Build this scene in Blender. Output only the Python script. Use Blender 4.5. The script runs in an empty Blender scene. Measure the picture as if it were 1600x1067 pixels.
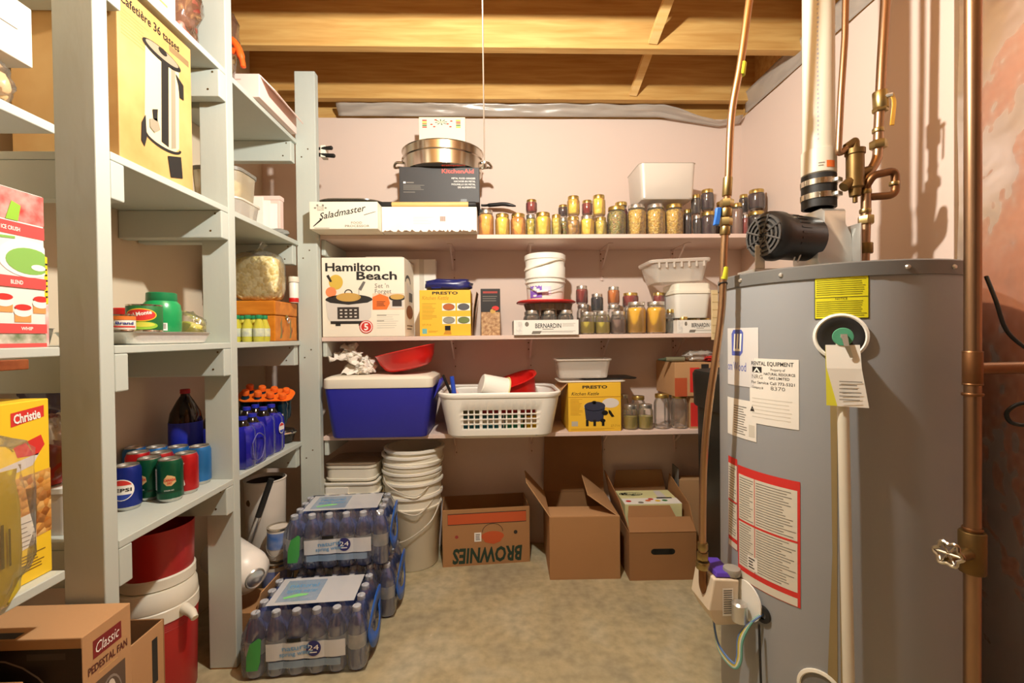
import bpy, bmesh, math, random
from mathutils import Vector, Matrix, noise
R = math.radians
random.seed(7)
scene = bpy.context.scene
COL = scene.collection

# ------------------------------------------------------------------ camera
F_PX, EYE = 711.0, 1.10
def cam_basis(vx=777.0, vy=525.0, roll=.011):
    dx, dy = vx - 800, vy - 533.5
    c, s = math.cos(roll), math.sin(roll)
    ux, uy = c * dx - s * dy, s * dx + c * dy
    yaw = math.atan2(-ux, F_PX); pitch = math.atan2(uy, math.hypot(F_PX, ux))
    fw = Vector((math.sin(yaw) * math.cos(pitch), math.cos(yaw) * math.cos(pitch), math.sin(pitch)))
    r0 = fw.cross(Vector((0, 0, 1))).normalized(); u0 = r0.cross(fw)
    return c * r0 - s * u0, s * r0 + c * u0, fw
CR, CU, CF = cam_basis()
cd = bpy.data.cameras.new('camera'); cam = bpy.data.objects.new('camera', cd); COL.objects.link(cam)
cd.sensor_width = 36.0; cd.lens = 36.0 * F_PX / 1600.0; cd.clip_start = .02; cd.clip_end = 60
cam.matrix_world = Matrix(((CR.x, CU.x, -CF.x, 0), (CR.y, CU.y, -CF.y, 0), (CR.z, CU.z, -CF.z, EYE), (0, 0, 0, 1)))
scene.camera = cam

# ------------------------------------------------------------------ world and exposure
w = bpy.data.worlds.new('world'); scene.world = w; w.use_nodes = True
w.node_tree.nodes['Background'].inputs[0].default_value = (1, .9, .78, 1)
w.node_tree.nodes['Background'].inputs[1].default_value = .0
vs = scene.view_settings
vs.view_transform = 'Standard'; vs.look = 'None'; vs.gamma = 1.0; vs.use_curve_mapping = False
vs.exposure = 0.46
try:
    scene.cycles.diffuse_bounces = 6; scene.cycles.max_bounces = 14; scene.cycles.transparent_max_bounces = 16
    scene.cycles.sample_clamp_indirect = 3.0
except Exception: pass
LAMP_POS = (-.02, .97, 2.11); LAMP_W = 80.0; LAMP_COL = (1.0, .965, .87)
FILL_POS = (-.55, -1.15, 2.09); FILL_W = 2.0


# ------------------------------------------------------------------ pixel helpers: a photo point at a real depth
def at(px, py, Y):
    d = CF * F_PX + CR * (px - 800) + CU * (533.5 - py); t = Y / d.y
    return Vector((d.x * t, Y, EYE + d.z * t))
def xx(px, Y, py=520): return at(px, py, Y).x
def zz(px, py, Y): return at(px, py, Y).z

# ------------------------------------------------------------------ colour and materials
def lin(h):
    if not isinstance(h, str): return h
    h = h.lstrip('#'); o = []
    for i in (0, 2, 4):
        v = int(h[i:i + 2], 16) / 255
        o.append(v / 12.92 if v <= .04045 else ((v + .055) / 1.055) ** 2.4)
    return (*o, 1.0)
MATS = {}
def nodes_of(m): return m.node_tree.nodes, m.node_tree.links
def mat(key, col='#808080', rough=.55, metal=0., n=0., ns=8., col2=None, bump=0., bs=60., spec=.5, coat=0., stretch=None, trans=0., alpha=1.0, emit=0.):
    if key in MATS: return MATS[key]
    m = bpy.data.materials.new(key); MATS[key] = m; m.use_nodes = True
    N, L = nodes_of(m); p = N['Principled BSDF']
    p.inputs['Base Color'].default_value = lin(col); p.inputs['Roughness'].default_value = rough
    p.inputs['Metallic'].default_value = metal; p.inputs['Specular IOR Level'].default_value = spec
    p.inputs['Coat Weight'].default_value = coat; p.inputs['Alpha'].default_value = alpha
    if trans: p.inputs['Transmission Weight'].default_value = trans
    if emit: p.inputs['Emission Color'].default_value = lin(col); p.inputs['Emission Strength'].default_value = emit
    vec = None
    if n or bump:
        tc = N.new('ShaderNodeTexCoord'); mp = N.new('ShaderNodeMapping'); L.new(tc.outputs['Object'], mp.inputs[0])
        if stretch: mp.inputs['Scale'].default_value = stretch
        vec = mp.outputs[0]
    if n:
        t = N.new('ShaderNodeTexNoise'); t.inputs['Scale'].default_value = ns; t.inputs['Detail'].default_value = 4
        L.new(vec, t.inputs['Vector'])
        rp = N.new('ShaderNodeMapRange'); rp.inputs[1].default_value = .3; rp.inputs[2].default_value = .7
        rp.inputs[3].default_value = 0; rp.inputs[4].default_value = n; L.new(t.outputs[0], rp.inputs[0])
        mx = N.new('ShaderNodeMix'); mx.data_type = 'RGBA'
        a = lin(col); mx.inputs[6].default_value = a
        mx.inputs[7].default_value = lin(col2) if col2 else (a[0] * .55, a[1] * .52, a[2] * .48, 1)
        L.new(rp.outputs[0], mx.inputs[0]); L.new(mx.outputs[2], p.inputs['Base Color'])
    if bump:
        t = N.new('ShaderNodeTexNoise'); t.inputs['Scale'].default_value = bs; t.inputs['Detail'].default_value = 3
        L.new(vec, t.inputs['Vector']); b = N.new('ShaderNodeBump'); b.inputs['Strength'].default_value = bump; b.inputs['Distance'].default_value = .004
        L.new(t.outputs[0], b.inputs['Height']); L.new(b.outputs[0], p.inputs['Normal'])
    return m
def film(key, col='#ffffff', clear=.8, rough=.08, body='#ffffff', bump=0., bs=30., gloss=.12):
    """thin clear plastic or glass: light passes straight through, a share is mirrored, a share is the body's own colour"""
    if key in MATS: return MATS[key]
    m = bpy.data.materials.new(key); MATS[key] = m; m.use_nodes = True
    N, L = nodes_of(m); N.remove(N['Principled BSDF']); out = N['Material Output']
    tr = N.new('ShaderNodeBsdfTransparent'); tr.inputs[0].default_value = lin(col)
    gl = N.new('ShaderNodeBsdfGlossy'); gl.inputs['Roughness'].default_value = rough; gl.inputs[0].default_value = (1, 1, 1, 1)
    df = N.new('ShaderNodeBsdfDiffuse'); df.inputs[0].default_value = lin(body)
    m1 = N.new('ShaderNodeMixShader'); m1.inputs[0].default_value = clear
    L.new(df.outputs[0], m1.inputs[1]); L.new(tr.outputs[0], m1.inputs[2])
    lw = N.new('ShaderNodeFresnel'); lw.inputs[0].default_value = 1.45
    ad = N.new('ShaderNodeMath'); ad.operation = 'MULTIPLY_ADD'; ad.inputs[1].default_value = .8; ad.inputs[2].default_value = gloss * .3
    L.new(lw.outputs[0], ad.inputs[0]); ad.use_clamp = True
    m2 = N.new('ShaderNodeMixShader'); L.new(ad.outputs[0], m2.inputs[0]); L.new(m1.outputs[0], m2.inputs[1]); L.new(gl.outputs[0], m2.inputs[2])
    L.new(m2.outputs[0], out.inputs[0])
    if bump:
        tc = N.new('ShaderNodeTexCoord'); t = N.new('ShaderNodeTexNoise'); t.inputs['Scale'].default_value = bs
        L.new(tc.outputs['Object'], t.inputs['Vector']); b = N.new('ShaderNodeBump'); b.inputs['Strength'].default_value = bump; b.inputs['Distance'].default_value = .01
        L.new(t.outputs[0], b.inputs['Height']); L.new(b.outputs[0], gl.inputs['Normal']); L.new(b.outputs[0], lw.inputs['Normal'])
    return m
def chunks(key, cols, scale=60., rough=.35):
    """preserved fruit and relish: cells of mixed colour with a lumpy surface"""
    if key in MATS: return MATS[key]
    m = bpy.data.materials.new(key); MATS[key] = m; m.use_nodes = True
    N, L = nodes_of(m); p = N['Principled BSDF']; p.inputs['Roughness'].default_value = rough
    tc = N.new('ShaderNodeTexCoord'); v = N.new('ShaderNodeTexVoronoi'); v.inputs['Scale'].default_value = scale
    L.new(tc.outputs['Object'], v.inputs['Vector'])
    rp = N.new('ShaderNodeValToRGB'); e = rp.color_ramp.elements
    e[0].color = lin(cols[0]); e[1].color = lin(cols[-1])
    for i, c in enumerate(cols[1:-1]):
        q = rp.color_ramp.elements.new((i + 1) / (len(cols) - 1)); q.color = lin(c)
    sp = N.new('ShaderNodeSeparateColor'); L.new(v.outputs['Color'], sp.inputs[0]); L.new(sp.outputs[0], rp.inputs[0])
    L.new(rp.outputs[0], p.inputs['Base Color'])
    b = N.new('ShaderNodeBump'); b.invert = True; b.inputs['Strength'].default_value = .6; b.inputs['Distance'].default_value = .006
    L.new(v.outputs['Distance'], b.inputs['Height']); L.new(b.outputs[0], p.inputs['Normal'])
    return m
def wood(key, a, b, grain=(1, 14, 14), rough=.6, knots=0., kcol='#3a2412'):
    if key in MATS: return MATS[key]
    m = bpy.data.materials.new(key); MATS[key] = m; m.use_nodes = True
    N, L = nodes_of(m); p = N['Principled BSDF']; p.inputs['Roughness'].default_value = rough; p.inputs['Specular IOR Level'].default_value = .25
    tc = N.new('ShaderNodeTexCoord'); mp = N.new('ShaderNodeMapping'); mp.inputs['Scale'].default_value = grain
    L.new(tc.outputs['Object'], mp.inputs[0])
    t = N.new('ShaderNodeTexNoise'); t.inputs['Scale'].default_value = 3; t.inputs['Detail'].default_value = 6; t.inputs['Distortion'].default_value = .4
    L.new(mp.outputs[0], t.inputs['Vector'])
    rp = N.new('ShaderNodeValToRGB'); rp.color_ramp.elements[0].position = .3; rp.color_ramp.elements[1].position = .72
    rp.color_ramp.elements[0].color = lin(a); rp.color_ramp.elements[1].color = lin(b)
    L.new(t.outputs[0], rp.inputs[0]); last = rp.outputs[0]
    if knots:
        v = N.new('ShaderNodeTexVoronoi'); v.inputs['Scale'].default_value = 3.2
        mp2 = N.new('ShaderNodeMapping'); mp2.inputs['Scale'].default_value = (1, 1.4, 1.4); L.new(tc.outputs['Object'], mp2.inputs[0]); L.new(mp2.outputs[0], v.inputs['Vector'])
        mr = N.new('ShaderNodeMapRange'); mr.inputs[1].default_value = .045; mr.inputs[2].default_value = .10; mr.inputs[3].default_value = knots; mr.inputs[4].default_value = 0
        L.new(v.outputs['Distance'], mr.inputs[0])
        mx = N.new('ShaderNodeMix'); mx.data_type = 'RGBA'; mx.inputs[7].default_value = lin(kcol)
        L.new(mr.outputs[0], mx.inputs[0]); L.new(last, mx.inputs[6]); last = mx.outputs[2]
    L.new(last, p.inputs['Base Color'])
    bp = N.new('ShaderNodeBump'); bp.inputs['Strength'].default_value = .12; bp.inputs['Distance'].default_value = .002
    L.new(t.outputs[0], bp.inputs['Height']); L.new(bp.outputs[0], p.inputs['Normal'])
    return m

PINK = mat('pink_wall_paint', '#dfcabd', .75, n=.10, ns=1.5, col2='#d8c0b1', bump=.05, bs=90)
PINKSH = mat('pink_shelf_paint', '#dfc7bb', .6, n=.12, ns=5, col2='#d0b4a6', bump=.06, bs=50)
CREAM = mat('left_wall_paint', '#d6c8b0', .75, n=.2, ns=2.5, col2='#c9b699', bump=.05, bs=60)
MINT = mat('pale_mint_paint', '#c0c7bf', .55, n=.18, ns=10, col2='#b1b9b1', bump=.12, bs=45, stretch=(1, 1, .35))
RAWEND = wood('raw_wood_end', '#b88a55', '#8d6438')
PINE = wood('pine_joist', '#b98a4a', '#d2ab69', (1.2, 16, 16), .55, .75, '#5a3413')
SUBFLOOR = wood('subfloor_ply', '#a87f50', '#c79a63', (2, 8, 8), .7, .3)
WOODTAN = wood('tan_wood', '#d6a55a', '#e9c588', (1, 12, 12), .45)
WHITE = mat('white_plastic', '#f1efe6', .38)
WHITE2 = mat('aged_white_plastic', '#ece7d6', .4, n=.15, ns=9, col2='#ded6bf')
OFFW = mat('off_white_card', '#efe8d6', .7, n=.12, ns=12, col2='#ded3b8')
CARD = mat('brown_cardboard', '#ad8053', .8, n=.35, ns=3, col2='#9a6f45', bump=.05, bs=120)
CARD2 = mat('light_cardboard', '#bd9266', .8, n=.3, ns=4, col2='#a97e52', bump=.05, bs=120)
CARDIN = mat('cardboard_inside', '#9b7148', .85, n=.3, ns=4, bump=.05, bs=120)
BLACK = mat('black_plastic', '#141312', .4)
BLACKR = mat('black_rubber', '#1d1c1b', .6)
DARKCARD = mat('charcoal_card', '#262425', .55)
STEEL = mat('stainless_steel', '#cfc8ba', .2, 1.0, n=.15, ns=3, col2='#b0a795')
CHROME = mat('galvanised_metal', '#d6d6d2', .3, .8, n=.3, ns=12, col2='#b0b0ab')
ALU = mat('aluminium', '#cfcfca', .35, 1.0)
COPPER = mat('copper_pipe', '#b59476', .36, 1.0, n=.55, ns=7, col2='#75533a', stretch=(1, 1, .35))
COPPERD = mat('dull_copper', '#946843', .42, .85, n=.6, ns=9, col2='#4a2d1a')
BRASS = mat('brass', '#b3a06e', .35, 1.0, n=.4, ns=14, col2='#7c6436')
BRONZE = mat('dark_bronze', '#7d6238', .45, .8, n=.4, ns=20, col2='#4c3a20')
TANK = mat('heater_grey_enamel', '#97999b', .42, n=.08, ns=4, col2='#8c8d8e')
TANKLID = mat('heater_lid_grey', '#737371', .4, .2)
PVC = mat('cream_pvc', '#d8d1be', .4)
RED = mat('red_plastic', '#c81f1c', .35)
REDD = mat('dull_red_plastic', '#a3201c', .42)
BLUE = mat('cooler_blue', '#2d2fa6', .42, n=.2, ns=5, col2='#262889', bump=.03, bs=200)
INK = mat('black_ink', '#1c1a19', .6); GREYINK = mat('grey_ink', '#79746b', .6); WHITEINK = mat('white_ink', '#f5f2ea', .55)
REDINK = mat('red_ink', '#d2322c', .55); YELLOW = mat('yellow_ink', '#f3c92f', .5); ORANGE = mat('orange_ink', '#e8732c', .55)
GREENINK = mat('green_ink', '#3c7d3a', .55); BLUEINK = mat('blue_ink', '#2c4fb0', .5); TAN = mat('tan_ink', '#cfa469', .6)
GLASS = film('clear_glass', '#ffffff', .93, .05, '#dfe4df')
CLEARP = film('clear_plastic', '#f2efe8', .62, .25, '#f2ece2')
FROST = film('frosted_plastic', '#f6f0e8', .35, .35, '#efe6da')
WRAP = film('shrink_wrap', '#ffffff', .965, .10, '#f0f3fa', bump=.35, bs=40, gloss=.2)
POLY = film('poly_vapour_barrier', '#e9e2da', .5, .32, '#d3c9be', bump=.3, bs=12, gloss=.2)
GOLDLID = mat('gold_jar_lid', '#cdb26a', .3, .9); SILVERLID = mat('silver_jar_lid', '#d0cdc6', .28, .9)

# ------------------------------------------------------------------ mesh building
class MB:
    def __init__(s): s.v = []; s.f = []
    def add(s, vs, fs):
        o = len(s.v); s.v += [Vector(v) for v in vs]; s.f += [tuple(i + o for i in f) for f in fs]; return s
    def box(s, x0, x1, y0, y1, z0, z1, M=None):
        vs = [Vector((x, y, z)) for z in (z0, z1) for y in (y0, y1) for x in (x0, x1)]
        if M: vs = [M @ v for v in vs]
        return s.add(vs, [(0, 2, 3, 1), (4, 5, 7, 6), (0, 1, 5, 4), (2, 6, 7, 3), (0, 4, 6, 2), (1, 3, 7, 5)])
    def lathe(s, prof, seg=24, M=None, a0=0., a1=360.):
        full = abs(a1 - a0) >= 359.9; nn = seg if full else seg + 1; rows = []; vs = []
        for r_, z in prof:
            if r_ < 1e-6: rows.append([len(vs)]); vs.append(Vector((0, 0, z)))
            else:
                rows.append(list(range(len(vs), len(vs) + nn)))
                for i in range(nn):
                    a = R(a0 + (a1 - a0) * i / seg); vs.append(Vector((r_ * math.cos(a), r_ * math.sin(a), z)))
        fs = []
        for a, b in zip(rows, rows[1:]):
            for i in range(seg):
                j = (i + 1) % nn
                if len(a) == 1 and len(b) == 1: continue
                if len(a) == 1: fs.append((a[0], b[j], b[i]))
                elif len(b) == 1: fs.append((a[i], a[j], b[0]))
                else: fs.append((a[i], a[j], b[j], b[i]))
        if M: vs = [M @ v for v in vs]
        return s.add(vs, fs)
    def tube(s, pts, r_, seg=10, caps=True):
        pts = [Vector(p) for p in pts]; n = len(pts); rr = r_ if isinstance(r_, (list, tuple)) else [r_] * n
        t0 = (pts[1] - pts[0]).normalized(); a = t0.orthogonal().normalized(); vs = []
        for i, p in enumerate(pts):
            t = ((pts[min(i + 1, n - 1)] - p).normalized() + (p - pts[max(i - 1, 0)]).normalized())
            t = t.normalized() if t.length > 1e-9 else t0
            a = (a - t * a.dot(t)).normalized(); b = t.cross(a)
            vs += [p + (a * math.cos(2 * math.pi * k / seg) + b * math.sin(2 * math.pi * k / seg)) * rr[i] for k in range(seg)]
        fs = [(i * seg + k, i * seg + (k + 1) % seg, (i + 1) * seg + (k + 1) % seg, (i + 1) * seg + k) for i in range(n - 1) for k in range(seg)]
        if caps: fs += [tuple(range(seg))[::-1], tuple(range((n - 1) * seg, n * seg))]
        return s.add(vs, fs)
    def loft(s, loops, cap0=True, cap1=True, close=True):
        m = len(loops[0]); vs = [v for l in loops for v in l]
        fs = [(i * m + k, i * m + (k + 1) % m, (i + 1) * m + (k + 1) % m, (i + 1) * m + k) for i in range(len(loops) - 1) for k in range(m if close else m - 1)]
        if cap0: fs.append(tuple(range(m))[::-1])
        if cap1: fs.append(tuple(range((len(loops) - 1) * m, len(loops) * m)))
        return s.add(vs, fs)
    def grid(s, fn, nu, nv):
        vs = [fn(i / nu, j / nv) for j in range(nv + 1) for i in range(nu + 1)]
        return s.add(vs, [(j * (nu + 1) + i, j * (nu + 1) + i + 1, (j + 1) * (nu + 1) + i + 1, (j + 1) * (nu + 1) + i) for j in range(nv) for i in range(nu)])
    def mesh(s, name, smooth=True, ang=38):
        me = bpy.data.meshes.new(name); me.from_pydata(s.v, [], s.f); me.update()
        bm = bmesh.new(); bm.from_mesh(me); bmesh.ops.recalc_face_normals(bm, faces=bm.faces); bm.to_mesh(me); bm.free()
        if smooth:
            me.polygons.foreach_set('use_smooth', [True] * len(me.polygons)); me.set_sharp_from_angle(angle=R(ang))
        return me
    def build(s, name, m, parent=None, smooth=True, bevel=0., solid=0., sub=0, ang=38):
        return link(name, s.mesh(name, smooth, ang), m, parent, bevel, solid, sub)
def link(name, me, m, parent=None, bevel=0., solid=0., sub=0):
    o = bpy.data.objects.new(name, me); COL.objects.link(o)
    if m and not me.materials: me.materials.append(m)
    if parent: o.parent = parent
    if solid: q = o.modifiers.new('thickness', 'SOLIDIFY'); q.thickness = solid; q.offset = 0
    if bevel: q = o.modifiers.new('bevel', 'BEVEL'); q.width = bevel; q.segments = 2; q.limit_method = 'ANGLE'; q.angle_limit = R(40); q.harden_normals = False
    if sub: q = o.modifiers.new('subdivision', 'SUBSURF'); q.levels = sub; q.render_levels = sub
    return o
def tag(o, label, cat, group=None):
    o['label'] = label; o['category'] = cat
    if group: o['group'] = group
    return o
def thing(name, label, cat, loc=(0, 0, 0), rz=0., group=None, rx=0., ry=0.):
    o = bpy.data.objects.new(name, None); COL.objects.link(o); o.empty_display_size = .05
    o.location = loc; o.rotation_euler = (R(rx), R(ry), R(rz)); return tag(o, label, cat, group)
def struct(o): o['kind'] = 'structure'; return o
def copy_tree(o, parent=None):
    c = o.copy(); COL.objects.link(c); c.parent = parent
    for ch in o.children: copy_tree(ch, c)
    return c
def box(name, x0, x1, y0, y1, z0, z1, m, parent=None, bevel=0.):
    return MB().box(x0, x1, y0, y1, z0, z1).build(name, m, parent, smooth=False, bevel=bevel)
def rrect(w_, d_, r_, z, n=5, cx=0., cy=0.):
    r_ = min(r_, w_ / 2 - 1e-4, d_ / 2 - 1e-4); o = []
    for qx, qy, a in ((1, -1, -90), (1, 1, 0), (-1, 1, 90), (-1, -1, 180)):
        for k in range(n + 1):
            t = R(a + 90 * k / n)
            o.append(Vector((cx + qx * (w_ / 2 - r_) + r_ * math.cos(t), cy + qy * (d_ / 2 - r_) + r_ * math.sin(t), z)))
    return o
def rows(name, secs, m, parent=None, n=5, cap0=True, cap1=True, bevel=0., solid=0.):
    """rounded-rectangle sections (w, d, radius, z) lofted"""
    return MB().loft([rrect(a, b, c, z, n) for a, b, c, z in secs], cap0, cap1).build(name, m, parent, bevel=bevel, solid=solid)
def lathe(name, prof, m, parent=None, seg=24, M=None): return MB().lathe(prof, seg, M).build(name, m, parent)
def smoothpath(pts, n=6):
    pts = [Vector(p) for p in pts]; P = [pts[0]] + pts + [pts[-1]]; o = []
    for i in range(1, len(P) - 2):
        a, b, c, d = P[i - 1:i + 3]
        for k in range(n):
            t = k / n
            o.append(.5 * ((2 * b) + (c - a) * t + (2 * a - 5 * b + 4 * c - d) * t * t + (3 * b - a - 3 * c + d) * t ** 3))
    return o + [pts[-1]]
def roundpath(pts, r_, n=5):
    pts = [Vector(p) for p in pts]; o = [pts[0]]
    for a, b, c in zip(pts, pts[1:], pts[2:]):
        u = (a - b); v = (c - b); k = min(r_, u.length * .45, v.length * .45); u = b + u.normalized() * k; v = b + v.normalized() * k
        for i in range(n + 1):
            t = i / n; o.append(u.lerp(b, t).lerp(b.lerp(v, t), t))
    return o + [pts[-1]]
def tube(name, pts, r_, m, parent=None, seg=10): return MB().tube(pts, r_, seg).build(name, m, parent)
def blob(name, sx, sy, sz, m, parent=None, seed=0, amp=.12, fr=3., p=2.6, nu=26, nv=16, flat=.0):
    """a soft lumpy body resting on z = 0"""
    mb = MB(); vs = []; off = Vector((seed * 7.3, seed * 3.1, seed * 1.7))
    def sp(c, e): return math.copysign(abs(c) ** (2 / e), c)
    rws = []
    for j in range(nv + 1):
        ph = -math.pi / 2 + math.pi * j / nv; row = []
        for i in range(nu):
            th = 2 * math.pi * i / nu
            d = Vector((sp(math.cos(ph), p) * sp(math.cos(th), p), sp(math.cos(ph), p) * sp(math.sin(th), p), sp(math.sin(ph), p)))
            k = 1 + amp * noise.fractal(d * fr + off, 1.0, 2.0, 3)
            row.append(Vector((d.x * sx / 2 * k, d.y * sy / 2 * k, max(d.z * k, -1 + flat) * sz / 2 + sz / 2)))
        rws.append(row)
    zmin = min(v.z for r_ in rws for v in r_)
    for r_ in rws:
        for v in r_: v.z = (v.z - zmin)
    return mb.loft(rws).build(name, m, parent, ang=60)

# ------------------------------------------------------------------ flat print on faces
TXT = {}
def text_geo(s, bold=0., shear=0.):
    k = (s, bold, shear)
    if k in TXT: return TXT[k]
    cu = bpy.data.curves.new('t', 'FONT'); cu.body = s; cu.size = 1.0; cu.offset = bold; cu.shear = shear; cu.resolution_u = 2
    ob = bpy.data.objects.new('t', cu); me = bpy.data.meshes.new_from_object(ob)
    vs = [(v.co.x, v.co.y) for v in me.vertices]; fs = [tuple(p.vertices) for p in me.polygons]
    bpy.data.objects.remove(ob); bpy.data.curves.remove(cu); bpy.data.meshes.remove(me)
    x0 = min(v[0] for v in vs); x1 = max(v[0] for v in vs)
    TXT[k] = ([(v[0] - x0, v[1]) for v in vs], fs, x1 - x0); return TXT[k]
class Face:
    """print laid on a surface; u and v run 0..1 over its width and height"""
    def __init__(s, parent, fn, w_, h_): s.p = parent; s.fn = fn; s.w = w_; s.h = h_; s.d = {}; s.nu = 1; s.cut = 0; s.txt = False
    def put(s, name, m, vs, fs, lift):
        L_ = s.d.setdefault((name, m.name), []); txt = s.txt
        if s.cut:
            bm = bmesh.new(); bv = [bm.verts.new((u, v, 0)) for u, v in vs]
            for f in fs:
                try: bm.faces.new([bv[i] for i in f])
                except ValueError: pass
            bmesh.ops.triangulate(bm, faces=bm.faces[:])
            u0 = min(v[0] for v in vs); u1 = max(v[0] for v in vs); c = math.floor(u0 / s.cut + 1.001) * s.cut
            while c < u1 - 1e-5:
                bmesh.ops.bisect_plane(bm, geom=bm.verts[:] + bm.edges[:] + bm.faces[:], plane_co=(c, 0, 0), plane_no=(1, 0, 0), dist=1e-6); c += s.cut
            bm.verts.index_update(); vs = [(v.co.x, v.co.y) for v in bm.verts]; fs = [tuple(v.index for v in f.verts) for f in bm.faces]; bm.free()
        P_ = [Vector(s.fn(u, v, .0004 * lift)) for u, v in vs]
        lo = [min(p[i] for p in P_) for i in range(3)]; hi = [max(p[i] for p in P_) for i in range(3)]
        L_.append((P_, fs, lo, hi, 0 if txt else max(h - l for l, h in zip(lo, hi))))
    def rect(s, u0, v0, u1, v1, m, name='print', lift=1, nu=1):
        vs = []; fs = []
        for i in range(nu + 1):
            u = u0 + (u1 - u0) * i / nu; vs += [(u, v0), (u, v1)]
            if i: fs.append((2 * i - 2, 2 * i, 2 * i + 1, 2 * i - 1))
        s.put(name, m, vs, fs, lift); return s
    def ell(s, cu, cv, ru, rv, m, name='print', lift=1, a0=0, a1=360, n=24):
        vs = [(cu, cv)] + [(cu + ru * math.cos(R(a0 + (a1 - a0) * i / n)), cv + rv * math.sin(R(a0 + (a1 - a0) * i / n))) for i in range(n + 1)]
        s.put(name, m, vs, [(0, i, i + 1) for i in range(1, n + 1)], lift); return s
    def ring(s, cu, cv, ru, rv, t, m, name='print', lift=1, a0=0, a1=360, n=28):
        k = s.w / s.h; vs = []
        for i in range(n + 1):
            a = R(a0 + (a1 - a0) * i / n); c, q = math.cos(a), math.sin(a)
            vs += [(cu + ru * c, cv + rv * q), (cu + (ru - t) * c, cv + (rv - t * k) * q)]
        s.put(name, m, vs, [(2 * i, 2 * i + 2, 2 * i + 3, 2 * i + 1) for i in range(n)], lift); return s
    def seg(s, cu, cv, ru, rv, m, name='print', lift=1, a0=0, a1=360, n=14):
        return s.poly([(cu + ru * math.cos(R(a0 + (a1 - a0) * i / n)), cv + rv * math.sin(R(a0 + (a1 - a0) * i / n))) for i in range(n + 1)], m, name, lift)
    def poly(s, pts, m, name='print', lift=1): s.put(name, m, pts, [tuple(range(len(pts)))], lift); return s
    def text(s, t, u, v, size, m, name='lettering', lift=2, fit=None, bold=0., shear=0., rot=0., center=False):
        """size: cap size as a share of the face height; fit: width as a share of the face width"""
        vs, fs, wd = text_geo(t, bold, shear); sy = size * s.h; sx = sy if fit is None else fit * s.w / wd
        c, q = math.cos(R(rot)), math.sin(R(rot)); ox = -wd * sx / 2 if center else 0
        P = []
        for x, y in vs:
            X, Y = x * sx + ox, y * sy
            P.append((u + (X * c - Y * q) / s.w, v + (X * q + Y * c) / s.h))
        s.txt = True; s.put(name, m, P, fs, lift); s.txt = False; return s
    def lines(s, u0, u1, v0, v1, n, m, name='fine_print', lift=2, jag=.25, th=.35, seed=1):
        rd = random.Random(seed); st = (v1 - v0) / n
        for i in range(n):
            v = v1 - (i + .7) * st; s.rect(u0, v, u1 - (u1 - u0) * jag * rd.random(), v + st * th, m, name, lift, s.nu)
        return s
    def done(s):
        for (name, _), L_ in s.d.items():
            todo = list(range(len(L_)))
            while todo:                     # print that lies far apart on a face becomes separate parts
                grp = [todo.pop(0)]; k = 0
                while k < len(grp):
                    A_ = L_[grp[k]]; k += 1
                    for j in todo[:]:
                        B_ = L_[j]; g = math.sqrt(sum(max(0, A_[2][i] - B_[3][i], B_[2][i] - A_[3][i]) ** 2 for i in range(3)))
                        if g <= max(.019, .5 * max(A_[4], B_[4])): grp.append(j); todo.remove(j)
                mb = MB()
                for j in grp: mb.add(L_[j][0], L_[j][1])
                me = bpy.data.meshes.new(name); me.from_pydata(mb.v, [], mb.f); me.update(); link(name, me, MATS[_], s.p)
        s.d = {}
def plane_face(parent, o, u, v, w_, h_):
    o, u, v = Vector(o), Vector(u).normalized(), Vector(v).normalized(); n = u.cross(v)
    return Face(parent, lambda a, b, k: o + u * (min(max(a, 0), 1) * w_) + v * (min(max(b, 0), 1) * h_) + n * k, w_, h_)
def fr(parent, w_, d_, h_, z=0.): return plane_face(parent, (-w_ / 2, -d_ / 2, z), (1, 0, 0), (0, 0, 1), w_, h_)
def sd(parent, w_, d_, h_, z=0.): return plane_face(parent, (w_ / 2, -d_ / 2, z), (0, 1, 0), (0, 0, 1), d_, h_)
def sdl(parent, w_, d_, h_, z=0.): return plane_face(parent, (-w_ / 2, d_ / 2, z), (0, -1, 0), (0, 0, 1), d_, h_)
def tp(parent, w_, d_, h_): return plane_face(parent, (-w_ / 2, -d_ / 2, h_), (1, 0, 0), (0, 1, 0), w_, d_)
def cyl_face(parent, r_, a_mid, arc, z0, h_, cx=0., cy=0., rtop=None):
    """print wrapped round a cylinder: u runs along the arc (degrees), seen from outside left to right"""
    def fn(u, v, k):
        a = R(a_mid + (u - .5) * arc); rr = (r_ if rtop is None else r_ + (rtop - r_) * v) + k
        return Vector((cx + rr * math.cos(a), cy + rr * math.sin(a), z0 + v * h_))
    F_ = Face(parent, fn, r_ * R(arc), h_); F_.cut = 5.0 / arc; return F_
def carton(name, label, cat, x0, x1, y0, dep, z0, z1, m, rz=0., bevel=.002, group=None):
    """closed card box; root at the middle of its base, front face towards -Y"""
    w_, h_ = x1 - x0, z1 - z0
    t = thing(name, label, cat, ((x0 + x1) / 2, y0 + dep / 2, z0), rz, group)
    box('body', -w_ / 2, w_ / 2, -dep / 2, dep / 2, 0, h_, m, t, bevel); return t, w_, dep, h_

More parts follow.
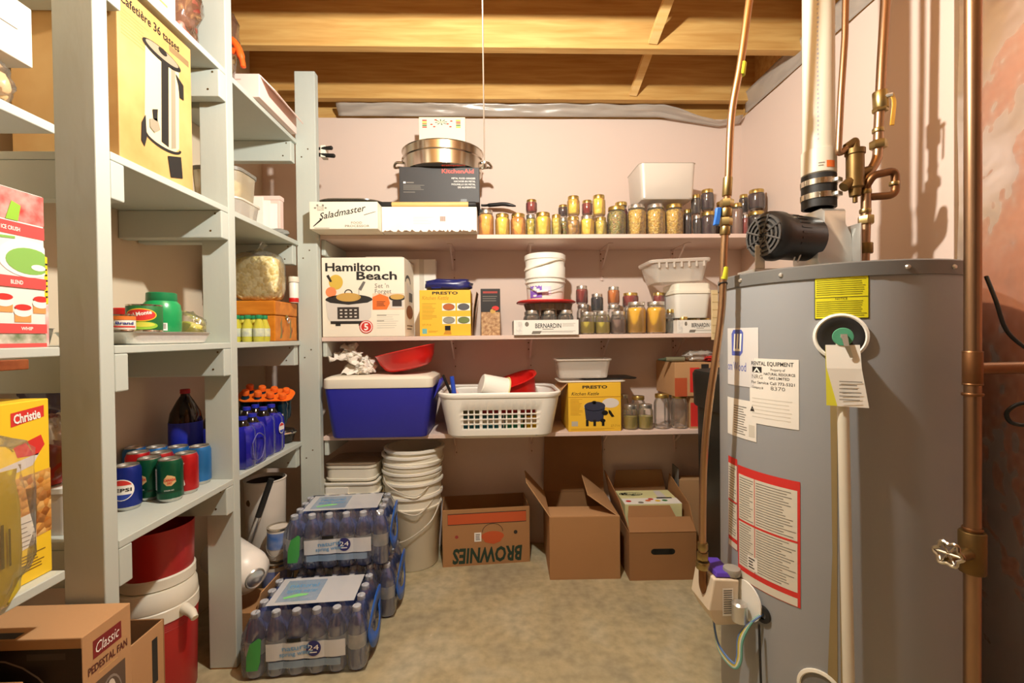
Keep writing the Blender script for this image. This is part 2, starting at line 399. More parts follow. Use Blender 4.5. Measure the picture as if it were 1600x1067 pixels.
# ------------------------------------------------------------------ the room
XL, XR, YB, YF, ZJ, ZC = -1.205, 1.31, 2.40, -2.6, 2.29, 2.525
YE = 1.265                       # where the drywall on the right stops and bare insulation begins
def concrete():
    m = mat('concrete_floor', '#b3a588', .62); N, L = nodes_of(m); p = N['Principled BSDF']
    tc = N.new('ShaderNodeTexCoord')
    t1 = N.new('ShaderNodeTexNoise'); t1.inputs['Scale'].default_value = 2.6; t1.inputs['Detail'].default_value = 5; t1.inputs['Distortion'].default_value = .6
    t2 = N.new('ShaderNodeTexNoise'); t2.inputs['Scale'].default_value = 26; t2.inputs['Detail'].default_value = 5
    v = N.new('ShaderNodeTexVoronoi'); v.inputs['Scale'].default_value = 7.5
    for q in (t1, t2, v): L.new(tc.outputs['Object'], q.inputs['Vector'])
    r1 = N.new('ShaderNodeValToRGB'); e = r1.color_ramp.elements
    e[0].position = .34; e[0].color = lin('#a0977c'); e[1].position = .68; e[1].color = lin('#b7b096')
    k = e.new(.5); k.color = lin('#b2a582')
    L.new(t1.outputs[0], r1.inputs[0])
    mx = N.new('ShaderNodeMix'); mx.data_type = 'RGBA'; mx.blend_type = 'OVERLAY'; mx.inputs[0].default_value = .45
    L.new(r1.outputs[0], mx.inputs[6]); L.new(t2.outputs[0], mx.inputs[7])
    mr = N.new('ShaderNodeMapRange'); mr.inputs[1].default_value = .03; mr.inputs[2].default_value = .07; mr.inputs[3].default_value = .55; mr.inputs[4].default_value = 0
    L.new(v.outputs['Distance'], mr.inputs[0])
    sp = N.new('ShaderNodeMath'); sp.operation = 'MULTIPLY'; g = N.new('ShaderNodeMath'); g.operation = 'GREATER_THAN'; g.inputs[1].default_value = .56
    L.new(t2.outputs[0], g.inputs[0]); L.new(mr.outputs[0], sp.inputs[0]); L.new(g.outputs[0], sp.inputs[1])
    m2 = N.new('ShaderNodeMix'); m2.data_type = 'RGBA'; m2.inputs[7].default_value = lin('#d8d0bd')
    L.new(sp.outputs[0], m2.inputs[0]); L.new(mx.outputs[2], m2.inputs[6]); L.new(m2.outputs[2], p.inputs['Base Color'])
    rr = N.new('ShaderNodeMapRange'); rr.inputs[3].default_value = .45; rr.inputs[4].default_value = .7; L.new(t1.outputs[0], rr.inputs[0]); L.new(rr.outputs[0], p.inputs['Roughness'])
    b = N.new('ShaderNodeBump'); b.inputs['Strength'].default_value = .15; b.inputs['Distance'].default_value = .004
    L.new(t2.outputs[0], b.inputs['Height']); L.new(b.outputs[0], p.inputs['Normal']); return m
struct(box('floor', XL - .1, XR + .2, YF - .1, YB + .1, -.1, 0, concrete()))
struct(box('wall_back', XL - .1, XR + .2, YB, YB + .1, 0, 2.24, PINK))
struct(box('wall_left', XL - .1, XL, YF, YB, 0, ZC, CREAM))
struct(box('wall_front', XL - .1, XR + .2, YF - .1, YF, 0, ZC, mat('bare_stud_wall', '#6e5340', .85, n=.4, ns=3)))
struct(box('wall_right', XR, XR + .013, YE, YB, 0, 2.24, PINK))
trimb = struct(box('trim_1', XL - .1, XR + .2, YB + .015, YB + .1, 2.24, ZC, PINE))
struct(box('trim_2', XR + .02, XR + .2, YE, YB + .02, 2.24, ZC, PINE))
struct(box('trim_3', XR + .002, XR + .014, YE - .022, YE, 0, ZC, mat('drywall_end', '#8a6d50', .8, n=.4, ns=8)))
ceil = struct(box('ceiling', XL - .1, XR + .2, YF - .1, YB + .1, ZC, ZC + .02, SUBFLOOR))
jm = MB().box(XL, XR + .19, 0, .038, ZJ, ZC - .001).mesh('joist', False)
for k in range(12):
    jo = link('joist', jm, PINE, ceil); jo.location = (0, 2.30 - .408 * k, 0)
    if k == 1: jo.data = jm
# wood cross bridging between the joists
def bridging(X, Y0, up):
    a = Vector((X + .035, Y0 + .04, ZC - .02)); b = Vector((X, Y0 + .406, ZJ + .025))
    d = (b - a).normalized(); s_ = Vector((1, 0, 0)); s_ = (s_ - d * s_.dot(d)).normalized(); n = d.cross(s_)
    vs = [p + s_ * i * .019 + n * j * .010 for p in (a, b) for j in (-1, 1) for i in (-1, 1)]
    MB().add(vs, [(0, 2, 3, 1), (4, 5, 7, 6), (0, 1, 5, 4), (2, 6, 7, 3), (0, 4, 6, 2), (1, 3, 7, 5)]).build('bridging_strut', WOODTAN, ceil, smooth=False)
bridging(.70, 1.892, 1); bridging(.66, 1.484, 1); bridging(.66, 1.076, 1)
# insulated stud wall behind clear poly, right of the drywall
INSUL = mat('pink_insulation', '#d8a584', .6, n=.6, ns=5, col2='#c68a70', bump=.5, bs=22, coat=.35)
def insul(u, v):
    y = YF + (YE - .02 - YF) * u; z = ZC * v
    bay = abs(math.sin(math.pi * (y - .17) / .406)) ** .5
    q = noise.fractal(Vector((y * 3, z * 1.6, 2)), 1, 2, 4)
    return Vector((XR + .096 - .045 * bay + .014 * q, y, z))
iw = struct(MB().grid(insul, 90, 60).build('wall_right_insulated', INSUL, ang=80))
struct(box('wall_right_outer', XR + .13, XR + .2, YF, YE, 0, ZC, PINE))
tag(MB().grid(lambda u, v: Vector((XR - .014 + .008 * noise.fractal(Vector((u * 4, v * 5, 9)), 1, 2, 3), .1 + (YE - .125) * u, .02 + (ZC - .26) * v)), 44, 60)
    .build('vapour_barrier', film('poly_over_insulation', '#f2ded0', .86, .3, '#d9b8a2', bump=.6, bs=9, gloss=.25), ang=80),
    'shiny clear plastic vapour barrier over the pink insulation behind the tall copper pipe', 'plastic sheet')
# poly tucked along the top of the back wall and the right wall
def polyback(u, v):
    x = -.80 + 2.09 * u; q = noise.fractal(Vector((x * 5, v * 2, 3)), 1, 2, 3)
    drop = 0.0
    if x > .86: drop = .085 * max(0, 1 - abs(x - 1.17) / .31)
    top = 2.285 - (drop * .95 if x > .86 else 0); bot = 2.236 - drop * .55 + .003 * q
    return Vector((x, 2.355 + .028 * v * .6 + .016 * q * (1 - v * .5) - .02 * (1 - v), top + (bot - top) * v))
tag(MB().grid(polyback, 90, 8).build('poly_sheet', POLY, solid=.0008, ang=70), 'crinkled grey plastic strip sagging along the top of the pink back wall', 'plastic sheet')
def polyright(u, v):
    y = 2.33 - 1.03 * u; q = noise.fractal(Vector((y * 5, v * 2, 8)), 1, 2, 3)
    return Vector((1.300 - .012 * v + .008 * q, y, 2.238 + v * .10 + .006 * q))
tag(MB().grid(polyright, 60, 6).build('poly_sheet', POLY, solid=.0008, ang=70), 'crinkled plastic strip along the top edge of the right-hand pink wall', 'plastic sheet')

# ------------------------------------------------------------------ lamps
def ceiling_lamp(label, pos, watts):
    x, y, z = pos; t = thing('ceiling_light', label, 'lamp', (x, y, ZJ))
    box('mounting_board', -.05, .05, -.30, .13, -.02, 0, WOODTAN, t, .002)
    lathe('lampholder', [(0, -.02), (.056, -.02), (.056, -.034), (.040, -.05), (.030, -.085), (0, -.085)], mat('porcelain', '#efeae0', .2), t)
    dz = z - ZJ
    lathe('bulb', [(.013, -.086), (.014, -.11), (.026, dz + .03), (.031, dz + .008), (.029, dz - .012), (.016, dz - .03), (0, dz - .034)], film('bulb_glass', '#ffffff', .97, .2, '#ffffff'), t, 20)
    l = bpy.data.lights.new('bulb_light', 'POINT'); l.energy = watts; l.color = LAMP_COL; l.shadow_soft_size = .026
    lo = bpy.data.objects.new('bulb_light', l); COL.objects.link(lo); lo.parent = t; lo.location = (0, 0, dz)
    return t
cl = ceiling_lamp('bare bulb ceiling lamp with a long white beaded pull cord', LAMP_POS, LAMP_W)
pc = xx(760, LAMP_POS[1] + .045), zz(762, 258, LAMP_POS[1] + .045)
tube('pull_cord', [(.012, .03, -.07), (pc[0] - LAMP_POS[0], .045, -.11), (pc[0] - LAMP_POS[0], .045, pc[1] - ZJ)], .0016, WHITE, cl, 6)
lathe('pull_knob', [(0, -.008), (.004, -.006), (.006, .0), (.004, .007), (0, .010)], ALU, cl, 10, Matrix.Translation((pc[0] - LAMP_POS[0], .045, pc[1] - ZJ)))
ceiling_lamp('added fill bulb behind the camera, out of view', FILL_POS, FILL_W)  # weak bulb added out of view, only to lift the shadows slightly

# ------------------------------------------------------------------ painted shelving on the left
XA = -.88                        # aisle plane of the posts and shelf edges
LA, LB, LC, LD = 1.984, 1.533, 1.088, .636   # tops of the four shelf levels
su = thing('shelving_unit', 'pale mint painted wooden shelving unit built along the side wall', 'shelving', (0, 0, 0))
for x0, x1, y0 in ((XA - .089, XA, 1.037), (XA - .089, XA, 1.533), (-.891, -.801, 2.07)):
    p = box('post', x0, x1, y0, y0 + .038, .004, ZJ, MINT, su, .0025)
    box('raw_foot', x0 + .002, x1 - .002, y0 + .002, y0 + .036, 0, .004, RAWEND, p)
    for z in ((LA - .06, LB - .06, LC - .06, LD - .06) if y0 > 1.5 else ()):
        for q in ((.3, .62) if y0 > 2 else (.62,)):
            MB().lathe([(0, 0), (.0032, 0), (.0032, .0012), (0, .0012)], 8, Matrix.Translation((x0 + .089 * q, y0 + .0003, z + (.02 if q > .5 else -.015))) @ Matrix.Rotation(R(90), 4, 'X')).build('nail_head', BRONZE, p)
for li, L_ in enumerate((LA, LB, LC, LD)):
    box('shelf_board', XL + .002, XA, .15, .945, L_ - .019, L_, MINT, su, .002); box('ledger', XL + .0005, XL + .038, .15, .9, L_ - .058, L_ - .0195, MINT, su, .002)
    box('shelf_board', XL + .002, XA, 1.076, 1.532, L_ - .019, L_, MINT, su, .002)
    box('shelf_board', XL + .002, XA - .003, 1.572, 2.0695, L_ - .019, L_, MINT, su, .002)
    for (y0, x1) in ((1.076, XA), (1.494, XA), (1.572, XA - .093), (2.031, -.893)):
        if abs(y0 - 1.572) < .001 and li == 3: pass
        c = box('crosspiece', XL + .002, x1, y0, y0 + .038, L_ - .019 - .089, L_ - .0195, MINT, su, .003)
        if y0 in (1.494, 2.031):
            for dx, dz in ((.02, -.03), (.035, -.085)):
                MB().lathe([(0, 0), (.0032, 0), (.0032, .0012), (0, .0012)], 8, Matrix.Translation((x1 - dx, y0 + .0003, L_ + dz)) @ Matrix.Rotation(R(90), 4, 'X')).build('nail_head', BRONZE, c)
box('edge_strip', XA + .0005, XA + .012, .3, .872, LC - .040, LC - .021, wood('red_brown_strip', '#7a3f22', '#95552f'), su, .002)

# ------------------------------------------------------------------ pink shelves on the back wall
YS = 2.10; S1, S2, S3 = 1.567, 1.103, .650
def bracket(parent, X, z):
    """pressed steel shelf bracket: wall leg, shelf leg, brace"""
    b = MB(); z -= .0195
    b.box(X - .011, X + .011, YB - .003, YB, z - .16, z); b.box(X - .011, X + .011, YB - .2, YB, z - .003, z)
    b.box(X - .003, X + .003, YB - .008, YB, z - .16, z)
    b.add([(X - .004, YB - .012, z - .10), (X + .004, YB - .012, z - .10), (X + .004, YB - .15, z - .004), (X - .004, YB - .15, z - .004),
           (X - .004, YB - .003, z - .10), (X + .004, YB - .003, z - .10), (X + .004, YB - .14, z - .002), (X - .004, YB - .14, z - .002)],
          [(0, 1, 2, 3), (7, 6, 5, 4), (0, 4, 5, 1), (1, 5, 6, 2), (2, 6, 7, 3), (3, 7, 4, 0)])
    o = b.build('bracket', PINKSH, parent, smooth=False)
    for dx, dz in ((-.006, -.02), (.007, -.045), (-.005, -.055), (.004, -.14)):
        MB().lathe([(0, 0), (.004, 0), (.003, .002), (0, .0025)], 8, Matrix.Translation((X + dx, YB - .003, z + dz)) @ Matrix.Rotation(R(90), 4, 'X')).build('screw', BRONZE, o)
for z, x0, nm, dz in ((S1, -.800, 'highest pink painted wall shelf under the steel pot and canning jars', 0), (S2, -.800, 'middle pink painted wall shelf carrying the slow cooker box', 0), (S3, -.800, 'lowest pink painted wall shelf carrying the blue cooler', 0)):
    t = thing('wall_shelf', nm, 'shelf', (0, 0, 0), group='pink wall shelves')
    b = MB(); b.box(x0, XR - .002, YS, YB - .001, z - .019, z)
    b.build('board', PINKSH, t, smooth=False, bevel=.0015)
    for px in (708, 826, 940, 1052): bracket(t, xx(px, YB, 395), z)
    MB().add([(-.80, YS + .01, z - .0195), (-.78, YS + .01, z - .0195), (-.78, YB - .002, z - .0195), (-.80, YB - .002, z - .0195), (-.80, YS + .01, z - .09), (-.78, YS + .01, z - .09), (-.78, YB - .002, z - .09), (-.80, YB - .002, z - .09)],
             [(0, 3, 2, 1), (4, 5, 6, 7), (0, 1, 5, 4), (1, 2, 6, 5), (2, 3, 7, 6), (3, 0, 4, 7)]).build('end_cleat', MINT, t, smooth=False, bevel=.004)

# ------------------------------------------------------------------ water heater
HX, HY, HR, HT = .955, 1.275, .29, 1.262
wh = thing('water_heater', 'tall grey gas water heater covered in stickers', 'water heater', (HX, HY, 0))
lathe('tank', [(0, .012), (HR - .01, .012), (HR, .022), (HR, HT - .03), (0, HT - .03)], TANK, wh, 64)
lathe('base_ring', [(HR - .03, 0), (HR - .02, 0), (HR - .02, .012), (HR - .03, .012)], BLACK, wh, 48)
lid = lathe('lid', [(0, HT + .004), (HR - .03, HT + .004), (HR + .001, HT), (HR + .004, HT - .003), (HR + .004, HT - .034), (HR + .001, HT - .034)], TANKLID, wh, 64)
for a in (190, 213, 262, 284, 300):
    lathe('lid_screw', [(0, .004), (.004, .0035), (.006, 0)], CHROME, lid, 10, Matrix.Translation((math.cos(R(a)) * (HR + .004), math.sin(R(a)) * (HR + .004), HT - .018)) @ Matrix.Rotation(R(a), 4, 'Z') @ Matrix.Rotation(R(90), 4, 'Y'))
STICK = mat('sticker_paper', '#ece7dc', .5); STICKY = mat('sticker_yellow', '#e3dc25', .45)
def hface(a0, a1, z0, z1): return cyl_face(wh, HR + .0006, (a0 + a1) / 2, a1 - a0, z0, z1 - z0)
# yellow notice
f = hface(227, 247.5, 1.131, 1.236)
f.rect(0, 0, 1, 1, INK, 'yellow_sticker', 1, 12); f.rect(.015, .02, .985, .975, STICKY, 'yellow_sticker', 2, 12)
YINK = mat('olive_print', '#8d8a1a', .5)
f.rect(.02, .475, .98, .487, INK, 'fine_print', 3, 10); f.text('WARNING', .5, .915, .07, INK, 'lettering', 3, center=True); f.text('NOTICE', .5, .425, .06, INK, 'lettering', 3, center=True)
f.lines(.04, .96, .52, .89, 8, YINK, 'fine_print', 3, .12, .42); f.lines(.04, .96, .05, .41, 8, YINK, 'fine_print', 3, .12, .42, 5); f.done()
# maker's mark
f = hface(176.5, 201, .955, 1.115)
f.rect(0, 0, 1, 1, mat('maker_plate', '#d9d6d2', .4), 'maker_sticker', 1, 14)
BL = mat('maker_blue', '#5663b4', .5)
f.poly([(.20, .52), (.50, .52), (.58, .58), (.60, .92), (.54, .97), (.26, .97), (.19, .90)], BL, 'logo', 2)
for k in (0, 1, 2): f.poly([(.27 + .10 * k, .60), (.33 + .10 * k, .60), (.36 + .10 * k, .90), (.30 + .10 * k, .90)], WHITEINK, 'logo', 3)
f.poly([(.27, .60), (.53, .60), (.53, .64), (.27, .64)], WHITEINK, 'logo', 3)
f.text('om Wood', .02, .26, .22, BL, 'lettering', 2, fit=.66); f.done()
# rental sticker
f = hface(195.6, 220.6, .862, 1.034)
f.rect(0, 0, 1, 1, STICK, 'rental_sticker', 1, 14)
f.text('RENTAL EQUIPMENT', .05, .895, .085, INK, fit=.86, bold=.012); f.rect(.07, .785, .29, .872, INK, 'logo', 2)
f.poly([(.10, .79), (.18, .865), (.26, .79), (.22, .79), (.18, .83), (.14, .79)], WHITEINK, 'logo', 3); f.text('NRG', .06, .69, .09, GREYINK, fit=.25)
f.text('Property of', .48, .82, .055, INK, fit=.28); f.text('NATURAL RESOURCE', .34, .755, .055, INK, fit=.6, bold=.01); f.text('GAS LIMITED', .44, .695, .055, INK, fit=.4, bold=.01)
f.text('For Service Call 773-5321', .05, .615, .06, INK, fit=.88, bold=.005); f.text('Company #', .06, .54, .05, INK, fit=.26); f.text('8370', .48, .535, .08, GREYINK, fit=.28)
f.lines(.06, .9, .08, .42, 6, mat('faint_print', '#cfc9bb', .6), 'fine_print', 2, .1, .2); f.done()
f = hface(176, 199.6, .812, .918)
f.rect(0, 0, 1, 1, STICK, 'white_sticker', 1, 12); f.lines(.3, .75, .08, .85, 12, GREYINK, 'fine_print', 2, .3, .35); f.poly([(.84, .76), (.96, .76), (.90, .9)], INK, 'logo', 2)
f.rect(.8, .1, .96, .4, mat('faint_print'), 'fine_print', 2); f.done()
# red bordered safety sticker
for a0, a1, z0, z1, cuts in ((186.2, 221, .424, .735, True), (176.5, 185.8, .49, .748, False)):
    f = hface(a0, a1, z0, z1); PAP = mat('notice_paper', '#d9d3c2', .5)
    f.rect(0, 0, 1, 1, REDINK, 'safety_sticker', 1, 16); f.rect(.03, .115, .965, .925, PAP, 'safety_sticker', 2, 16); f.rect(.03, .005, .965, .07, PAP, 'safety_sticker', 2, 16)
    f.rect(.03, .508, .965, .525, REDINK, 'safety_sticker', 3, 16)
    if cuts:
        f.rect(.345, .07, .355, .925, REDINK, 'safety_sticker', 3)
        for u0, u1 in ((.05, .33), (.375, .95)):
            for v0, v1 in ((.13, .50), (.535, .91)): f.lines(u0, u1, v0, v1, 17, GREYINK, 'fine_print', 3, .35, .28, int(u0 * 90 + v0 * 50))
        f.rect(.22, .13, .40, .25, STICK, 'safety_sticker', 4); f.lines(.24, .36, .14, .24, 4, INK, 'fine_print', 5, .4, .4)
    else: f.lines(.1, .9, .14, .9, 26, GREYINK, 'fine_print', 3, .3, .3)
    f.done()
# streaks of lime and rust running down from the relief valve
f = hface(229.5, 239.5, .05, .93); ST = mat('lime_streak', '#9d8a5f', .6, n=.5, ns=16, col2='#7f6a3f', stretch=(1, 1, .2))
f.poly([(.35, 1), (.42, .6), (.25, .3), (.05, 0), (.62, 0), (.6, .5), (.62, 1)], ST, 'stain', 1); f.poly([(.66, 1), (.70, .5), (.76, 0), (.88, 0), (.8, .6), (.74, 1)], ST, 'stain', 1); f.done()
# relief valve, tags and drain pipe
A = R(236.9); zt = 1.09
Mv = Matrix.Translation((HR * math.cos(A), HR * math.sin(A), zt)) @ Matrix.Rotation(A, 4, 'Z') @ Matrix.Rotation(R(90), 4, 'Y')
rv = lathe('relief_valve', [(.050, -.004), (.054, .0), (.054, .004), (.049, .006), (.046, .004)], WHITE, wh, 36, Mv)
lathe('grommet', [(0, .001), (.045, .001), (.045, .005), (.036, .006), (.03, .003), (0, .003)], BLACKR, rv, 32, Mv)
lathe('valve_body', [(.011, .0), (.012, .045), (.016, .047), (.016, .055), (0, .055)], BRASS, rv, 16, Mv)
lathe('washer', [(0, .056), (.019, .056), (.020, .058), (.019, .060), (0, .060)], mat('green_disc', '#4f9b78', .5), rv, 24, Mv)
lathe('pin', [(.005, .06), (.005, .066), (0, .068)], CHROME, rv, 10, Mv)
nrm = Vector((math.cos(A), math.sin(A), 0)); tan = Vector((-math.sin(A), math.cos(A), 0)); P0 = nrm * HR + Vector((0, 0, zt))
def vp(n, t, z): return P0 + nrm * n + tan * t + Vector((0, 0, z))
MB().loft([[vp(.062, -.005, .006), vp(.062, .007, .006), vp(.066, .007, .006), vp(.066, -.005, .006)], [vp(.070, .001, -.02), vp(.070, .010, -.02), vp(.073, .010, -.02), vp(.073, .001, -.02)], [vp(.062, .012, -.046), vp(.062, .018, -.046), vp(.065, .018, -.046), vp(.065, .012, -.046)]]).build('lever', ALU, rv, smooth=False)
tagw = MB().loft([[vp(.057, -.032, -.018), vp(.057, .030, -.018), vp(.0578, .030, -.018), vp(.0578, -.032, -.018)], [vp(.060, -.030, -.07), vp(.060, .033, -.07), vp(.0608, .033, -.07), vp(.0608, -.030, -.07)], [vp(.054, -.010, -.155), vp(.056, .046, -.155), vp(.0568, .046, -.155), vp(.0548, -.010, -.155)]]).build('paper_tag', STICK, rv, smooth=False)
fp = plane_face(tagw, vp(.0575, -.012, -.145), tan, (0, 0, 1), .05, .12); fp.lines(.1, .95, .02, .42, 6, GREYINK, 'fine_print', 8, .3, .25); fp.done()
MB().loft([[vp(.052, -.032, -.02), vp(.052, .0, -.02), vp(.0526, .0, -.02), vp(.0526, -.032, -.02)], [vp(.050, -.030, -.155), vp(.050, -.004, -.155), vp(.0506, -.004, -.155), vp(.0506, -.030, -.155)]]).build('paper_tag', mat('yellow_tag', '#d6cf3a', .55), rv, smooth=False)
tube('drain_pipe', [vp(.034, .0, -.008), vp(.035, .004, -.3), vp(.032, .016, -1.075)], .0115, PVC, wh, 14)
# lower access cover
A2 = R(228.5); M2 = Matrix.Translation((HR * math.cos(A2), HR * math.sin(A2), .245)) @ Matrix.Rotation(A2, 4, 'Z') @ Matrix.Rotation(R(90), 4, 'Y')
ac = lathe('access_cover', [(.034, -.004), (.046, -.002), (.046, .004), (.040, .006), (.037, .003)], WHITE2, wh, 32, M2)
lathe('access_plate', [(0, .002), (.038, .002)], mat('cover_grey', '#7c7b78', .6), ac, 32, M2)
# gas control on the side
GA = R(181); gn = Vector((math.cos(GA), math.sin(GA), 0)); gt = Vector((-math.sin(GA), math.cos(GA), 0))
def gp(n, t, z): return gn * (HR + n) + gt * t + Vector((0, 0, z))
gc = MB().loft([[gp(.015, -.052, .30), gp(.075, -.052, .30), gp(.075, .05, .30), gp(.015, .05, .30)], [gp(.015, -.056, .345), gp(.098, -.056, .345), gp(.098, .054, .345), gp(.015, .054, .345)], [gp(.012, -.056, .425), gp(.082, -.056, .43), gp(.082, .054, .43), gp(.012, .054, .425)]]).build('gas_control', mat('beige_control', '#dccdb4', .5), wh, smooth=False, bevel=.004)
MB().loft([[gp(.018, -.05, .4285), gp(.074, -.05, .432), gp(.074, .048, .432), gp(.018, .048, .4285)], [gp(.022, -.046, .440), gp(.070, -.046, .443), gp(.070, .044, .443), gp(.022, .044, .440)]]).build('purple_cap', mat('purple_plastic', '#5b3fb0', .4), gc, smooth=False, bevel=.002)
fq = plane_face(gc, gp(.0835, .05, .348), -gt, (gn * -.19 + Vector((0, 0, 1))), .1, .075)
for k in range(5): fq.rect(.12 + .15 * k, .70, .20 + .15 * k, .84, INK, 'print', 12)
fq.ell(.45, .38, .1, .12, GREYINK, 'print', 12); fq.lines(.15, .85, .08, .3, 3, REDINK, 'fine_print', 12, .3, .3); fq.done()
fq = plane_face(gc, gp(.075, .0545, .325), -gn, (0, 0, 1), .06, .085); fq.rect(.25, .05, .75, .95, STICK, 'print', 2); fq.lines(.3, .7, .1, .9, 11, GREYINK, 'print', 3, .05, .5); fq.done()
lathe('sensor_plate', [(0, 0), (.052, 0), (.052, .004), (0, .005)], WHITE, wh, 28, Matrix.Translation(gp(-.004, .062, .375)) @ Matrix.Rotation(R(194), 4, 'Z') @ Matrix.Rotation(R(90), 4, 'Y'))
lathe('gas_nipple', [(0, 0), (.020, 0), (.020, .045), (.014, .05), (0, .05)], CHROME, wh, 16, Matrix.Translation(gp(.025, .078, .33)))
lathe('valve_knob', [(0, 0), (.022, 0), (.024, .01), (.022, .018), (0, .02)], mat('grey_knob', '#9b978d', .4), wh, 20, Matrix.Translation(gp(.02, .03, .43)))
lathe('wire_grommet', [(.012, 0), (.022, 0), (.022, .006), (.012, .008)], BLACKR, wh, 18, Matrix.Translation((HR * math.cos(R(203)), HR * math.sin(R(203)), .365)) @ Matrix.Rotation(R(203), 4, 'Z') @ Matrix.Rotation(R(90), 4, 'Y'))
for k, c in enumerate(('#6fae9f', '#e0d9c4', '#c9b93a', '#5f7fb5')):
    a = R(203); s0 = Vector((HR * math.cos(a), HR * math.sin(a), .365))
    tube('wire', smoothpath([s0, s0 + gn * .03 + Vector((0, 0, -.02)), gp(.03, .10 - .006 * k, .29), gp(.035, .10 - .006 * k, .235), gp(.045, .08, .205 + .004 * k), gp(.06, .03, .225 + .004 * k), gp(.06, .0, .30)], 6), .0032, mat('wire_%d' % k, c, .5), wh, 6)
tube('wire', smoothpath([gp(-.004, .118, .345), gp(-.004, .125, .2), gp(-.002, .135, .1), gp(.004, .14, .02)], 5), .003, BLACKR, wh, 6)

# ------------------------------------------------------------------ blower, duct and flue on the heater
PX, PY = xx(1279, 1.33, 200), 1.33
bl = thing('exhaust_blower', 'black exhaust blower motor with a metal elbow on the heater top', 'blower', (PX, PY, HT + .0045))
PZ = HT + .0045
def rel(px, py, Y): v = at(px, py, Y); return v - Vector((PX, PY, PZ))
c0 = rel(1192, 368, 1.27); c1 = rel(1262, 374, 1.32); ax = (c1 - c0).normalized()
Mm = Matrix.Translation(c0) @ ax.to_track_quat('Z', 'Y').to_matrix().to_4x4(); ml = (c1 - c0).length
mo = lathe('motor', [(0, .003), (.060, .003), (.068, .012), (.070, .03), (.070, .045), (.064, .05), (.064, ml), (0, ml)], mat('motor_black', '#1b1a1a', .35), bl, 32, Mm)
for rr in (.016, .030, .044, .056): lathe('grille_ring', [(rr - .003, -.001), (rr + .003, -.001), (rr + .003, .006), (rr - .003, .006)], mat('grille_grey', '#4b4845', .45), mo, 24, Mm)
for k in range(8):
    a = k * math.pi / 4; tube('grille_spoke', [Mm @ Vector((.008 * math.cos(a), .008 * math.sin(a), .0)), Mm @ Vector((.06 * math.cos(a + .35), .06 * math.sin(a + .35), .0))], .003, mat('grille_grey'), mo, 6)
for k in range(10):
    a = R(-40 + 14 * k); box_ = MB(); box_.box(.0645, .0655, -.003, .003, .075, .11, Mm @ Matrix.Rotation(a + R(120), 4, 'Z')); box_.build('vent_slot', BLACK, mo, smooth=False)
b0 = rel(1180, 416, 1.28)
box('mounting_plate', b0.x - .004, b0.x + .14, b0.y - .005, b0.y + .09, 0, .018, CHROME, bl, .002)
box('mounting_foot', b0.x + .0, b0.x + .028, b0.y - .002, b0.y + .003, .018, .085, mat('foot_grey', '#b9b4ab', .5), bl, .002)
# scroll-shaped metal housing rising into the coupling
hs = MB(); hp = rel(1288, 370, 1.33)
prof = [(-.06, .005), (.055, .005), (.075, .03), (.080, .075), (.072, .115), (.047, .150), (.047, .19), (-.047, .19), (-.047, .155), (-.055, .12), (-.075, .08), (-.078, .04)]
lo = [[Vector((x * .72 + .008, y_, z)) for x, z in prof] for y_ in (-.055, -.045, .045, .055)]
for i, k in ((0, .9), (3, .9)):
    cx_ = sum(v.x for v in lo[i]) / len(prof); cz_ = sum(v.z for v in lo[i]) / len(prof); lo[i] = [Vector((cx_ + (v.x - cx_) * k, v.y, cz_ + (v.z - cz_) * k)) for v in lo[i]]
hs.loft(lo).build('housing', CHROME, bl, ang=50)
box('back_plate', .058, .062, -.085, .06, .004, .14, CHROME, bl, .001)
tube('wire', smoothpath([rel(1240, 345, 1.30), rel(1232, 360, 1.27), rel(1244, 385, 1.27), rel(1240, 408, 1.28)], 6), .0022, mat('wire_white', '#d8d2c6', .5), bl, 6)
tube('wire', smoothpath([rel(1248, 340, 1.30), rel(1240, 360, 1.265), rel(1252, 388, 1.265), rel(1246, 410, 1.28)], 6), .0022, mat('wire_white'), bl, 6)
fl = thing('flue_pipe', 'cream plastic flue pipe rising from the heater to the joists', 'pipe', (PX, PY, 0))
rp_ = 22 * 1.33 / 711; zc0 = zz(1280, 322, 1.33); zc1 = zz(1280, 274, 1.33); zc2 = zz(1280, 238, 1.33)
lathe('pipe', [(rp_, zc1 - .02), (rp_, ZC - .003)], PVC, fl, 28)
lathe('coupling', [(rp_, zc1 - .003), (rp_ + .004, zc1), (rp_ + .004, zc2), (rp_, zc2 + .002)], PVC, fl, 28)
rb = lathe('rubber_sleeve', [(rp_ - .004, zc0 - .008), (rp_ + .004, zc0 - .008), (rp_ + .004, zc1 - .004), (rp_ - .004, zc1 - .004)], BLACKR, fl, 28)
for q in (.26, .70):
    zc = zc0 + (zc1 - zc0) * q
    cb = lathe('hose_clamp', [(rp_ + .0045, zc - .008), (rp_ + .0065, zc - .008), (rp_ + .0065, zc + .008), (rp_ + .0045, zc + .008)], STEEL, rb, 28)
    MB().box(-.012, .014, -.006, .006, -.006, .006, Matrix.Rotation(R(-62), 4, 'Z') @ Matrix.Translation((rp_ + .011, 0, zc)) @ Matrix.Rotation(R(90), 4, 'Z')).build('clamp_screw', CHROME, rb, smooth=False, bevel=.002)
f = cyl_face(fl, rp_ + .0042, 262, 60, zc1 + .006, .03); f.rect(.45, .1, .98, .75, ORANGE, 'sticker', 1, 6); f.lines(.02, .35, .2, .7, 2, GREYINK, 'fine_print', 1); f.done()
f = cyl_face(fl, rp_ + .0003, 233, 12, zc2 + .02, .9)
f.lines(.2, .8, .0, 1, 70, mat('faint_blue_print', '#a9a9b8', .6), 'fine_print', 1, .6, .45); f.done()

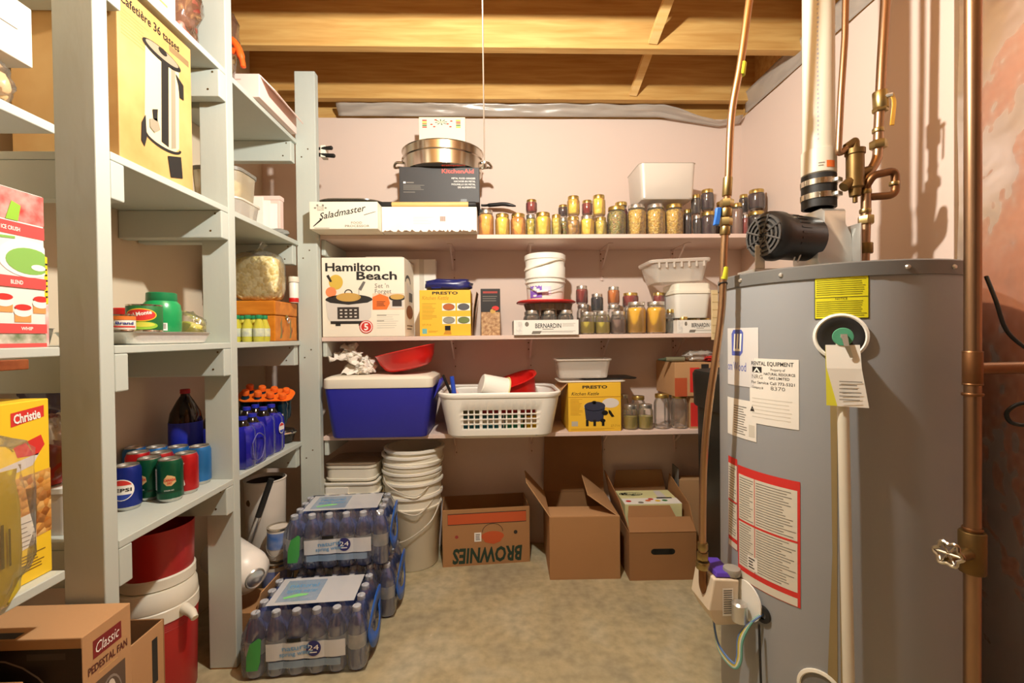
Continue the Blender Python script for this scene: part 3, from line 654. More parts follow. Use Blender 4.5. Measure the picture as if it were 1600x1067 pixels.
# ------------------------------------------------------------------ pipework
def pthing(name, label, pts, r_, m, cat='pipe', bend=.02, seg=12, smooth=False):
    t = thing(name, label, cat, pts[0]); o = Vector(pts[0])
    tube('pipe', smoothpath([Vector(p) - o for p in pts], 8) if smooth else roundpath([Vector(p) - o for p in pts], bend), r_, m, t, seg); return t, o
def ring_at(t, o, name, p, d, r_, h_, m, seg=16, hexa=False):
    d = Vector(d).normalized(); M = Matrix.Translation(Vector(p) - o) @ d.to_track_quat('Z', 'Y').to_matrix().to_4x4()
    return lathe(name, [(0, -h_ / 2), (r_ * .94, -h_ / 2), (r_, -h_ / 2 + .002), (r_, h_ / 2 - .002), (r_ * .94, h_ / 2), (0, h_ / 2)], m, t, 6 if hexa else seg, M)
# bright gas line with ball valve, hanging in the aisle
gl = [at(1176, -40, 1.22), at(1168, 20, 1.22), at(1157, 100, 1.22), at(1143, 180, 1.22), at(1138, 280, 1.22), at(1135, 330, 1.22), at(1131, 400, 1.22), at(1128, 480, 1.22), at(1118, 560, 1.22), at(1107, 640, 1.23), at(1100, 720, 1.24), at(1098, 800, 1.25), at(1098, 862, 1.25)]
gl = [at(1181, -110, 1.22)] + gl; gl = [Vector((gl[0].x + .02, gl[0].y, ZC - .006))] + gl
t, o = pthing('gas_line', 'bright copper gas line with a blue-handled valve beside the heater', gl, .0098, mat('bright_copper', '#c9a682', .32, 1., n=.3, ns=6, col2='#a47a56', stretch=(1, 1, .3)), smooth=True)
up = (gl[6] - gl[7]).normalized()
for (px, py), r_, h_, hx in (((1136.5, 292), .0125, .05, 0), ((1135.5, 318), .018, .02, 1), ((1134.5, 333), .016, .022, 0), ((1134, 347), .0175, .02, 1), ((1133, 361), .0135, .022, 0)): ring_at(t, o, 'fitting', at(px, py, 1.22), up, r_, h_, BRASS, 14, bool(hx))
q = at(1134, 334, 1.22) - o
hd = MB().loft([[q + Vector((-.016 - a, -.006 + b, c)) for a, b, c in ((0, 0, -.004), (0, .012, -.004), (0, .012, .004), (0, 0, .004))]] + [[q + Vector((dx, -.008, dz)) + Vector(k) for k in ((-.008, 0, 0), (.006, 0, 0), (.006, .012, 0), (-.008, .012, 0))] for dx, dz in ((-.020, .016), (-.022, -.005), (-.027, -.032))]).build('valve_handle', mat('blue_handle', '#2a6fd0', .4), t, bevel=.002)
for (px, py, Y) in ((1159, 108, 1.22), (1131, 427, 1.22)): ring_at(t, o, 'yellow_tape', at(px, py, Y), up if py > 200 else (gl[4] - gl[3]), .0106, .034, mat('yellow_tape', '#dde03a', .5), 14)
for py, r_ in ((853, .014), (868, .016), (882, .019)): ring_at(t, o, 'fitting', at(1098, py, 1.25), (0, 0, 1), r_, .02, BRASS, 14, py == 868)
e0 = at(1098, 884, 1.25)
tube('elbow_pipe', roundpath([e0 - o, e0 + Vector((0, 0, -.06)) - o, Vector((HX, HY, 0)) + gp(.06, -.02, .31) + Vector((0, 0, .02)) - o], .02), .011, COPPERD, t, 10)
ring_at(t, o, 'clip', at(1129.5, 444, 1.22), (0, .4, 1), .0125, .004, BLACK)
# hot and cold pipes over the heater
Yp = 1.27
p = [at(x, y, Yp) for x, y in ((1327, -150), (1320, 60), (1314, 150), (1309.5, 243))] + [at(1334, 222, Yp)]
t, o = pthing('copper_pipe', 'slim copper pipe dropping to the mixing valve behind the flue', [Vector((p[0].x, Yp, ZC - .006))] + p[1:], .0085, COPPER, bend=.018)
vb = at(1336, 268, Yp) - o
lathe('mixing_valve', [(0, -.09), (.006, -.088), (.006, -.072), (.014, -.07), (.016, -.05), (.022, -.045), (.022, .045), (.025, .048), (.025, .062), (.012, .066), (.011, .085), (0, .085)], BRONZE, t, 20, Matrix.Translation(vb))
tube('elbow_pipe', roundpath([vb + Vector((0, 0, .08)), at(1336, 220, Yp) - o, at(1322, 230, Yp) - o], .012), .0105, BRONZE, t, 10)
tube('side_outlet', [vb + Vector((-.034, 0, -.045)), vb + Vector((0, 0, -.02))], [.014, .016], BRONZE, t, 12)
tube('side_outlet', [vb + Vector((.045, 0, .005)), vb + Vector((0, 0, -.01))], [.012, .016], BRONZE, t, 12)
p = [at(x, y, Yp) for x, y in ((1388, -150), (1384, 0), (1378, 100), (1373, 200), (1371, 250), (1353, 278), (1353, 330), (1350, 400))]
t, o = pthing('copper_pipe', 'thick copper pipe with a yellow-handled ball valve above the heater', [Vector((p[0].x, Yp, ZC - .006))] + p[1:-1] + [Vector((p[-1].x, Yp, HT + .004))], .0125, COPPER, bend=.022)
ring_at(t, o, 'ball_valve', at(1376, 157, Yp), (-.05, 0, 1), .019, .05, BRASS); ring_at(t, o, 'valve_hex', at(1375.5, 172, Yp), (-.05, 0, 1), .0195, .012, BRASS, 6, True)
ring_at(t, o, 'union_nut', at(1372.5, 226, Yp), (-.03, 0, 1), .0215, .022, BRASS, 6, True); ring_at(t, o, 'union_nut', at(1353, 344, Yp), (0, 0, 1), .020, .024, BRASS, 6, True)
ring_at(t, o, 'solder_collar', at(1353, 388, Yp), (0, 0, 1), .017, .03, BRONZE)
for px, py in ((1352.5, 300), (1352, 330), (1372, 204)): ring_at(t, o, 'solder_collar', at(px, py, Yp), (0, 0, 1), .0145, .012, BRASS)
hv = at(1384, 150, Yp - .015) - o
tube('valve_stem', [at(1376, 154, Yp) - o, hv, hv + Vector((.012, -.01, 0))], .006, CHROME, t, 8)
MB().loft([[hv + Vector((.008 + dx, -.008, dz)) + Vector(k) for k in ((-.006, 0, 0), (.007, 0, 0), (.007, .004, 0), (-.006, .004, 0))] for dx, dz in ((.002, .006), (.010, -.015), (.010, -.03), (.004, -.085))]).build('valve_handle', mat('yellow_handle', '#d8a12a', .4), t, bevel=.002)
tube('bypass_loop', roundpath([at(1353, 292, Yp - .005) - o, at(1364, 274, Yp - .02) - o, at(1399, 266, Yp - .02) - o, at(1399, 305, Yp - .02) - o, at(1355, 308, Yp) - o], .02, 6), .0105, COPPERD, t, 12)
ring_at(t, o, 'solder_collar', at(1397, 287, Yp - .02), (0, 0, 1), .0125, .01, BRASS)
# tall supply pipe in front of the insulation
Yt = .90; xt = xx(1520, Yt, 300)
t = thing('supply_pipe', 'tall copper supply pipe with a wheel valve in front of the insulation', 'pipe', (xt, Yt, 0)); o = Vector((xt, Yt, 0))
tube('pipe', [(0, 0, .0), (0, 0, ZC - .002)], .0138, COPPER, t, 16)
for py, h_, r_ in ((550, .004, .0165), (575, .07, .0160), (600, .004, .0168), (616, .006, .0175), (826, .006, .017)): ring_at(t, o, 'solder_collar', (xt, Yt, zz(1520, py, Yt)), (0, 0, 1), r_, h_, COPPERD)
zb = zz(1520, 576, Yt); tube('branch_pipe', [(0, 0, zb), (.30, .02, zb)], .0125, COPPERD, t, 12)
zv = zz(1520, 862, Yt); ring_at(t, o, 'valve_body', (xt, Yt, zv), (0, 0, 1), .022, .085, BRONZE)
whc = at(1482, 865, Yt - .03) - o
tube('valve_stem', [(0, 0, zv), (whc.x, whc.y, zv - .001)], [.014, .008], BRONZE, t, 10)
wd = (Vector(whc) - Vector((0, 0, zv))).normalized(); Mw = Matrix.Translation(whc) @ wd.to_track_quat('Z', 'Y').to_matrix().to_4x4()
tube('wheel_handle', [Mw @ Vector(((.021 + .003 * math.cos(6 * a)) * math.cos(a), (.021 + .003 * math.cos(6 * a)) * math.sin(a), .002)) for a in [2 * math.pi * k / 36 for k in range(37)]], .0038, STEEL, t, 8)
for k in range(3): tube('wheel_spoke', [Mw @ Vector((.02 * math.cos(k * 1.047), .02 * math.sin(k * 1.047), .001)), Mw @ Vector((-.02 * math.cos(k * 1.047), -.02 * math.sin(k * 1.047), .001))], .0025, STEEL, t, 6)
tag(tube('black_cable', smoothpath([at(1541, 432, 1.05), at(1556, 470, 1.02), at(1572, 515, 1.0), at(1602, 543, .98), at(1640, 560, .96)], 6), .0042, BLACK), 'thick black cable curving down beside the tall copper pipe', 'cable')
tag(tube('black_cable', smoothpath([at(1620, 628, .98), at(1590, 632, .99), at(1573, 645, 1.0), at(1580, 660, 1.0), at(1605, 664, .99), at(1630, 655, .98)], 6), .0045, BLACK), 'loop of black cable below the horizontal copper branch', 'cable')

# ------------------------------------------------------------------ black tank behind the heater
bx_ = 1.055; by_ = 1.80
t = thing('brine_tank', 'tall black plastic tank half hidden behind the heater', 'tank', (bx_, by_, 0))
BIN = mat('bin_black', '#1a1c1a', .45, n=.2, ns=6, col2='#232623')
rows('body', [(.37, .37, .10, 0), (.39, .39, .11, .02), (.405, .405, .11, .80), (.405, .405, .11, .82)], BIN, t, 7)
rows('lid_skirt', [(.425, .425, .12, .795), (.432, .432, .12, .80), (.44, .44, .12, .93), (.425, .425, .115, .945), (.33, .33, .09, .952)], BIN, t, 7)

# ================================================================== jars
JAR = {}
def jar_meshes(h_, d_, fill):
    k = (round(h_, 4), round(d_, 4), fill)
    if k in JAR: return JAR[k]
    r_ = d_ / 2; t = .0022
    g = MB().lathe([(0, .004), (r_ * .82, .002), (r_ * .9, 0), (r_, .008), (r_, h_ * .70), (r_ * .97, h_ * .76), (r_ * .84, h_ * .835), (r_ * .80, h_ * .86), (r_ * .80, h_ * .97)], 20).mesh('glass')
    top = h_ * .74 * fill + .004; rt = r_ - t if fill < .97 else r_ * .86
    pr = [(0, .006), (r_ - t - .003, .006), (r_ - t, .012), (r_ - t, h_ * .70 * min(fill, 1))]
    if fill > .97: pr += [(r_ * .93, h_ * .76), (r_ * .80, h_ * .82), (0, h_ * .83)]
    else: pr += [(0, h_ * .70 * fill)]
    c = MB().lathe(pr, 20).mesh('contents')
    rl = r_ * .86; l = MB().lathe([(0, h_ - .001), (rl - .005, h_ - .001), (rl - .004, h_), (rl - .001, h_), (rl, h_ - .002), (rl, h_ - .017), (rl - .002, h_ - .018)], 22).mesh('lid')
    JAR[k] = (g, c, l); return JAR[k]
def jar(label, x, y, z, h_, d_, content, fill=1., lid=GOLDLID, group=None, glass=GLASS):
    g, c, l = jar_meshes(h_, d_, fill); t = thing('canning_jar', label, 'jar', (x, y, z), random.uniform(0, 360), group)
    def pt(n, me, m):
        o = link(n, me, None, t)
        if not me.materials: me.materials.append(m)
        o.material_slots[0].link = 'OBJECT'; o.material_slots[0].material = m
    pt('glass', g, glass)
    if content: pt('contents', c, content)
    if lid: pt('lid', l, lid)
    return t
PEACH = chunks('peach_slices', ['#d98a1e', '#eda62c', '#f3bb4a', '#cf7f1a'], 34); YEL = chunks('yellow_fruit', ['#eec02a', '#f4d04a', '#d9a31c'], 40)
YELG = chunks('yellow_pickle', ['#cdb23a', '#e6cf5a', '#a3962c', '#dcc24a'], 55); RELISH = chunks('green_relish', ['#7d7a30', '#a8973f', '#5e5c22', '#b89a4e', '#8f5a2a'], 130)
CORN = chunks('corn_relish', ['#c99a36', '#e0bd58', '#a7802a', '#d8a840'], 120); MIXB = chunks('mixed_chutney', ['#a8762c', '#c9943e', '#7d5a24', '#dba948'], 60)
JAMD = mat('dark_jam', '#2a1016', .15); JAMP = mat('plum_jam', '#3c1a24', .15); JAMR = mat('red_jam', '#8e1712', .15); JAMO = mat('orange_jelly', '#d0761a', .15)
JAMB = mat('blueberry_jam', '#1f1a2a', .2); BROTHY = mat('yellow_honey', '#efbb12', .2, n=.6, ns=5, col2='#d8a81c', stretch=(.1, .1, 1.4)); PALE = mat('pale_green_broth', '#cdb93a', .2, n=.4, ns=10, col2='#dcca62')
ROSE = mat('rosy_liquid', '#8d6a5c', .25, n=.4, ns=16, col2='#a88a78'); SMOKE = film('smoky_glass', '#cfcfc8', .75, .06, '#77756c')
def jrow(items, z, Y):
    for px0, px1, pyt, dy, con, fill, lid, lab in items:
        y = Y + dy; pc = (px0 + px1) / 2; a = xx(px0, y, 360); b = xx(px1, y, 360); d_ = (b - a); h_ = zz(pc, pyt, y - d_ / 2) - z
        jar(lab, (a + b) / 2, y, z, max(h_, .05), d_, con, fill, lid)
# top shelf, bottom row
G, S_ = GOLDLID, SILVERLID
yj = YS + .05
jrow([(747, 772, 326, 0, PEACH, 1, S_, 'jar of orange peach slices standing against the white carton'),
      (773.5, 797, 332, 0, YEL, 1, G, 'jar of yellow fruit, second from the white carton'),
      (797.5, 822, 332, 0, PEACH, 1, G, 'jar of deep orange peaches, third from the white carton'),
      (836, 861, 330, 0, YEL, 1, G, 'wide jar of yellow fruit with the red jam jar behind its shoulder'),
      (861.5, 877, 334, -.01, YELG, 1, G, 'slim jar of yellow pickle beside the wide yellow fruit jar'),
      (885, 906, 337, 0, MIXB, 1, G, 'jar of brown mixed chutney under a tall yellow jar'),
      (906.5, 929, 335, 0, YEL, 1, S_, 'jar of pale yellow fruit between the two stacked yellow jars'),
      (929.5, 948, 338, -.005, YELG, 1, G, 'small jar of yellow pickle beside the relish jar'),
      (948.5, 978, 320, .005, RELISH, 1, G, 'tall jar of green and brown relish'),
      (980, 1009.5, 317, .005, CORN, 1, S_, 'first tall jar of golden corn relish under the frosted tub'),
      (1010, 1039, 316.5, .005, CORN, 1, S_, 'middle tall jar of golden corn relish under the frosted tub'),
      (1039.5, 1067, 316.5, .005, CORN, 1, G, 'last tall jar of corn relish, next to the dark jam jars')], S1, yj)
jrow([(821, 838, 334, .075, YELG, 1, S_, 'jar of green-yellow pickle carrying a small red jam jar'),
      (873, 888, 339, .075, RELISH, 1, S_, 'small jar of green relish half hidden under a purple jam jar'),
      (908, 926, 337, .09, YELG, 1, G, 'jar of yellow pickle hidden under the dark red jam jar'),
      (960, 981, 314, .10, JAMR, 1, G, 'tall jar of brownish red preserve peeking over the relish jar')], S1, yj)
def stack(pc, px0, px1, pyt, pyb, y, con, lab, lid=G, fill=1.):
    a, b = xx(px0, y, 330), xx(px1, y, 330); z0 = zz(pc, pyb, y); h_ = zz(pc, pyt, y) - z0
    return jar(lab, (a + b) / 2, y, z0, h_, b - a, con, fill, lid)
def topz(px, pyt, y): return zz(px, pyt, y)
stack(830, 821.5, 839.5, 313, 333, yj + .075, JAMR, 'small jar of red jam perched on the yellow-green jar')
stack(880, 872, 887.5, 321, 338.5, yj + .075, JAMP, 'small jar of purple jam on the half-hidden relish jar')
stack(896, 886, 906, 307.5, 336.6, yj, YEL, 'upright jar of yellow jelly stacked on the brown chutney')
stack(918, 909, 926, 314, 336.5, yj + .09, JAMR, 'small jar of dark red jam between two stacked yellow jars')
stack(936, 925.5, 946, 306, 337.6, yj - .003, YEL, 'upright jar of yellow jelly stacked beside the relish jar')
# dark jams at the wall end
jrow([(1068, 1080.5, 326, .02, JAMD, 1, G, 'narrow jar of black jam touching the last corn jar'),
      (1083, 1095, 335, .0, JAMD, 1, S_, 'short jar of black jam at the front under a gold-lidded jar'),
      (1095.5, 1118, 329, .0, JAMP, 1, G, 'wide jar of dark plum jam at the front under another jar'),
      (1143, 1160, 316, .01, ROSE, 1, G, 'cloudy grey glass jar beside the gas valve'),
      (1160.5, 1169, 334, .0, JAMR, 1, S_, 'thin jar of red jam near the end of the top shelf'),
      (1170, 1194, 328, .01, JAMD, 1, G, 'wide jar of black jam under another, last on the top shelf')], S1, yj)
jrow([(1119, 1138, 313, .08, JAMD, 1, G, 'tall jar of black jam behind the blue valve handle'),
      (1155, 1171, 334, .10, JAMD, 1, G, 'black jam jar in the second row behind the thin red one')], S1, yj)
stack(1088, 1080, 1094.5, 305, 334.6, yj, JAMD, 'gold-lidded jar of black jam stacked above the short one')
stack(1104, 1095.8, 1115, 297, 328.6, yj, JAMP, 'tallest stacked jar of plum jam beside the frosted tub')
stack(1163, 1155.5, 1168.5, 304.5, 333.5, yj + .10, JAMD, 'small stacked jar of black jam left of the end jar')
stack(1182, 1170, 1194, 297.5, 327.6, yj + .01, JAMP, 'stacked jar of plum jam at the very end of the shelf')
# middle shelf jars
ym = YS + .045
jrow([(905, 928, 487, 0, PALE, .8, S_, 'jar of pale green broth beside the white jar tray'),
      (928.8, 952, 486, 0, PALE, .75, S_, 'second jar of pale green broth from the white jar tray'),
      (953, 977, 486, 0, ROSE, .9, S_, 'jar of rosy clear liquid beside the big yellow jars'),
      (978.5, 1008, 471, .01, BROTHY, 1, S_, 'big jar of bright yellow honey, nearer the rosy jar'),
      (1008.8, 1039, 470.5, .01, BROTHY, 1, S_, 'big jar of bright yellow honey, nearer the white pail'),
      (1040, 1053, 483, .02, SMOKE, .9, G, 'narrow dark glass jar beside the second yellow honey jar')], S2, ym)
yk = ym + .098
jrow([(900, 920, 475.5, 0, ROSE, .8, S_, 'back row jar carrying the red jam jar'),
      (922, 942, 487.5, 0, PALE, .8, S_, 'back row jar carrying the blueberry jam jar'),
      (947, 969, 476, 0, ROSE, .8, S_, 'back row jar carrying the orange jelly jar'),
      (972, 996, 480.5, .0, SMOKE, .8, S_, 'back row jar hidden behind the first big yellow jar'),
      (1018, 1038, 480.5, .0, SMOKE, .8, S_, 'back row jar hidden behind the second big yellow jar')], S2, yk)
stack(908, 898.5, 917.5, 447, 475, yk, JAMR, 'red jam jar standing high beside the white pails', S_)
stack(932, 922, 941.5, 459.5, 487, yk, JAMB, 'blueberry jam jar between the red and orange jars', S_)
stack(958, 948, 967, 448.5, 475.5, yk, JAMO, 'orange jelly jar standing high on the middle shelf', S_)
stack(984, 971.5, 996.5, 458, 480, yk, JAMR, 'brown-red jam jar behind the first big yellow jar', G)
stack(1028, 1019, 1037.5, 457.5, 480, yk, JAMR, 'dark red jam jar behind the second big yellow jar', G)
# lowest shelf jars
y3 = YS + .05
jrow([(971.5, 994, 634, 0, PALE, .75, S_, 'half-full jar of yellow liquid touching the kettle box'),
      (994.5, 1018, 633, 0, PALE, .75, S_, 'half-full jar of yellow liquid beside the clear empty jars'),
      (1020, 1044.5, 617, .01, None, 1, G, 'empty clear glass jar beside the yellow jars'),
      (1046.5, 1072, 617.5, .008, None, 1, G, 'empty clear glass jar nearest the black tank')], S3, y3)
jrow([(984, 1006, 620, .085, None, 1, G, 'empty jar behind the two half-full yellow jars'), (965, 980, 617, .10, None, 1, S_, 'empty jar peeking out behind the kettle box'),
      (1036, 1052, 615, .10, None, 1, S_, 'empty jar behind and between the clear front jars')], S3, y3)

# ================================================================== top shelf goods
def pail_prof(r0, r1, h_, t=.003):
    return [(0, 0), (r0 - .006, 0), (r0, .006), (r1 - .001, h_ * .80), (r1 + .006, h_ * .80), (r1 + .007, h_ * .82), (r1 + .002, h_ * .825), (r1 + .002, h_ * .90), (r1 + .007, h_ * .905), (r1 + .007, h_ * .925), (r1 + .002, h_ * .93), (r1 + .003, h_ * .985), (r1 + .008, h_ * .99), (r1 + .008, h_), (r1 - .002, h_), (r0 - t, .01), (0, .008)]
Y0 = 1.985; a, b = -.7995, xx(590, Y0, 340)
t, w_, d_, h_ = carton('food_processor_box', 'cream food processor box with cursive black script overhanging the post', 'box', a, b, Y0, .32, S1 + .0005, zz(540, 315, Y0), OFFW, 0)
f = fr(t, w_, d_, h_)
f.text('Saladmaster', .15, .34, .34, INK, 'lettering', 2, fit=.70, shear=.35, rot=11, bold=.008)
f.poly([(.16, .36), (.05, .10), (.065, .095), (.19, .34)], INK, 'lettering', 2); f.poly([(.80, .52), (.97, .64), (.97, .625), (.80, .50)], INK, 'lettering', 2)
f.text('FOOD', .61, .19, .11, GREYINK, fit=.16, bold=.01); f.text('PROCESSOR', .52, .07, .11, GREYINK, fit=.36, bold=.01)
for k, (u, v) in enumerate(((.12, .87), (.20, .87), (.085, .77), (.24, .77))):
    pts = [(u + .025 * (1 if i % 2 == 0 else .4) * math.sin(i * math.pi / 5), v + .05 * (1 if i % 2 == 0 else .4) * math.cos(i * math.pi / 5)) for i in range(10)]
    f.poly(pts, GREYINK, 'star_logo', 2)
for i, s in enumerate(('FIVE', 'STAR', 'SERIES')): f.text(s, .115, .79 - .06 * i, .06, GREYINK, 'star_logo', 2, fit=.10)
f.lines(.07, .3, .02, .06, 1, GREYINK, 'fine_print'); f.done()
# dark oval tray on the box
zs = zz(540, 315, Y0)
t = thing('oval_tray', 'dark glass oval tray lying on the cream food processor box', 'tray', (xx(552, 2.18, 305), 2.18, zs + .001))
TRG = film('dark_glass', '#6a6a60', .5, .08, '#3a3833')
MB().loft([rrect(.24, .15, .07, 0, 7), rrect(.26, .17, .08, .006, 7), rrect(.30, .20, .095, .034, 7), rrect(.31, .21, .10, .036, 7), rrect(.295, .195, .09, .036, 7), rrect(.25, .16, .075, .009, 7)]).build('dish', TRG, t)
MB().loft([rrect(.318, .218, .104, .035, 7), rrect(.318, .218, .104, .040, 7), rrect(.296, .196, .094, .040, 7), rrect(.296, .196, .094, .0365, 7)], False, False).build('rim', mat('tray_rim', '#5b5448', .25), t)
# white carton with torn base edge
Y0 = 2.045; a, b = xx(596, Y0, 345), xx(744.5, Y0, 345)
t, w_, d_, h_ = carton('long_carton', 'long white carton with a scuffed base edge under the wooden handles', 'box', a, b, Y0, .30, S1 + .0005, zz(670, 323, Y0), mat('white_card', '#f3ede2', .65, n=.1, ns=9), .6)
f = fr(t, w_, d_, h_); f.rect(.61, .42, .67, .62, mat('rose_print', '#c9a79a', .6), 'barcode', 1)
for k in range(5): f.rect(.613 + .011 * k, .43, .618 + .011 * k, .61, GREYINK, 'barcode', 2)
f.lines(.33, .56, .30, .62, 5, mat('faint_print'), 'fine_print', 1, .4, .2)
rd = random.Random(3)
for k in range(26): u = rd.random(); f.poly([(u, 0), (min(u + .03 + .04 * rd.random(), 1), 0), (u + .02, .05 + .05 * rd.random())], mat('scuff_brown', '#7b6048', .8), 'torn_edge', 1)
f.done(); zc = zz(670, 323, Y0)
# two wooden handles with black ends
for k, (py, Y, dz, lab) in enumerate(((317.5, 2.075, 0, 'upper of two wooden rods with black ends on the white carton'), (320, 2.055, 0, 'nearer wooden rod with black ends on the white carton'))):
    Y = 2.06 + .032 * (1 - k); xa, xb = xx(602, Y, 318), xx(744, Y, 316); r_ = .0125
    t = thing('wooden_rod', lab, 'rod', ((xa + xb) / 2, Y, zc + r_ + .001), group='wooden rods on the carton')
    L_ = (xb - xa) / 2; M = Matrix.Rotation(R(90), 4, 'Y')
    lathe('shaft', [(0, -L_ + .03), (r_ * .95, -L_ + .03), (r_ * .95, L_ - .035), (0, L_ - .035)], WOODTAN, t, 16, M)
    lathe('grip_end', [(0, -L_ - .02), (r_ * .8, -L_ - .02), (r_, -L_ - .015), (r_, -L_ + .03), (0, -L_ + .03)], BLACKR, t, 16, M)
    lathe('grip_end', [(0, L_ - .035), (r_, L_ - .035), (r_, L_ - .005), (r_ * .8, L_), (0, L_)], BLACKR, t, 16, M)
# black appliance box and the steel pot
zk = zc + .028; Y0 = 2.075; a, b = xx(623, Y0, 285), xx(748, Y0, 285)
t, w_, d_, h_ = carton('attachment_box', 'black box with red and white lettering under the steel pot', 'box', a, b, Y0, .24, zk, zz(685, 261, Y0), DARKCARD, 1.5)
f = fr(t, w_, d_, h_); KR = mat('brand_red', '#d9412f', .5)
f.text('KitchenAid', .53, .83, .17, KR, fit=.40, bold=.02)
for i, s in enumerate(('METAL FOOD GRINDER', 'HACHOIR EN METAL', 'MOLINILLO DE METAL', 'DE ALIMENTOS')): f.text(s, .95 - (.30, .27, .30, .22)[i], .66 - .085 * i, .07, WHITEINK, fit=(.30, .27, .30, .22)[i])
f.rect(.05, .53, .08, .58, WHITEINK, 'logo', 1); f.rect(.09, .54, .18, .57, GREYINK, 'fine_print', 1); f.lines(.05, .32, .34, .50, 4, GREYINK, 'fine_print'); f.lines(.05, .2, .26, .31, 1, GREYINK, 'fine_print')
f.rect(.76, .02, .84, .10, BLACK, 'print', 1); f.done(); zp = zz(685, 261, Y0)
yp_ = 2.205; xp = (xx(627, yp_, 235) + xx(757, yp_, 235)) / 2; rp0 = (xx(757, yp_, 235) - xx(627, yp_, 235)) / 2 * .98
t = thing('steel_pot', 'wide stainless steel pot with loop handles on the black box', 'pot', (xp, yp_, zp + .001)); rq = min(rp0, YB - yp_ - .012)
ph = zz(690, 216, yp_ - rq) - zp
MB().loft([[Vector((rp0 * k * math.cos(a), rq * k * math.sin(a), z)) for a in [2 * math.pi * i / 48 for i in range(48)]] for k, z in ((.3, .0), (.90, .0), (.95, .006), (.965, ph * .60), (1.0, ph * .63), (1.0, ph * .655), (.965, ph * .67), (.975, ph * .985), (1.0, ph), (.985, ph + .002), (.955, ph * .97), (.94, .012), (.3, .008))]).build('pot_body', STEEL, t)
for s in (-1, 1): tube('loop_handle', smoothpath([(s * rp0 * .95, -.035, ph * .5), (s * (rp0 + .022), -.03, ph * .52), (s * (rp0 + .038), 0, ph * .42), (s * (rp0 + .022), .03, ph * .52), (s * rp0 * .95, .035, ph * .5)], 6), .006, STEEL, t, 10)
# patterned card standing in the pot
ya = 2.20; a, b = xx(655, ya, 200), xx(727, ya, 200)
t = thing('patterned_card', 'white box with red, green and yellow dots standing in the steel pot', 'box', ((a + b) / 2, ya, zp + .015)); hh = zz(690, 184, ya) - zp - .015; w_ = b - a
box('body', -w_ / 2, w_ / 2, -.006, .02, 0, hh, mat('cream_card', '#f2e7c8', .6), t, .001); f = fr(t, w_, .012, hh)
GR2 = mat('leaf_green', '#2f4a2a', .6)
for k, (c, v) in enumerate(((REDINK, .93), (YELLOW, .90), (ORANGE, .87), (GREENINK, .84), (REDINK, .81))): f.rect(.07, v, .17, v + .022, c, 'print', 1); f.rect(.80, v, .90, v + .022, (YELLOW, REDINK, ORANGE, GREENINK, YELLOW)[k], 'print', 1)
for k in range(8): aa = k * math.pi / 4; f.poly([(.48, .91), (.48 + .13 * math.cos(aa), .91 + .05 * math.sin(aa)), (.48 + .13 * math.cos(aa + .25), .91 + .05 * math.sin(aa + .25))], GR2, 'print', 1)
for u, v in ((.27, .87), (.33, .83), (.68, .83), (.62, .88), (.36, .95), (.7, .93)): f.ell(u, v, .03, .012, REDINK, 'print', 1, n=12)
f.done()
# frying pan behind the jars, handle towards the room
t = thing('frying_pan', 'black frying pan on edge against the wall with its handle above the peach jars', 'pan', (-.165, 2.352, S1 + .001)); Mp = Matrix.Translation((0, 0, .115)) @ Matrix.Rotation(R(-90), 4, 'X')
lathe('pan_body', [(0, .042), (.085, .042), (.112, .002), (.115, .0), (.111, .0), (.083, .038), (0, .038)], BLACK, t, 32, Mp)
pa = at(757, 321, 2.36) - t.location; pcx = at(788, 319, 2.34) - t.location; pd = at(806, 322, 2.33) - t.location
MB().tube(smoothpath([Vector((.09, .01, pa.z + .002)), pa, pa.lerp(pcx, .5), pcx, pd], 6), [.006] * 9 + [.010] * 12 + [.0085, .007, .005, .003], 10).build('pan_handle', BLACK, t)
# frosted tub on the corn jars
yt = 2.15; a, b = xx(995, yt, 300), xx(1081, yt, 300); z0 = zz(1030, 315.8, yt); z1 = zz(1030, 262, yt)
t = thing('frosted_tub', 'frosted white square tub standing on the corn relish jars', 'tub', ((a + b) / 2, yt + .055, z0 + .002)); w_ = b - a; hh = z1 - z0
MB().loft([rrect(w_ * .90, .19, .02, 0), rrect(w_ * .93, .20, .022, .006), rrect(w_, .215, .024, hh), rrect(w_ * 1.02, .222, .026, hh + .002), rrect(w_ * .97, .205, .022, hh), rrect(w_ * .91, .19, .02, .008)]).build('tub_body', FROST, t)
# black handles poking out beside the post
ph_ = at(505, 237, 2.13)
t = thing('knife_holder', 'white holder with two black handles behind the last shelving post', 'knife holder', (-.795, 2.135, ph_.z - .03))
box('holder', -.004, .02, -.02, .02, 0, .055, WHITE2, t, .003)
for py, dx in ((231, 519), (242, 523)):
    q = at(500, py + (1 if py < 235 else 0), 2.125) - t.location; e = at(dx, py + (0 if py < 235 else 1.5), 2.11) - t.location
    tube('handle', [q.lerp(Vector((0, 0, .03)), .2), q, e.lerp(q, .06), e], [.0085, .0095, .0095, .007], BLACK, t, 12)

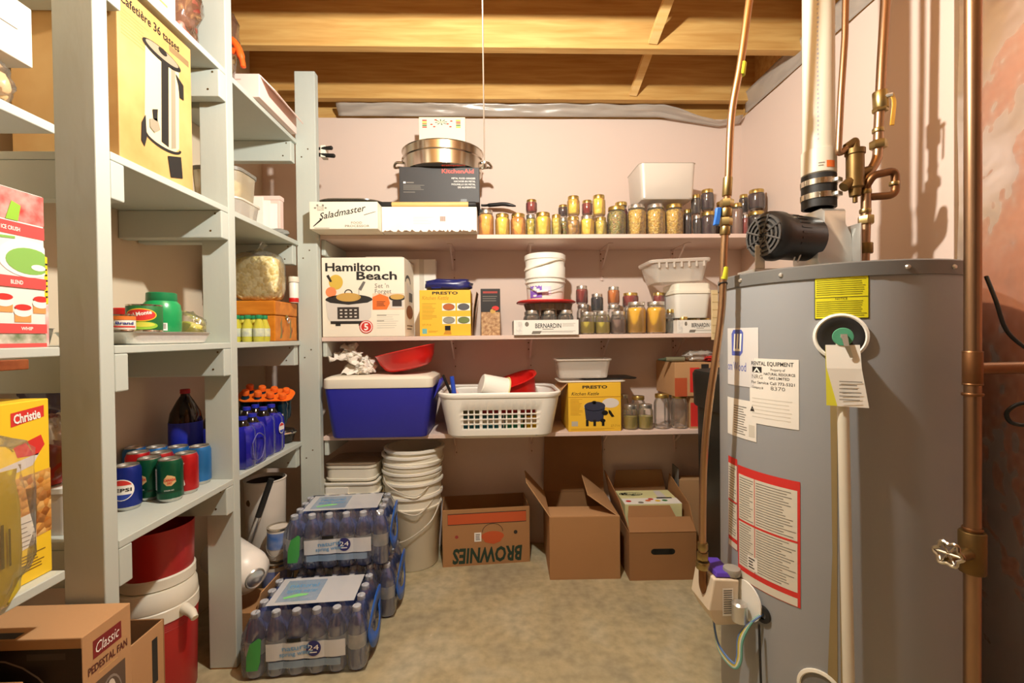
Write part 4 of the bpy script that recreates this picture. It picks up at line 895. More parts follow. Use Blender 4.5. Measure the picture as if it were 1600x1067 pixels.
# ================================================================== middle shelf goods
Y0 = 2.10; a, b = -.796, xx(632, Y0, 460)
t, w_, d_, h_ = carton('slow_cooker_box', 'large white slow cooker box with a pot picture and bold black name', 'box', a, b, Y0 + .002, .235, S2 + .0005, zz(570, 402, Y0), OFFW, 0, .003)
f = fr(t, w_, d_, h_); CR1 = mat('crock_silver', '#d9d4cb', .45); CR2 = mat('crock_dark', '#2b2826', .5)
f.text('Hamilton', .045, .83, .145, INK, fit=.66, bold=.025); f.text('Beach', .42, .72, .145, INK, fit=.49, bold=.025); f.text("Set 'n", .64, .615, .08, GREYINK, fit=.17); f.text('Forget', .64, .545, .08, GREYINK, fit=.2)
f.ell(.17, .69, .085, .095, mat('mustard_print', '#d9b64a', .6), 'picture', 1); f.poly([(.055, .77), (.085, .785), (.125, .70), (.10, .69)], CR2, 'picture', 2); f.ell(.11, .565, .065, .065, mat('salmon_disc', '#e98a58', .6), 'badge', 2)
f.ell(.325, .47, .285, .065, CR2, 'picture', 2); f.ell(.32, .50, .15, .055, mat('food_print', '#c8a052', .6), 'picture', 3); f.ring(.32, .55, .05, .05, .012, CR2, 'picture', 3, 0, 180)
f.poly([(.045, .46), (.065, .25), (.10, .20), (.55, .20), (.59, .25), (.605, .46), (.55, .43), (.32, .405), (.10, .43)], CR1, 'picture', 4); f.rect(.10, .165, .55, .20, CR2, 'picture', 4); f.rect(.16, .14, .22, .17, CR2, 'picture', 4); f.rect(.44, .14, .50, .17, CR2, 'picture', 4)
f.rect(.185, .225, .445, .375, mat('panel_brown', '#3a332f', .5), 'picture', 5)
for i in range(4):
    for j in range(3): f.rect(.215 + .058 * i, .245 + .042 * j, .245 + .058 * i, .262 + .042 * j, CR1, 'picture', 6)
f.poly([(.44, .60), (.50, .70), (.53, .69), (.475, .58)], mat('spoon_grey', '#6d6a66', .5), 'picture', 3); f.rect(.445, .48, .45, .60, GREYINK, 'picture', 3)
f.rect(.61, .34, .995, .545, mat('peach_panel', '#f1cdb2', .6), 'print', 1); f.poly([(.61, .34), (.78, .34), (.82, .42), (.80, .50), (.70, .54), (.61, .50)], ORANGE, 'print', 2); f.lines(.66, .77, .38, .45, 4, INK, 'fine_print', 3)
f.ell(.91, .49, .10, .045, CR2, 'picture', 3); f.ell(.91, .50, .085, .035, mat('food_print'), 'picture', 4); f.rect(.825, .355, .99, .475, CR1, 'picture', 2); f.rect(.85, .38, .965, .45, mat('panel_brown'), 'picture', 4)
f.lines(.66, .95, .10, .29, 7, mat('faint_print'), 'fine_print', 1, .4, .25); f.lines(.66, .78, .26, .28, 1, GREYINK, 'fine_print', 2); f.lines(.66, .75, .19, .21, 1, GREYINK, 'fine_print', 2)
f.ell(.53, .125, .082, .082, REDINK, 'badge', 6); f.ring(.53, .125, .072, .072, .010, WHITEINK, 'badge', 7); f.text('5', .53, .085, .115, WHITEINK, 'badge', 7, bold=.03, center=True); f.done()
f = sd(t, w_, d_, h_); f.ring(.35, .70, .28, .10, .06, CR2, 'picture', 2, 0, 180); f.poly([(.2, .70), (.9, .62), (.95, .40), (.6, .38), (.3, .55)], CR1, 'picture', 1); f.rect(.45, .46, .8, .58, CR2, 'picture', 2); f.ell(.5, .32, .35, .09, mat('roast_print', '#8d5a35', .6), 'picture', 2); f.lines(.2, .8, .08, .16, 2, GREYINK, 'fine_print'); f.done()
fl_ = MB().loft([[Vector((-w_ / 2 + .2, -d_ / 2 - .001, h_ + .0005)), Vector((w_ / 2 - .01, -d_ / 2 - .001, h_ + .0005)), Vector((w_ / 2 - .01, -d_ / 2 - .0005, h_ + .002)), Vector((-w_ / 2 + .2, -d_ / 2 - .0005, h_ + .002))], [Vector((-w_ / 2 + .19, d_ / 2, h_ + .006)), Vector((w_ / 2, d_ / 2, h_ + .010)), Vector((w_ / 2, d_ / 2, h_ + .0115)), Vector((-w_ / 2 + .19, d_ / 2, h_ + .0075))]]).build('loose_flap', OFFW, t, smooth=False)
# white carton behind
Y0 = 2.345; t, w_, d_, h_ = carton('white_carton', 'plain white carton against the wall behind the yellow kettle box', 'box', xx(637, Y0, 440), xx(681, Y0, 440), Y0, .05, S2 + .0005, zz(665, 405, Y0), mat('white_card'), 0)
box('tape_strip', -.012, .012, -d_ / 2 - .0006, -d_ / 2 - .0002, 0, h_, mat('faint_print'), t)
# yellow kettle boxes
def kettle_box(label, x0, x1, Y0, dep, z0, z1, rz, detail):
    t, w_, d_, h_ = carton('kettle_box', label, 'box', x0, x1, Y0, dep, z0, z1, mat('kettle_yellow', '#ecbc34', .55), rz); f = fr(t, w_, d_, h_); DK = mat('kettle_blue_black', '#33364a', .4)
    OC = mat('ochre_print', '#c08a22', .6)
    if detail:
        f.text('PRESTO', .27, .885, .085, INK, fit=.47, bold=.03); f.text('Kitchen Kettle', .06, .745, .10, INK, fit=.52, shear=.3); f.rect(0, .70, 1, .715, OC, 'print', 1)
        f.ell(.80, .58, .16, .10, mat('steam_print', '#d9d3cf', .6), 'picture', 1); f.ell(.5, .52, .20, .095, DK, 'picture', 3); f.ring(.5, .515, .205, .10, .012, WHITEINK, 'picture', 2)
        f.poly([(.305, .50), (.33, .25), (.42, .20), (.58, .20), (.66, .25), (.695, .50)], DK, 'picture', 2); f.ell(.49, .60, .045, .03, BLACK, 'picture', 4); f.rect(.465, .56, .515, .60, BLACK, 'picture', 4)
        for u in (.33, .47, .63): f.rect(u, .11, u + .05, .24, BLACK, 'picture', 3)
        f.ell(.69, .38, .06, .05, BLACK, 'picture', 4); f.ell(.65, .22, .05, .04, BLACK, 'picture', 4); f.poly([(.76, .44), (.80, .42), (.87, .30), (.82, .29), (.76, .38)], BLACK, 'picture', 3)
        f.lines(.04, .28, .33, .68, 12, OC, 'fine_print', 1, .4, .3); f.rect(.06, .11, .18, .21, mat('stamp_grey', '#b7b2a5', .6), 'print', 1); f.text('27-714', .80, .09, .06, OC, fit=.17); f.lines(.05, .9, .02, .07, 2, OC, 'fine_print', 1, .3, .3)
    else:
        f.text('PRESTO', .25, .905, .085, INK, fit=.50, bold=.03); f.text('Kitchen Kettle', .05, .79, .12, OC, fit=.52, shear=.3)
        for (u, v, c) in ((.46, .57, '#b5602c'), (.75, .57, '#55585e'), (.46, .28, '#8e9088'), (.75, .28, '#6f7f45')):
            f.rect(u - .02, v - .02, u + .24, v + .14, WHITEINK, 'picture', 1); f.ell(u + .11, v + .06, .11, .065, mat('dish_' + c, c, .6), 'picture', 3); f.ring(u + .11, v + .06, .115, .075, .02, CR2, 'picture', 2)
        f.rect(.49, .12, .60, .22, BLACK, 'picture', 2); f.poly([(.46, .03), (.62, .03), (.60, .12), (.50, .12)], OC, 'picture', 2); f.rect(.05, .05, .14, .16, mat('teal_print', '#6fb0b0', .5), 'logo', 1)
        f.lines(.05, .34, .36, .72, 11, OC, 'fine_print', 1, .4, .3); f.text('27-714', .05, .22, .06, OC, fit=.17); f.lines(.17, .36, .07, .12, 2, OC, 'fine_print', 1)
    f.done(); return t, w_, d_, h_
Y0 = 2.13; t, w_, d_, h_ = kettle_box('yellow kettle box with small food pictures on the middle shelf', xx(655, Y0, 490), xx(735, Y0, 490), Y0, .22, S2 + .0005, zz(700, 453, Y0), 1.0, False)
MB().loft([[Vector((w_ / 2 + .002, -d_ / 2, 0)), Vector((w_ / 2 + .004, d_ / 2, 0)), Vector((w_ / 2 + .006, d_ / 2, 0)), Vector((w_ / 2 + .004, -d_ / 2, 0))], [Vector((w_ / 2 + .012, -d_ / 2 + .01, h_ * .6)), Vector((w_ / 2 + .016, d_ / 2, h_ * .6)), Vector((w_ / 2 + .018, d_ / 2, h_ * .6)), Vector((w_ / 2 + .014, -d_ / 2 + .01, h_ * .6))], [Vector((w_ / 2 + .026, -d_ / 2 + .02, h_ * .97)), Vector((w_ / 2 + .03, d_ / 2, h_)), Vector((w_ / 2 + .032, d_ / 2, h_)), Vector((w_ / 2 + .028, -d_ / 2 + .02, h_ * .97))]]).build('torn_side_flap', CARD, t, bevel=.0005)
b_ = blob('blue_bag', .22, .15, .06, mat('navy_film', '#1f2466', .3), None, 4, .2, 3., 3.2); b_.location = (t.location.x + .008, 2.245, S2 + h_ + .001)
tag(b_, 'crumpled navy blue plastic bag lying on the yellow kettle box', 'bag')
Y0 = 2.12; t, w_, d_, h_ = carton('dark_carton', 'narrow dark box with a food photograph on its front', 'box', xx(751, Y0, 490), xx(781.5, Y0, 490), Y0, .20, S2 + .0005, zz(766, 451, Y0), DARKCARD, .5)
f = fr(t, w_, d_, h_); f.rect(.12, .90, .86, .945, mat('dull_red_print', '#9c3b35', .6), 'print', 1); f.lines(.1, .85, .72, .86, 3, GREYINK, 'fine_print', 1, .1, .3)
f.rect(0.02, .0, .98, .50, mat('meat_print', '#8a5a38', .6, n=1, ns=70, col2='#d6b488'), 'picture', 1); f.ell(.75, .58, .18, .05, REDINK, 'picture', 2); f.ell(.62, .52, .14, .05, mat('food_print'), 'picture', 2); f.done()
# jar trays
def jar_tray(label, x0, x1, Y0, dep, z0, hh, rz=0.):
    w_ = x1 - x0; t = thing('jar_tray', label, 'tray', ((x0 + x1) / 2, Y0 + dep / 2, z0), rz); m = mat('tray_card', '#efece4', .65, n=.12, ns=20, col2='#cfcfca')
    box('tray_base', -w_ / 2, w_ / 2, -dep / 2, dep / 2, 0, .002, m, t)
    for n, q in (('front_wall', (-w_ / 2, w_ / 2, -dep / 2, -dep / 2 + .002)), ('back_wall', (-w_ / 2, w_ / 2, dep / 2 - .002, dep / 2)), ('side_wall', (-w_ / 2, -w_ / 2 + .002, -dep / 2 + .002, dep / 2 - .002)), ('side_wall', (w_ / 2 - .002, w_ / 2, -dep / 2 + .002, dep / 2 - .002))): box(n, *q, .002, hh, m, t)
    f = fr(t, w_, dep, hh); f.text('BERNARDIN', .33, .46, .44, INK, fit=.40, bold=.01); f.rect(.44, .36, .61, .40, GREYINK, 'fine_print', 1); f.lines(.75, .96, .55, .8, 3, GREYINK, 'fine_print', 1, .2, .2); f.lines(.42, .96, .14, .28, 2, GREYINK, 'fine_print', 1, .1, .25)
    f.rect(.03, .05, .13, .9, mat('grey_wash', '#c9c9c6', .6, n=1, ns=60, col2='#efece4'), 'print', 1); f.ell(.20, .72, .03, .16, GREYINK, 'print', 1); f.poly([(.27, .06), (.40, .06), (.43, .26), (.29, .26)], GREYINK, 'print', 1); f.done(); return t
Y0 = 2.085; x0, x1 = xx(803, Y0, 512), xx(904, Y0, 512); jar_tray('white printed card tray of empty jars under the white pails', x0, x1, Y0, .255, S2 + .0005, zz(850, 500, Y0) - S2)
jt = zz(850, 486, Y0 + .045) - S2
for i in range(3):
    for j in range(2):
        jar(('empty silver-lidded jar in the white card tray, %s in the %s row' % (('first', 'middle', 'last')[i], ('near', 'far')[j])), x0 + (x1 - x0) * (.285 + .265 * i) + .004, Y0 + .055 + .10 * j, S2 + .003, jt, .073, SMOKE, .8, SILVERLID)
zt_ = S2 + .003 + jt
t = thing('ribbed_tray', 'clear ribbed plastic tray between the jar tray and the red lid', 'tray', ((x0 + x1) / 2 + .022, Y0 + .115, zt_ + .001)); rb_ = []
for k in range(48):
    a = 2 * math.pi * k / 48
    rb_.append(Vector((math.cos(a) * (.118 if k % 2 else .112), math.sin(a) * (.108 if k % 2 else .102), 0)))
MB().loft([[Vector((v.x * .92, v.y * .92, 0)) for v in rb_], [Vector((v.x, v.y, .03)) for v in rb_], [Vector((v.x * 1.05, v.y * 1.05, .032)) for v in rb_]], True, False).build('ribbed_wall', film('brownish_clear', '#cbb9a6', .5, .15, '#a48a76'), t)
t = thing('red_platter', 'flat red plastic platter beneath the stacked white pails', 'platter', (xx(853, 2.18, 470), 2.19, zt_ + .034))
MB().loft([rrect(.255, .24, .10, 0, 8), rrect(.272, .25, .11, .004, 8), rrect(.275, .252, .11, .010, 8), rrect(.262, .24, .105, .014, 8), rrect(.25, .225, .10, .011, 8)]).build('lid_plate', RED, t)
MB().loft([rrect(.279, .256, .112, .003, 8), rrect(.281, .258, .112, .0045, 8), rrect(.281, .258, .112, .008, 8), rrect(.277, .254, .112, .0095, 8)], False, False).build('rim', REDD, t)
zr_ = zt_ + .034 + .0145; yq = 2.19; rb0 = (xx(881.5, yq, 440) - xx(822, yq, 440)) / 2
hp_ = zz(851, 432, yq - rb0) - zr_
t = thing('white_pail', 'small white pail with a purple label and wire handle', 'pail', (xx(852, yq, 450), yq, zr_))
lathe('pail_body', [(0, 0), (rb0 * .93, 0), (rb0 * .95, .005), (rb0, hp_ * .78), (rb0 + .006, hp_ * .78), (rb0 + .006, hp_ * .82), (rb0 + .002, hp_ * .83), (rb0 + .003, hp_ * .96), (rb0 + .008, hp_ * .97), (rb0 + .008, hp_), (rb0 - .004, hp_), (rb0 * .9, .006), (0, .006)], WHITE, t, 36)
f = cyl_face(t, rb0 * .965 + .0015, 244, 62, hp_ * .10, hp_ * .54); PU = mat('purple_label', '#8a63c8', .5)
f.rect(0, 0, .66, 1, PU, 'purple_label', 1, 14); f.ell(.3, .8, .1, .08, WHITEINK, 'purple_label', 2); f.ell(.3, .16, .1, .08, WHITEINK, 'purple_label', 2); f.rect(.08, .56, .55, .72, WHITEINK, 'purple_label', 2, 8); f.rect(.72, .2, 1.1, .9, mat('pale_lilac', '#e6d6ea', .6), 'purple_label', 1, 8); f.done()
tube('wire_handle', smoothpath([(rb0 * .98, -.03, hp_ * .8), (rb0 * .75, -rb0 * .82, hp_ * .55), (rb0 * .1, -rb0 - .012, hp_ * .36), (-rb0 * .5, -rb0 * .98, hp_ * .34), (-rb0 - .004, -.03, hp_ * .7)], 8), .0017, CHROME, t, 6)
tube('handle_grip', [(rb0 * .02, -rb0 - .013, hp_ * .36), (-rb0 * .52, -rb0 * .98, hp_ * .34)], .006, WHITE, t, 10)
t = thing('white_pail', 'second white pail nested in the purple-labelled one', 'pail', (xx(851.5, yq, 410), yq, zr_ + hp_ * .52), 0); hn = zz(851, 393.5, yq - rb0) - zr_ - hp_ * .52
lathe('pail_body', [(0, 0), (rb0 * .86, 0), (rb0 * .88, .004), (rb0 * .90, hp_ * .49), (rb0 + .004, hp_ * .495), (rb0 + .005, hn * .62), (rb0 + .001, hn * .66), (rb0 + .003, hn * .82), (rb0 + .007, hn * .84), (rb0 + .007, hn * .97), (rb0 - .001, hn), (rb0 - .012, hn * .985), (0, hn * .97)], WHITE, t, 36)
tube('pail_handle', smoothpath([(rb0 * .99, -.02, hn * .78), (rb0 * .6, -rb0 * .86, hn * .80), (-rb0 * .2, -rb0 - .010, hn * .66), (-rb0 * .85, -rb0 * .62, hn * .56), (-rb0 - .006, -.02, hn * .54)], 8), .0045, WHITE2, t, 8)
# clear storage bin, square pail and second jar tray at the end
Y0 = 2.10; x0, x1 = xx(1058, Y0, 510), xx(1120, Y0, 510); jar_tray('white printed card tray under the square white pail', x0, x1 + .02, Y0, .24, S2 + .0005, zz(1090, 500, Y0) - S2)
zq = zz(1090, 496.5, Y0); jar('small gold-lidded jar at the corner of the end jar tray', xx(1068, 2.13, 500), 2.135, S2 + .003, zz(1062, 495, 2.12) - S2 - .003, .05, SMOKE, .8, GOLDLID)
for k, q in enumerate(((.52, .06), (.85, .06), (.52, .17), (.85, .17))): jar('empty jar standing in the end tray under the square pail, %s' % ('nearest the wood strip' if k == 1 else ('nearest the yellow honey' if k == 0 else ('far corner by the wall' if k == 2 else 'far corner by the heater'))), x0 + (x1 - x0) * q[0], Y0 + q[1], S2 + .003, zq - S2 - .004, .05, SMOKE, .8, GOLDLID)
ys_ = 2.105; a, b = xx(1056, ys_, 465), xx(1113, ys_, 465); z0 = zq; z1 = zz(1085, 442, ys_)
t = thing('square_pail', 'square white pail with a snap lid on the end jar tray', 'pail', ((a + b) / 2, ys_ + .095, z0 + .001)); w_ = b - a; hh = z1 - z0
rows('pail_body', [(w_ * .86, .155, .02, 0), (w_ * .88, .16, .022, .005), (w_ * .98, .182, .024, hh * .72)], WHITE, t)
rows('pail_lid', [(w_ * 1.04, .19, .026, hh * .70), (w_ * 1.04, .19, .026, hh * .80), (w_ * .99, .185, .025, hh * .82), (w_ * .98, .182, .024, hh * .97), (w_ * .90, .17, .02, hh)], WHITE2, t)
t = thing('storage_bin', 'clear ribbed storage bin tilted on the square white pail', 'storage bin', ((a + b) / 2 - .05, ys_ + .115, z1 + .012), 0, ry=-2.2); W1 = xx(1114, ys_, 420) - xx(1016, ys_, 420); hb = zz(1060, 403, ys_) - z1 - .012
MB().loft([rrect(W1 * .78, .155, .03, 0, 6), rrect(W1 * .80, .16, .03, .005, 6), rrect(W1 * .92, .20, .03, hb * .85, 6)], True, False).build('bin_wall', CLEARP, t)
MB().loft([rrect(W1 * .93, .205, .03, hb * .83, 6), rrect(W1 * .985, .215, .035, hb * .86, 6), rrect(W1, .22, .035, hb * .97, 6), rrect(W1 * .985, .215, .035, hb, 6), rrect(W1 * .93, .20, .03, hb * .97, 6)], False, False).build('rim', FROST, t)
for k in range(7): box('rib', -W1 * .36 + W1 * .12 * k - .004, -W1 * .36 + W1 * .12 * k + .004, -.107, -.098, hb * .62, hb * .88, FROST, t, .001)
t = thing('tan_strip', 'tan corrugated strip leaning at the end of the middle shelf', 'wood strip', (xx(1117.5, 2.075, 490), 2.075, zz(1117, 531, 2.075)))
box('strip', -.014, .014, 0, .012, 0, zz(1117, 453, 2.075) - zz(1117, 531, 2.075), mat('tan_card', '#d8c294', .7, n=.2, ns=10), t, .001)
for k in range(6): box('ridge', -.014, .014, -.0015, 0, .03 + .036 * k, .034 + .036 * k, mat('tan_card_dark', '#c4ab7a', .7), t)
t = thing('yellow_bag', 'clear bag with a yellow top on the shelf end behind the gas line', 'bag', (1.19, 2.25, S2 + .0005))
blob('bag_body', .16, .16, .24, CLEARP, t, 3, .14, 2.4, 2.6); blob('yellow_card', .13, .02, .07, mat('yellow_film', '#d9dc3a', .4), t, 5, .05, 2., 3.).location = (0, -.075, .20)

# ================================================================== lowest shelf goods
# blue cooler
Y0 = 2.03; a, b = xx(503, Y0, 640), xx(676, Y0, 640); w_ = b - a; cd_ = .32
t = thing('cooler', 'big blue picnic cooler with a cream lid on the lowest shelf', 'cooler', ((a + b) / 2, Y0 + cd_ / 2, S3 + .0005)); hb = zz(590, 607, Y0) - S3; ht = zz(590, 588, Y0) - S3
rows('body', [(w_ * .86, cd_ * .84, .03, 0), (w_ * .885, cd_ * .87, .035, .008), (w_ * .975, cd_ * .97, .03, hb * .9), (w_ * .985, cd_ * .98, .03, hb)], BLUE, t, 6)
ld = rows('lid', [(w_ * .995, cd_, .03, hb + .001), (w_ * 1.005, cd_ * 1.01, .032, hb + .006), (w_ * 1.0, cd_, .032, hb + (ht - hb) * .75), (w_ * .96, cd_ * .95, .03, ht - .006), (w_ * .90, cd_ * .86, .03, ht)], WHITE2, t, 6)
for s, n in ((1, 1), (-1, 0)):
    if n: MB().loft([[Vector((s * w_ * .485, -.075, hb * .72)), Vector((s * w_ * .485, .075, hb * .72)), Vector((s * w_ * .487, .075, hb * .76)), Vector((s * w_ * .487, -.075, hb * .76))], [Vector((s * (w_ * .5 + .022), -.07, hb * .98)), Vector((s * (w_ * .5 + .022), .07, hb * .98)), Vector((s * (w_ * .5 + .012), .07, hb * 1.02)), Vector((s * (w_ * .5 + .012), -.07, hb * 1.02))], [Vector((s * (w_ * .5 + .034), -.065, hb + .02)), Vector((s * (w_ * .5 + .034), .065, hb + .02)), Vector((s * (w_ * .5 + .02), .065, hb + .03)), Vector((s * (w_ * .5 + .02), -.065, hb + .03))]]).build('carry_handle', BLUE, t, bevel=.003)
cool_top = S3 + ht; ccx = (a + b) / 2
# crumpled paper bag and red bowl
t = thing('paper_bag', 'crumpled white paper bag on the blue cooler', 'bag', (xx(552, 2.16, 570), 2.17, cool_top + .001)); t.scale = (1, 1, .84)
PAPER = mat('crumpled_paper', '#efe9de', .8, bump=.3, bs=30)
def crumple(name, pts, seed, parent):
    mb = MB(); n = 9
    def fn(u, v):
        p = Vector(pts[0]).lerp(Vector(pts[1]), u).lerp(Vector(pts[3]).lerp(Vector(pts[2]), u), v)
        q = Vector((noise.noise(Vector((u * 4, v * 4, seed))), noise.noise(Vector((u * 4, v * 4, seed + 5))), noise.noise(Vector((u * 4, v * 4, seed + 9))))) * .035
        return p + q
    o = mb.grid(fn, n, n).build(name, PAPER, parent, ang=18, solid=.0012)
    zm = min(v.co.z for v in o.data.vertices)
    if zm < .002:
        for v in o.data.vertices: v.co.z = max(v.co.z, .002 + (v.co.z - zm) * .05)
    return o
crumple('paper_sheet', [(-.04, -.06, .01), (.07, -.06, .01), (.06, .02, .10), (-.03, .04, .09)], 1, t)
crumple('paper_sheet', [(-.10, -.05, .09), (.03, -.06, .06), (.05, -.02, .12), (-.08, .03, .13)], 2, t)
crumple('paper_sheet', [(-.03, -.02, .10), (.03, -.03, .09), (.0, .03, .17), (-.06, .03, .16)], 3, t)
crumple('paper_sheet', [(.04, -.07, .0), (.11, -.03, .01), (.09, .05, .08), (.03, .0, .09)], 4, t)
yb = 2.17; cb = at(640, 586, yb)
t = thing('red_bowl', 'ribbed red plastic bowl leaning on the blue cooler lid', 'bowl', (cb.x, yb, cool_top + .0235), ry=-12)
pf = [(0, 0), (.085, .0), (.105, .012), (.125, .045), (.138, .085), (.143, .088), (.141, .091), (.134, .086), (.12, .046), (.10, .016), (0, .006)]
mb = MB(); segs = 64
mb.loft([[Vector(((r_ + (.0022 if k % 2 and .01 < z < .08 else 0)) * math.cos(2 * math.pi * k / segs), (r_ + (.0022 if k % 2 and .01 < z < .08 else 0)) * .95 * math.sin(2 * math.pi * k / segs), z)) for k in range(segs)] for r_, z in pf[1:-1]])
mb.build('bowl_wall', mat('bowl_red', '#d8211c', .3), t, ang=60)
lathe('foot_ring', [(.05, -.004), (.056, -.004), (.058, 0.0), (.048, 0.0)], REDD, t, 32)
# laundry basket with square holes
Yb = 1.975; a, b = xx(681, Yb, 625), xx(880, Yb, 625); W_, D_ = b - a, .39; bh = zz(780, 618, Yb) - S3
t = thing('laundry_basket', 'white plastic laundry basket with rows of square holes', 'basket', ((a + b) / 2, Yb + D_ / 2, S3 + .0005))
def per(s):
    """rounded rectangle boundary split so that the hole columns fall on whole cells"""
    wv, dv, rv_ = W_ * s, D_ * s, .07 * s; pts = []; cellsx = [-.5 + .07]
    return wv, dv, rv_
NH = 12; colsx = []; gw, hw = .0125, .0195
x = -.0; groups = []
tot = 12 * hw + 8 * .006 + 3 * .013; x = -tot / 2 + .0
for k in range(12):
    groups.append((x, x + hw)); x += hw + (.013 if k % 3 == 2 else .006)
def basket_loop(s, z, flip=1):
    wv, dv, rv_ = W_ * s, D_ * s, .07; L = []
    for yy, sg in ((-dv / 2, 1), (dv / 2, -1)):
        xs = sorted([q for g in groups for q in g]) ; xs = [-wv / 2 + rv_] + xs + [wv / 2 - rv_]
        if sg < 0: xs = [-q for q in xs]
        L += [(q, yy) for q in xs]
        cx_, cy_ = sg * (wv / 2 - rv_), yy + sg * rv_; a0 = -90 if sg > 0 else 90
        L += [(cx_ + rv_ * math.cos(R(a0 + 90 * k / 6)), cy_ + rv_ * math.sin(R(a0 + 90 * k / 6))) for k in range(1, 6)]
        L += [(sg * wv / 2, q) for q in ([-dv / 2 + rv_, 0] if sg > 0 else [dv / 2 - rv_, 0])]
        L += [(cx_ + sg * 0 + rv_ * math.cos(R(a0 + 90 + 90 * k / 6)), -cy_ + rv_ * math.sin(R(a0 + 90 + 90 * k / 6))) for k in range(0, 6)]
    return [Vector((p[0], p[1], z)) for p in L]
zl = [0, .012, .035]; zrows = [(.043, .060), (.066, .082), (.088, .104), (.110, .126)]
for q in zrows: zl += list(q)
zl += [bh * .93, bh]
lps = [basket_loop(.80 if i == 0 else .84 + .13 * min(1, z / bh), z) for i, z in enumerate(zl)]
m_ = len(lps[0]); mb = MB(); vs = [v for l in lps for v in l]; fs = []
holes_cols = {1 + 2 * k for k in range(12)}; half = m_ // 2
for i in range(len(lps) - 1):
    isrow = any(abs(zl[i] - q[0]) < 1e-6 for q in zrows)
    for k in range(m_):
        if isrow and (k in holes_cols or (k - half) in holes_cols): continue
        fs.append((i * m_ + k, i * m_ + (k + 1) % m_, (i + 1) * m_ + (k + 1) % m_, (i + 1) * m_ + k))
fs.append(tuple(range(m_))[::-1]); mb.add(vs, fs); mb.build('basket_wall', WHITE, t, solid=.003, ang=30)
rl = [rrect(W_ * s, D_ * s, .08, z, 8) for s, z in ((.965, bh - .004), (.985, bh - .012), (1.0, bh - .004), (1.0, bh + .006), (.985, bh + .011), (.955, bh + .010), (.945, bh + .002), (.965, bh - .004))]
MB().loft(rl, False, False).build('rim', WHITE, t)
bc = Vector(((a + b) / 2, Yb + D_ / 2, S3 + .004))
# goods in the basket
def inb(px, py, Y): return at(px, py, Y)
t = thing('dish_tub', 'red plastic tub tilted inside the laundry basket', 'tub', (inb(806, 640, 2.17).x, 2.225, bc.z + .138), ry=-19, rx=8)
MB().loft([rrect(.20, .17, .06, 0, 7), rrect(.215, .185, .07, .01, 7), rrect(.25, .215, .09, .085, 7), rrect(.268, .232, .10, .09, 7), rrect(.268, .232, .10, .094, 7), rrect(.243, .208, .088, .09, 7), rrect(.205, .175, .065, .012, 7)]).build('tub_wall', mat('bowl_red'), t)
MB().loft([rrect(.272, .236, .102, .090, 7), rrect(.278, .242, .104, .0915, 7), rrect(.278, .242, .104, .095, 7), rrect(.272, .236, .102, .0965, 7)], False, False).build('rim', mat('bowl_red'), t)
q = inb(783, 606, 2.10)
t = thing('white_tub', 'white plastic tub lying on its side in the laundry basket', 'tub', (q.x - .045, 2.05, q.z + .008), rz=15, ry=108)
lathe('tub_wall', [(0, 0), (.046, 0), (.05, .004), (.062, .115), (.065, .118), (.060, .118), (.046, .008), (0, .006)], WHITE, t, 28, Matrix.Translation((0, 0, -.05)))
lathe('rim', [(.063, .114), (.067, .114), (.068, .118), (.063, .121)], mat('lime_trim', '#d6d38a', .5), t, 28, Matrix.Translation((0, 0, -.05)))
for name, lab, px0, py0, px1, py1, Y, r_, m, in (('handled_brush', 'blue handled brush poking out of the laundry basket', 706, 588, 714, 650, 2.06, .011, mat('bright_blue', '#2b4fc4', .4)), ('black_spatula', 'black utensil handle poking out beside the blue brush', 692, 586, 716, 640, 2.08, .007, BLACK), ('pink_stick', 'white and red stick leaning in the laundry basket', 711, 608, 734, 650, 2.07, .007, mat('rosy_white', '#e6c3c0', .4))):
    p0, p1 = at(px0, py0, Y), at(px1, py1, Y); t = thing(name, lab, 'utensil', p1)
    tube('handle', [Vector((0, 0, 0)), (p0 - p1) * .5, p0 - p1], [r_ * .8, r_, r_ * .85], m, t, 10)
    blob('head', .05, .03, .06, WHITE2 if name != 'handled_brush' else mat('pale_blue', '#9fb7d8', .5), t, 2, .08, 2, 3.).location = (0, 0, -.05)
for lab, x0, x1, z0, z1, y0, c in (('teal box at the bottom of the laundry basket', -.20, .015, 0, .088, -.13, '#2f6a72'), ('green box at the bottom of the laundry basket', .02, .105, 0, .088, -.13, '#2f7d58'), ('yellow box in the corner of the laundry basket', .11, .205, 0, .085, -.13, '#d8b01e'), ('olive cloth bundle in the laundry basket', -.20, -.09, .09, .135, -.13, '#6d6a45'), ('red box lying in the laundry basket', -.085, .16, .09, .115, -.125, '#9c1d1a')):
    t = thing('basket_item', lab, 'box', (bc.x + (x0 + x1) / 2, bc.y + y0 + .04, bc.z + z0)); m = mat('item_' + c, c, .5, n=.3, ns=20)
    box('body', (x0 - x1) / 2, (x1 - x0) / 2, -.04, .06, 0, z1 - z0, m, t, .003); box('band', (x0 - x1) / 2 + .002, (x1 - x0) / 2 - .002, -.0407, -.0401, (z1 - z0) * .62, (z1 - z0) * .8, WHITE2 if z0 == 0 else m, t)
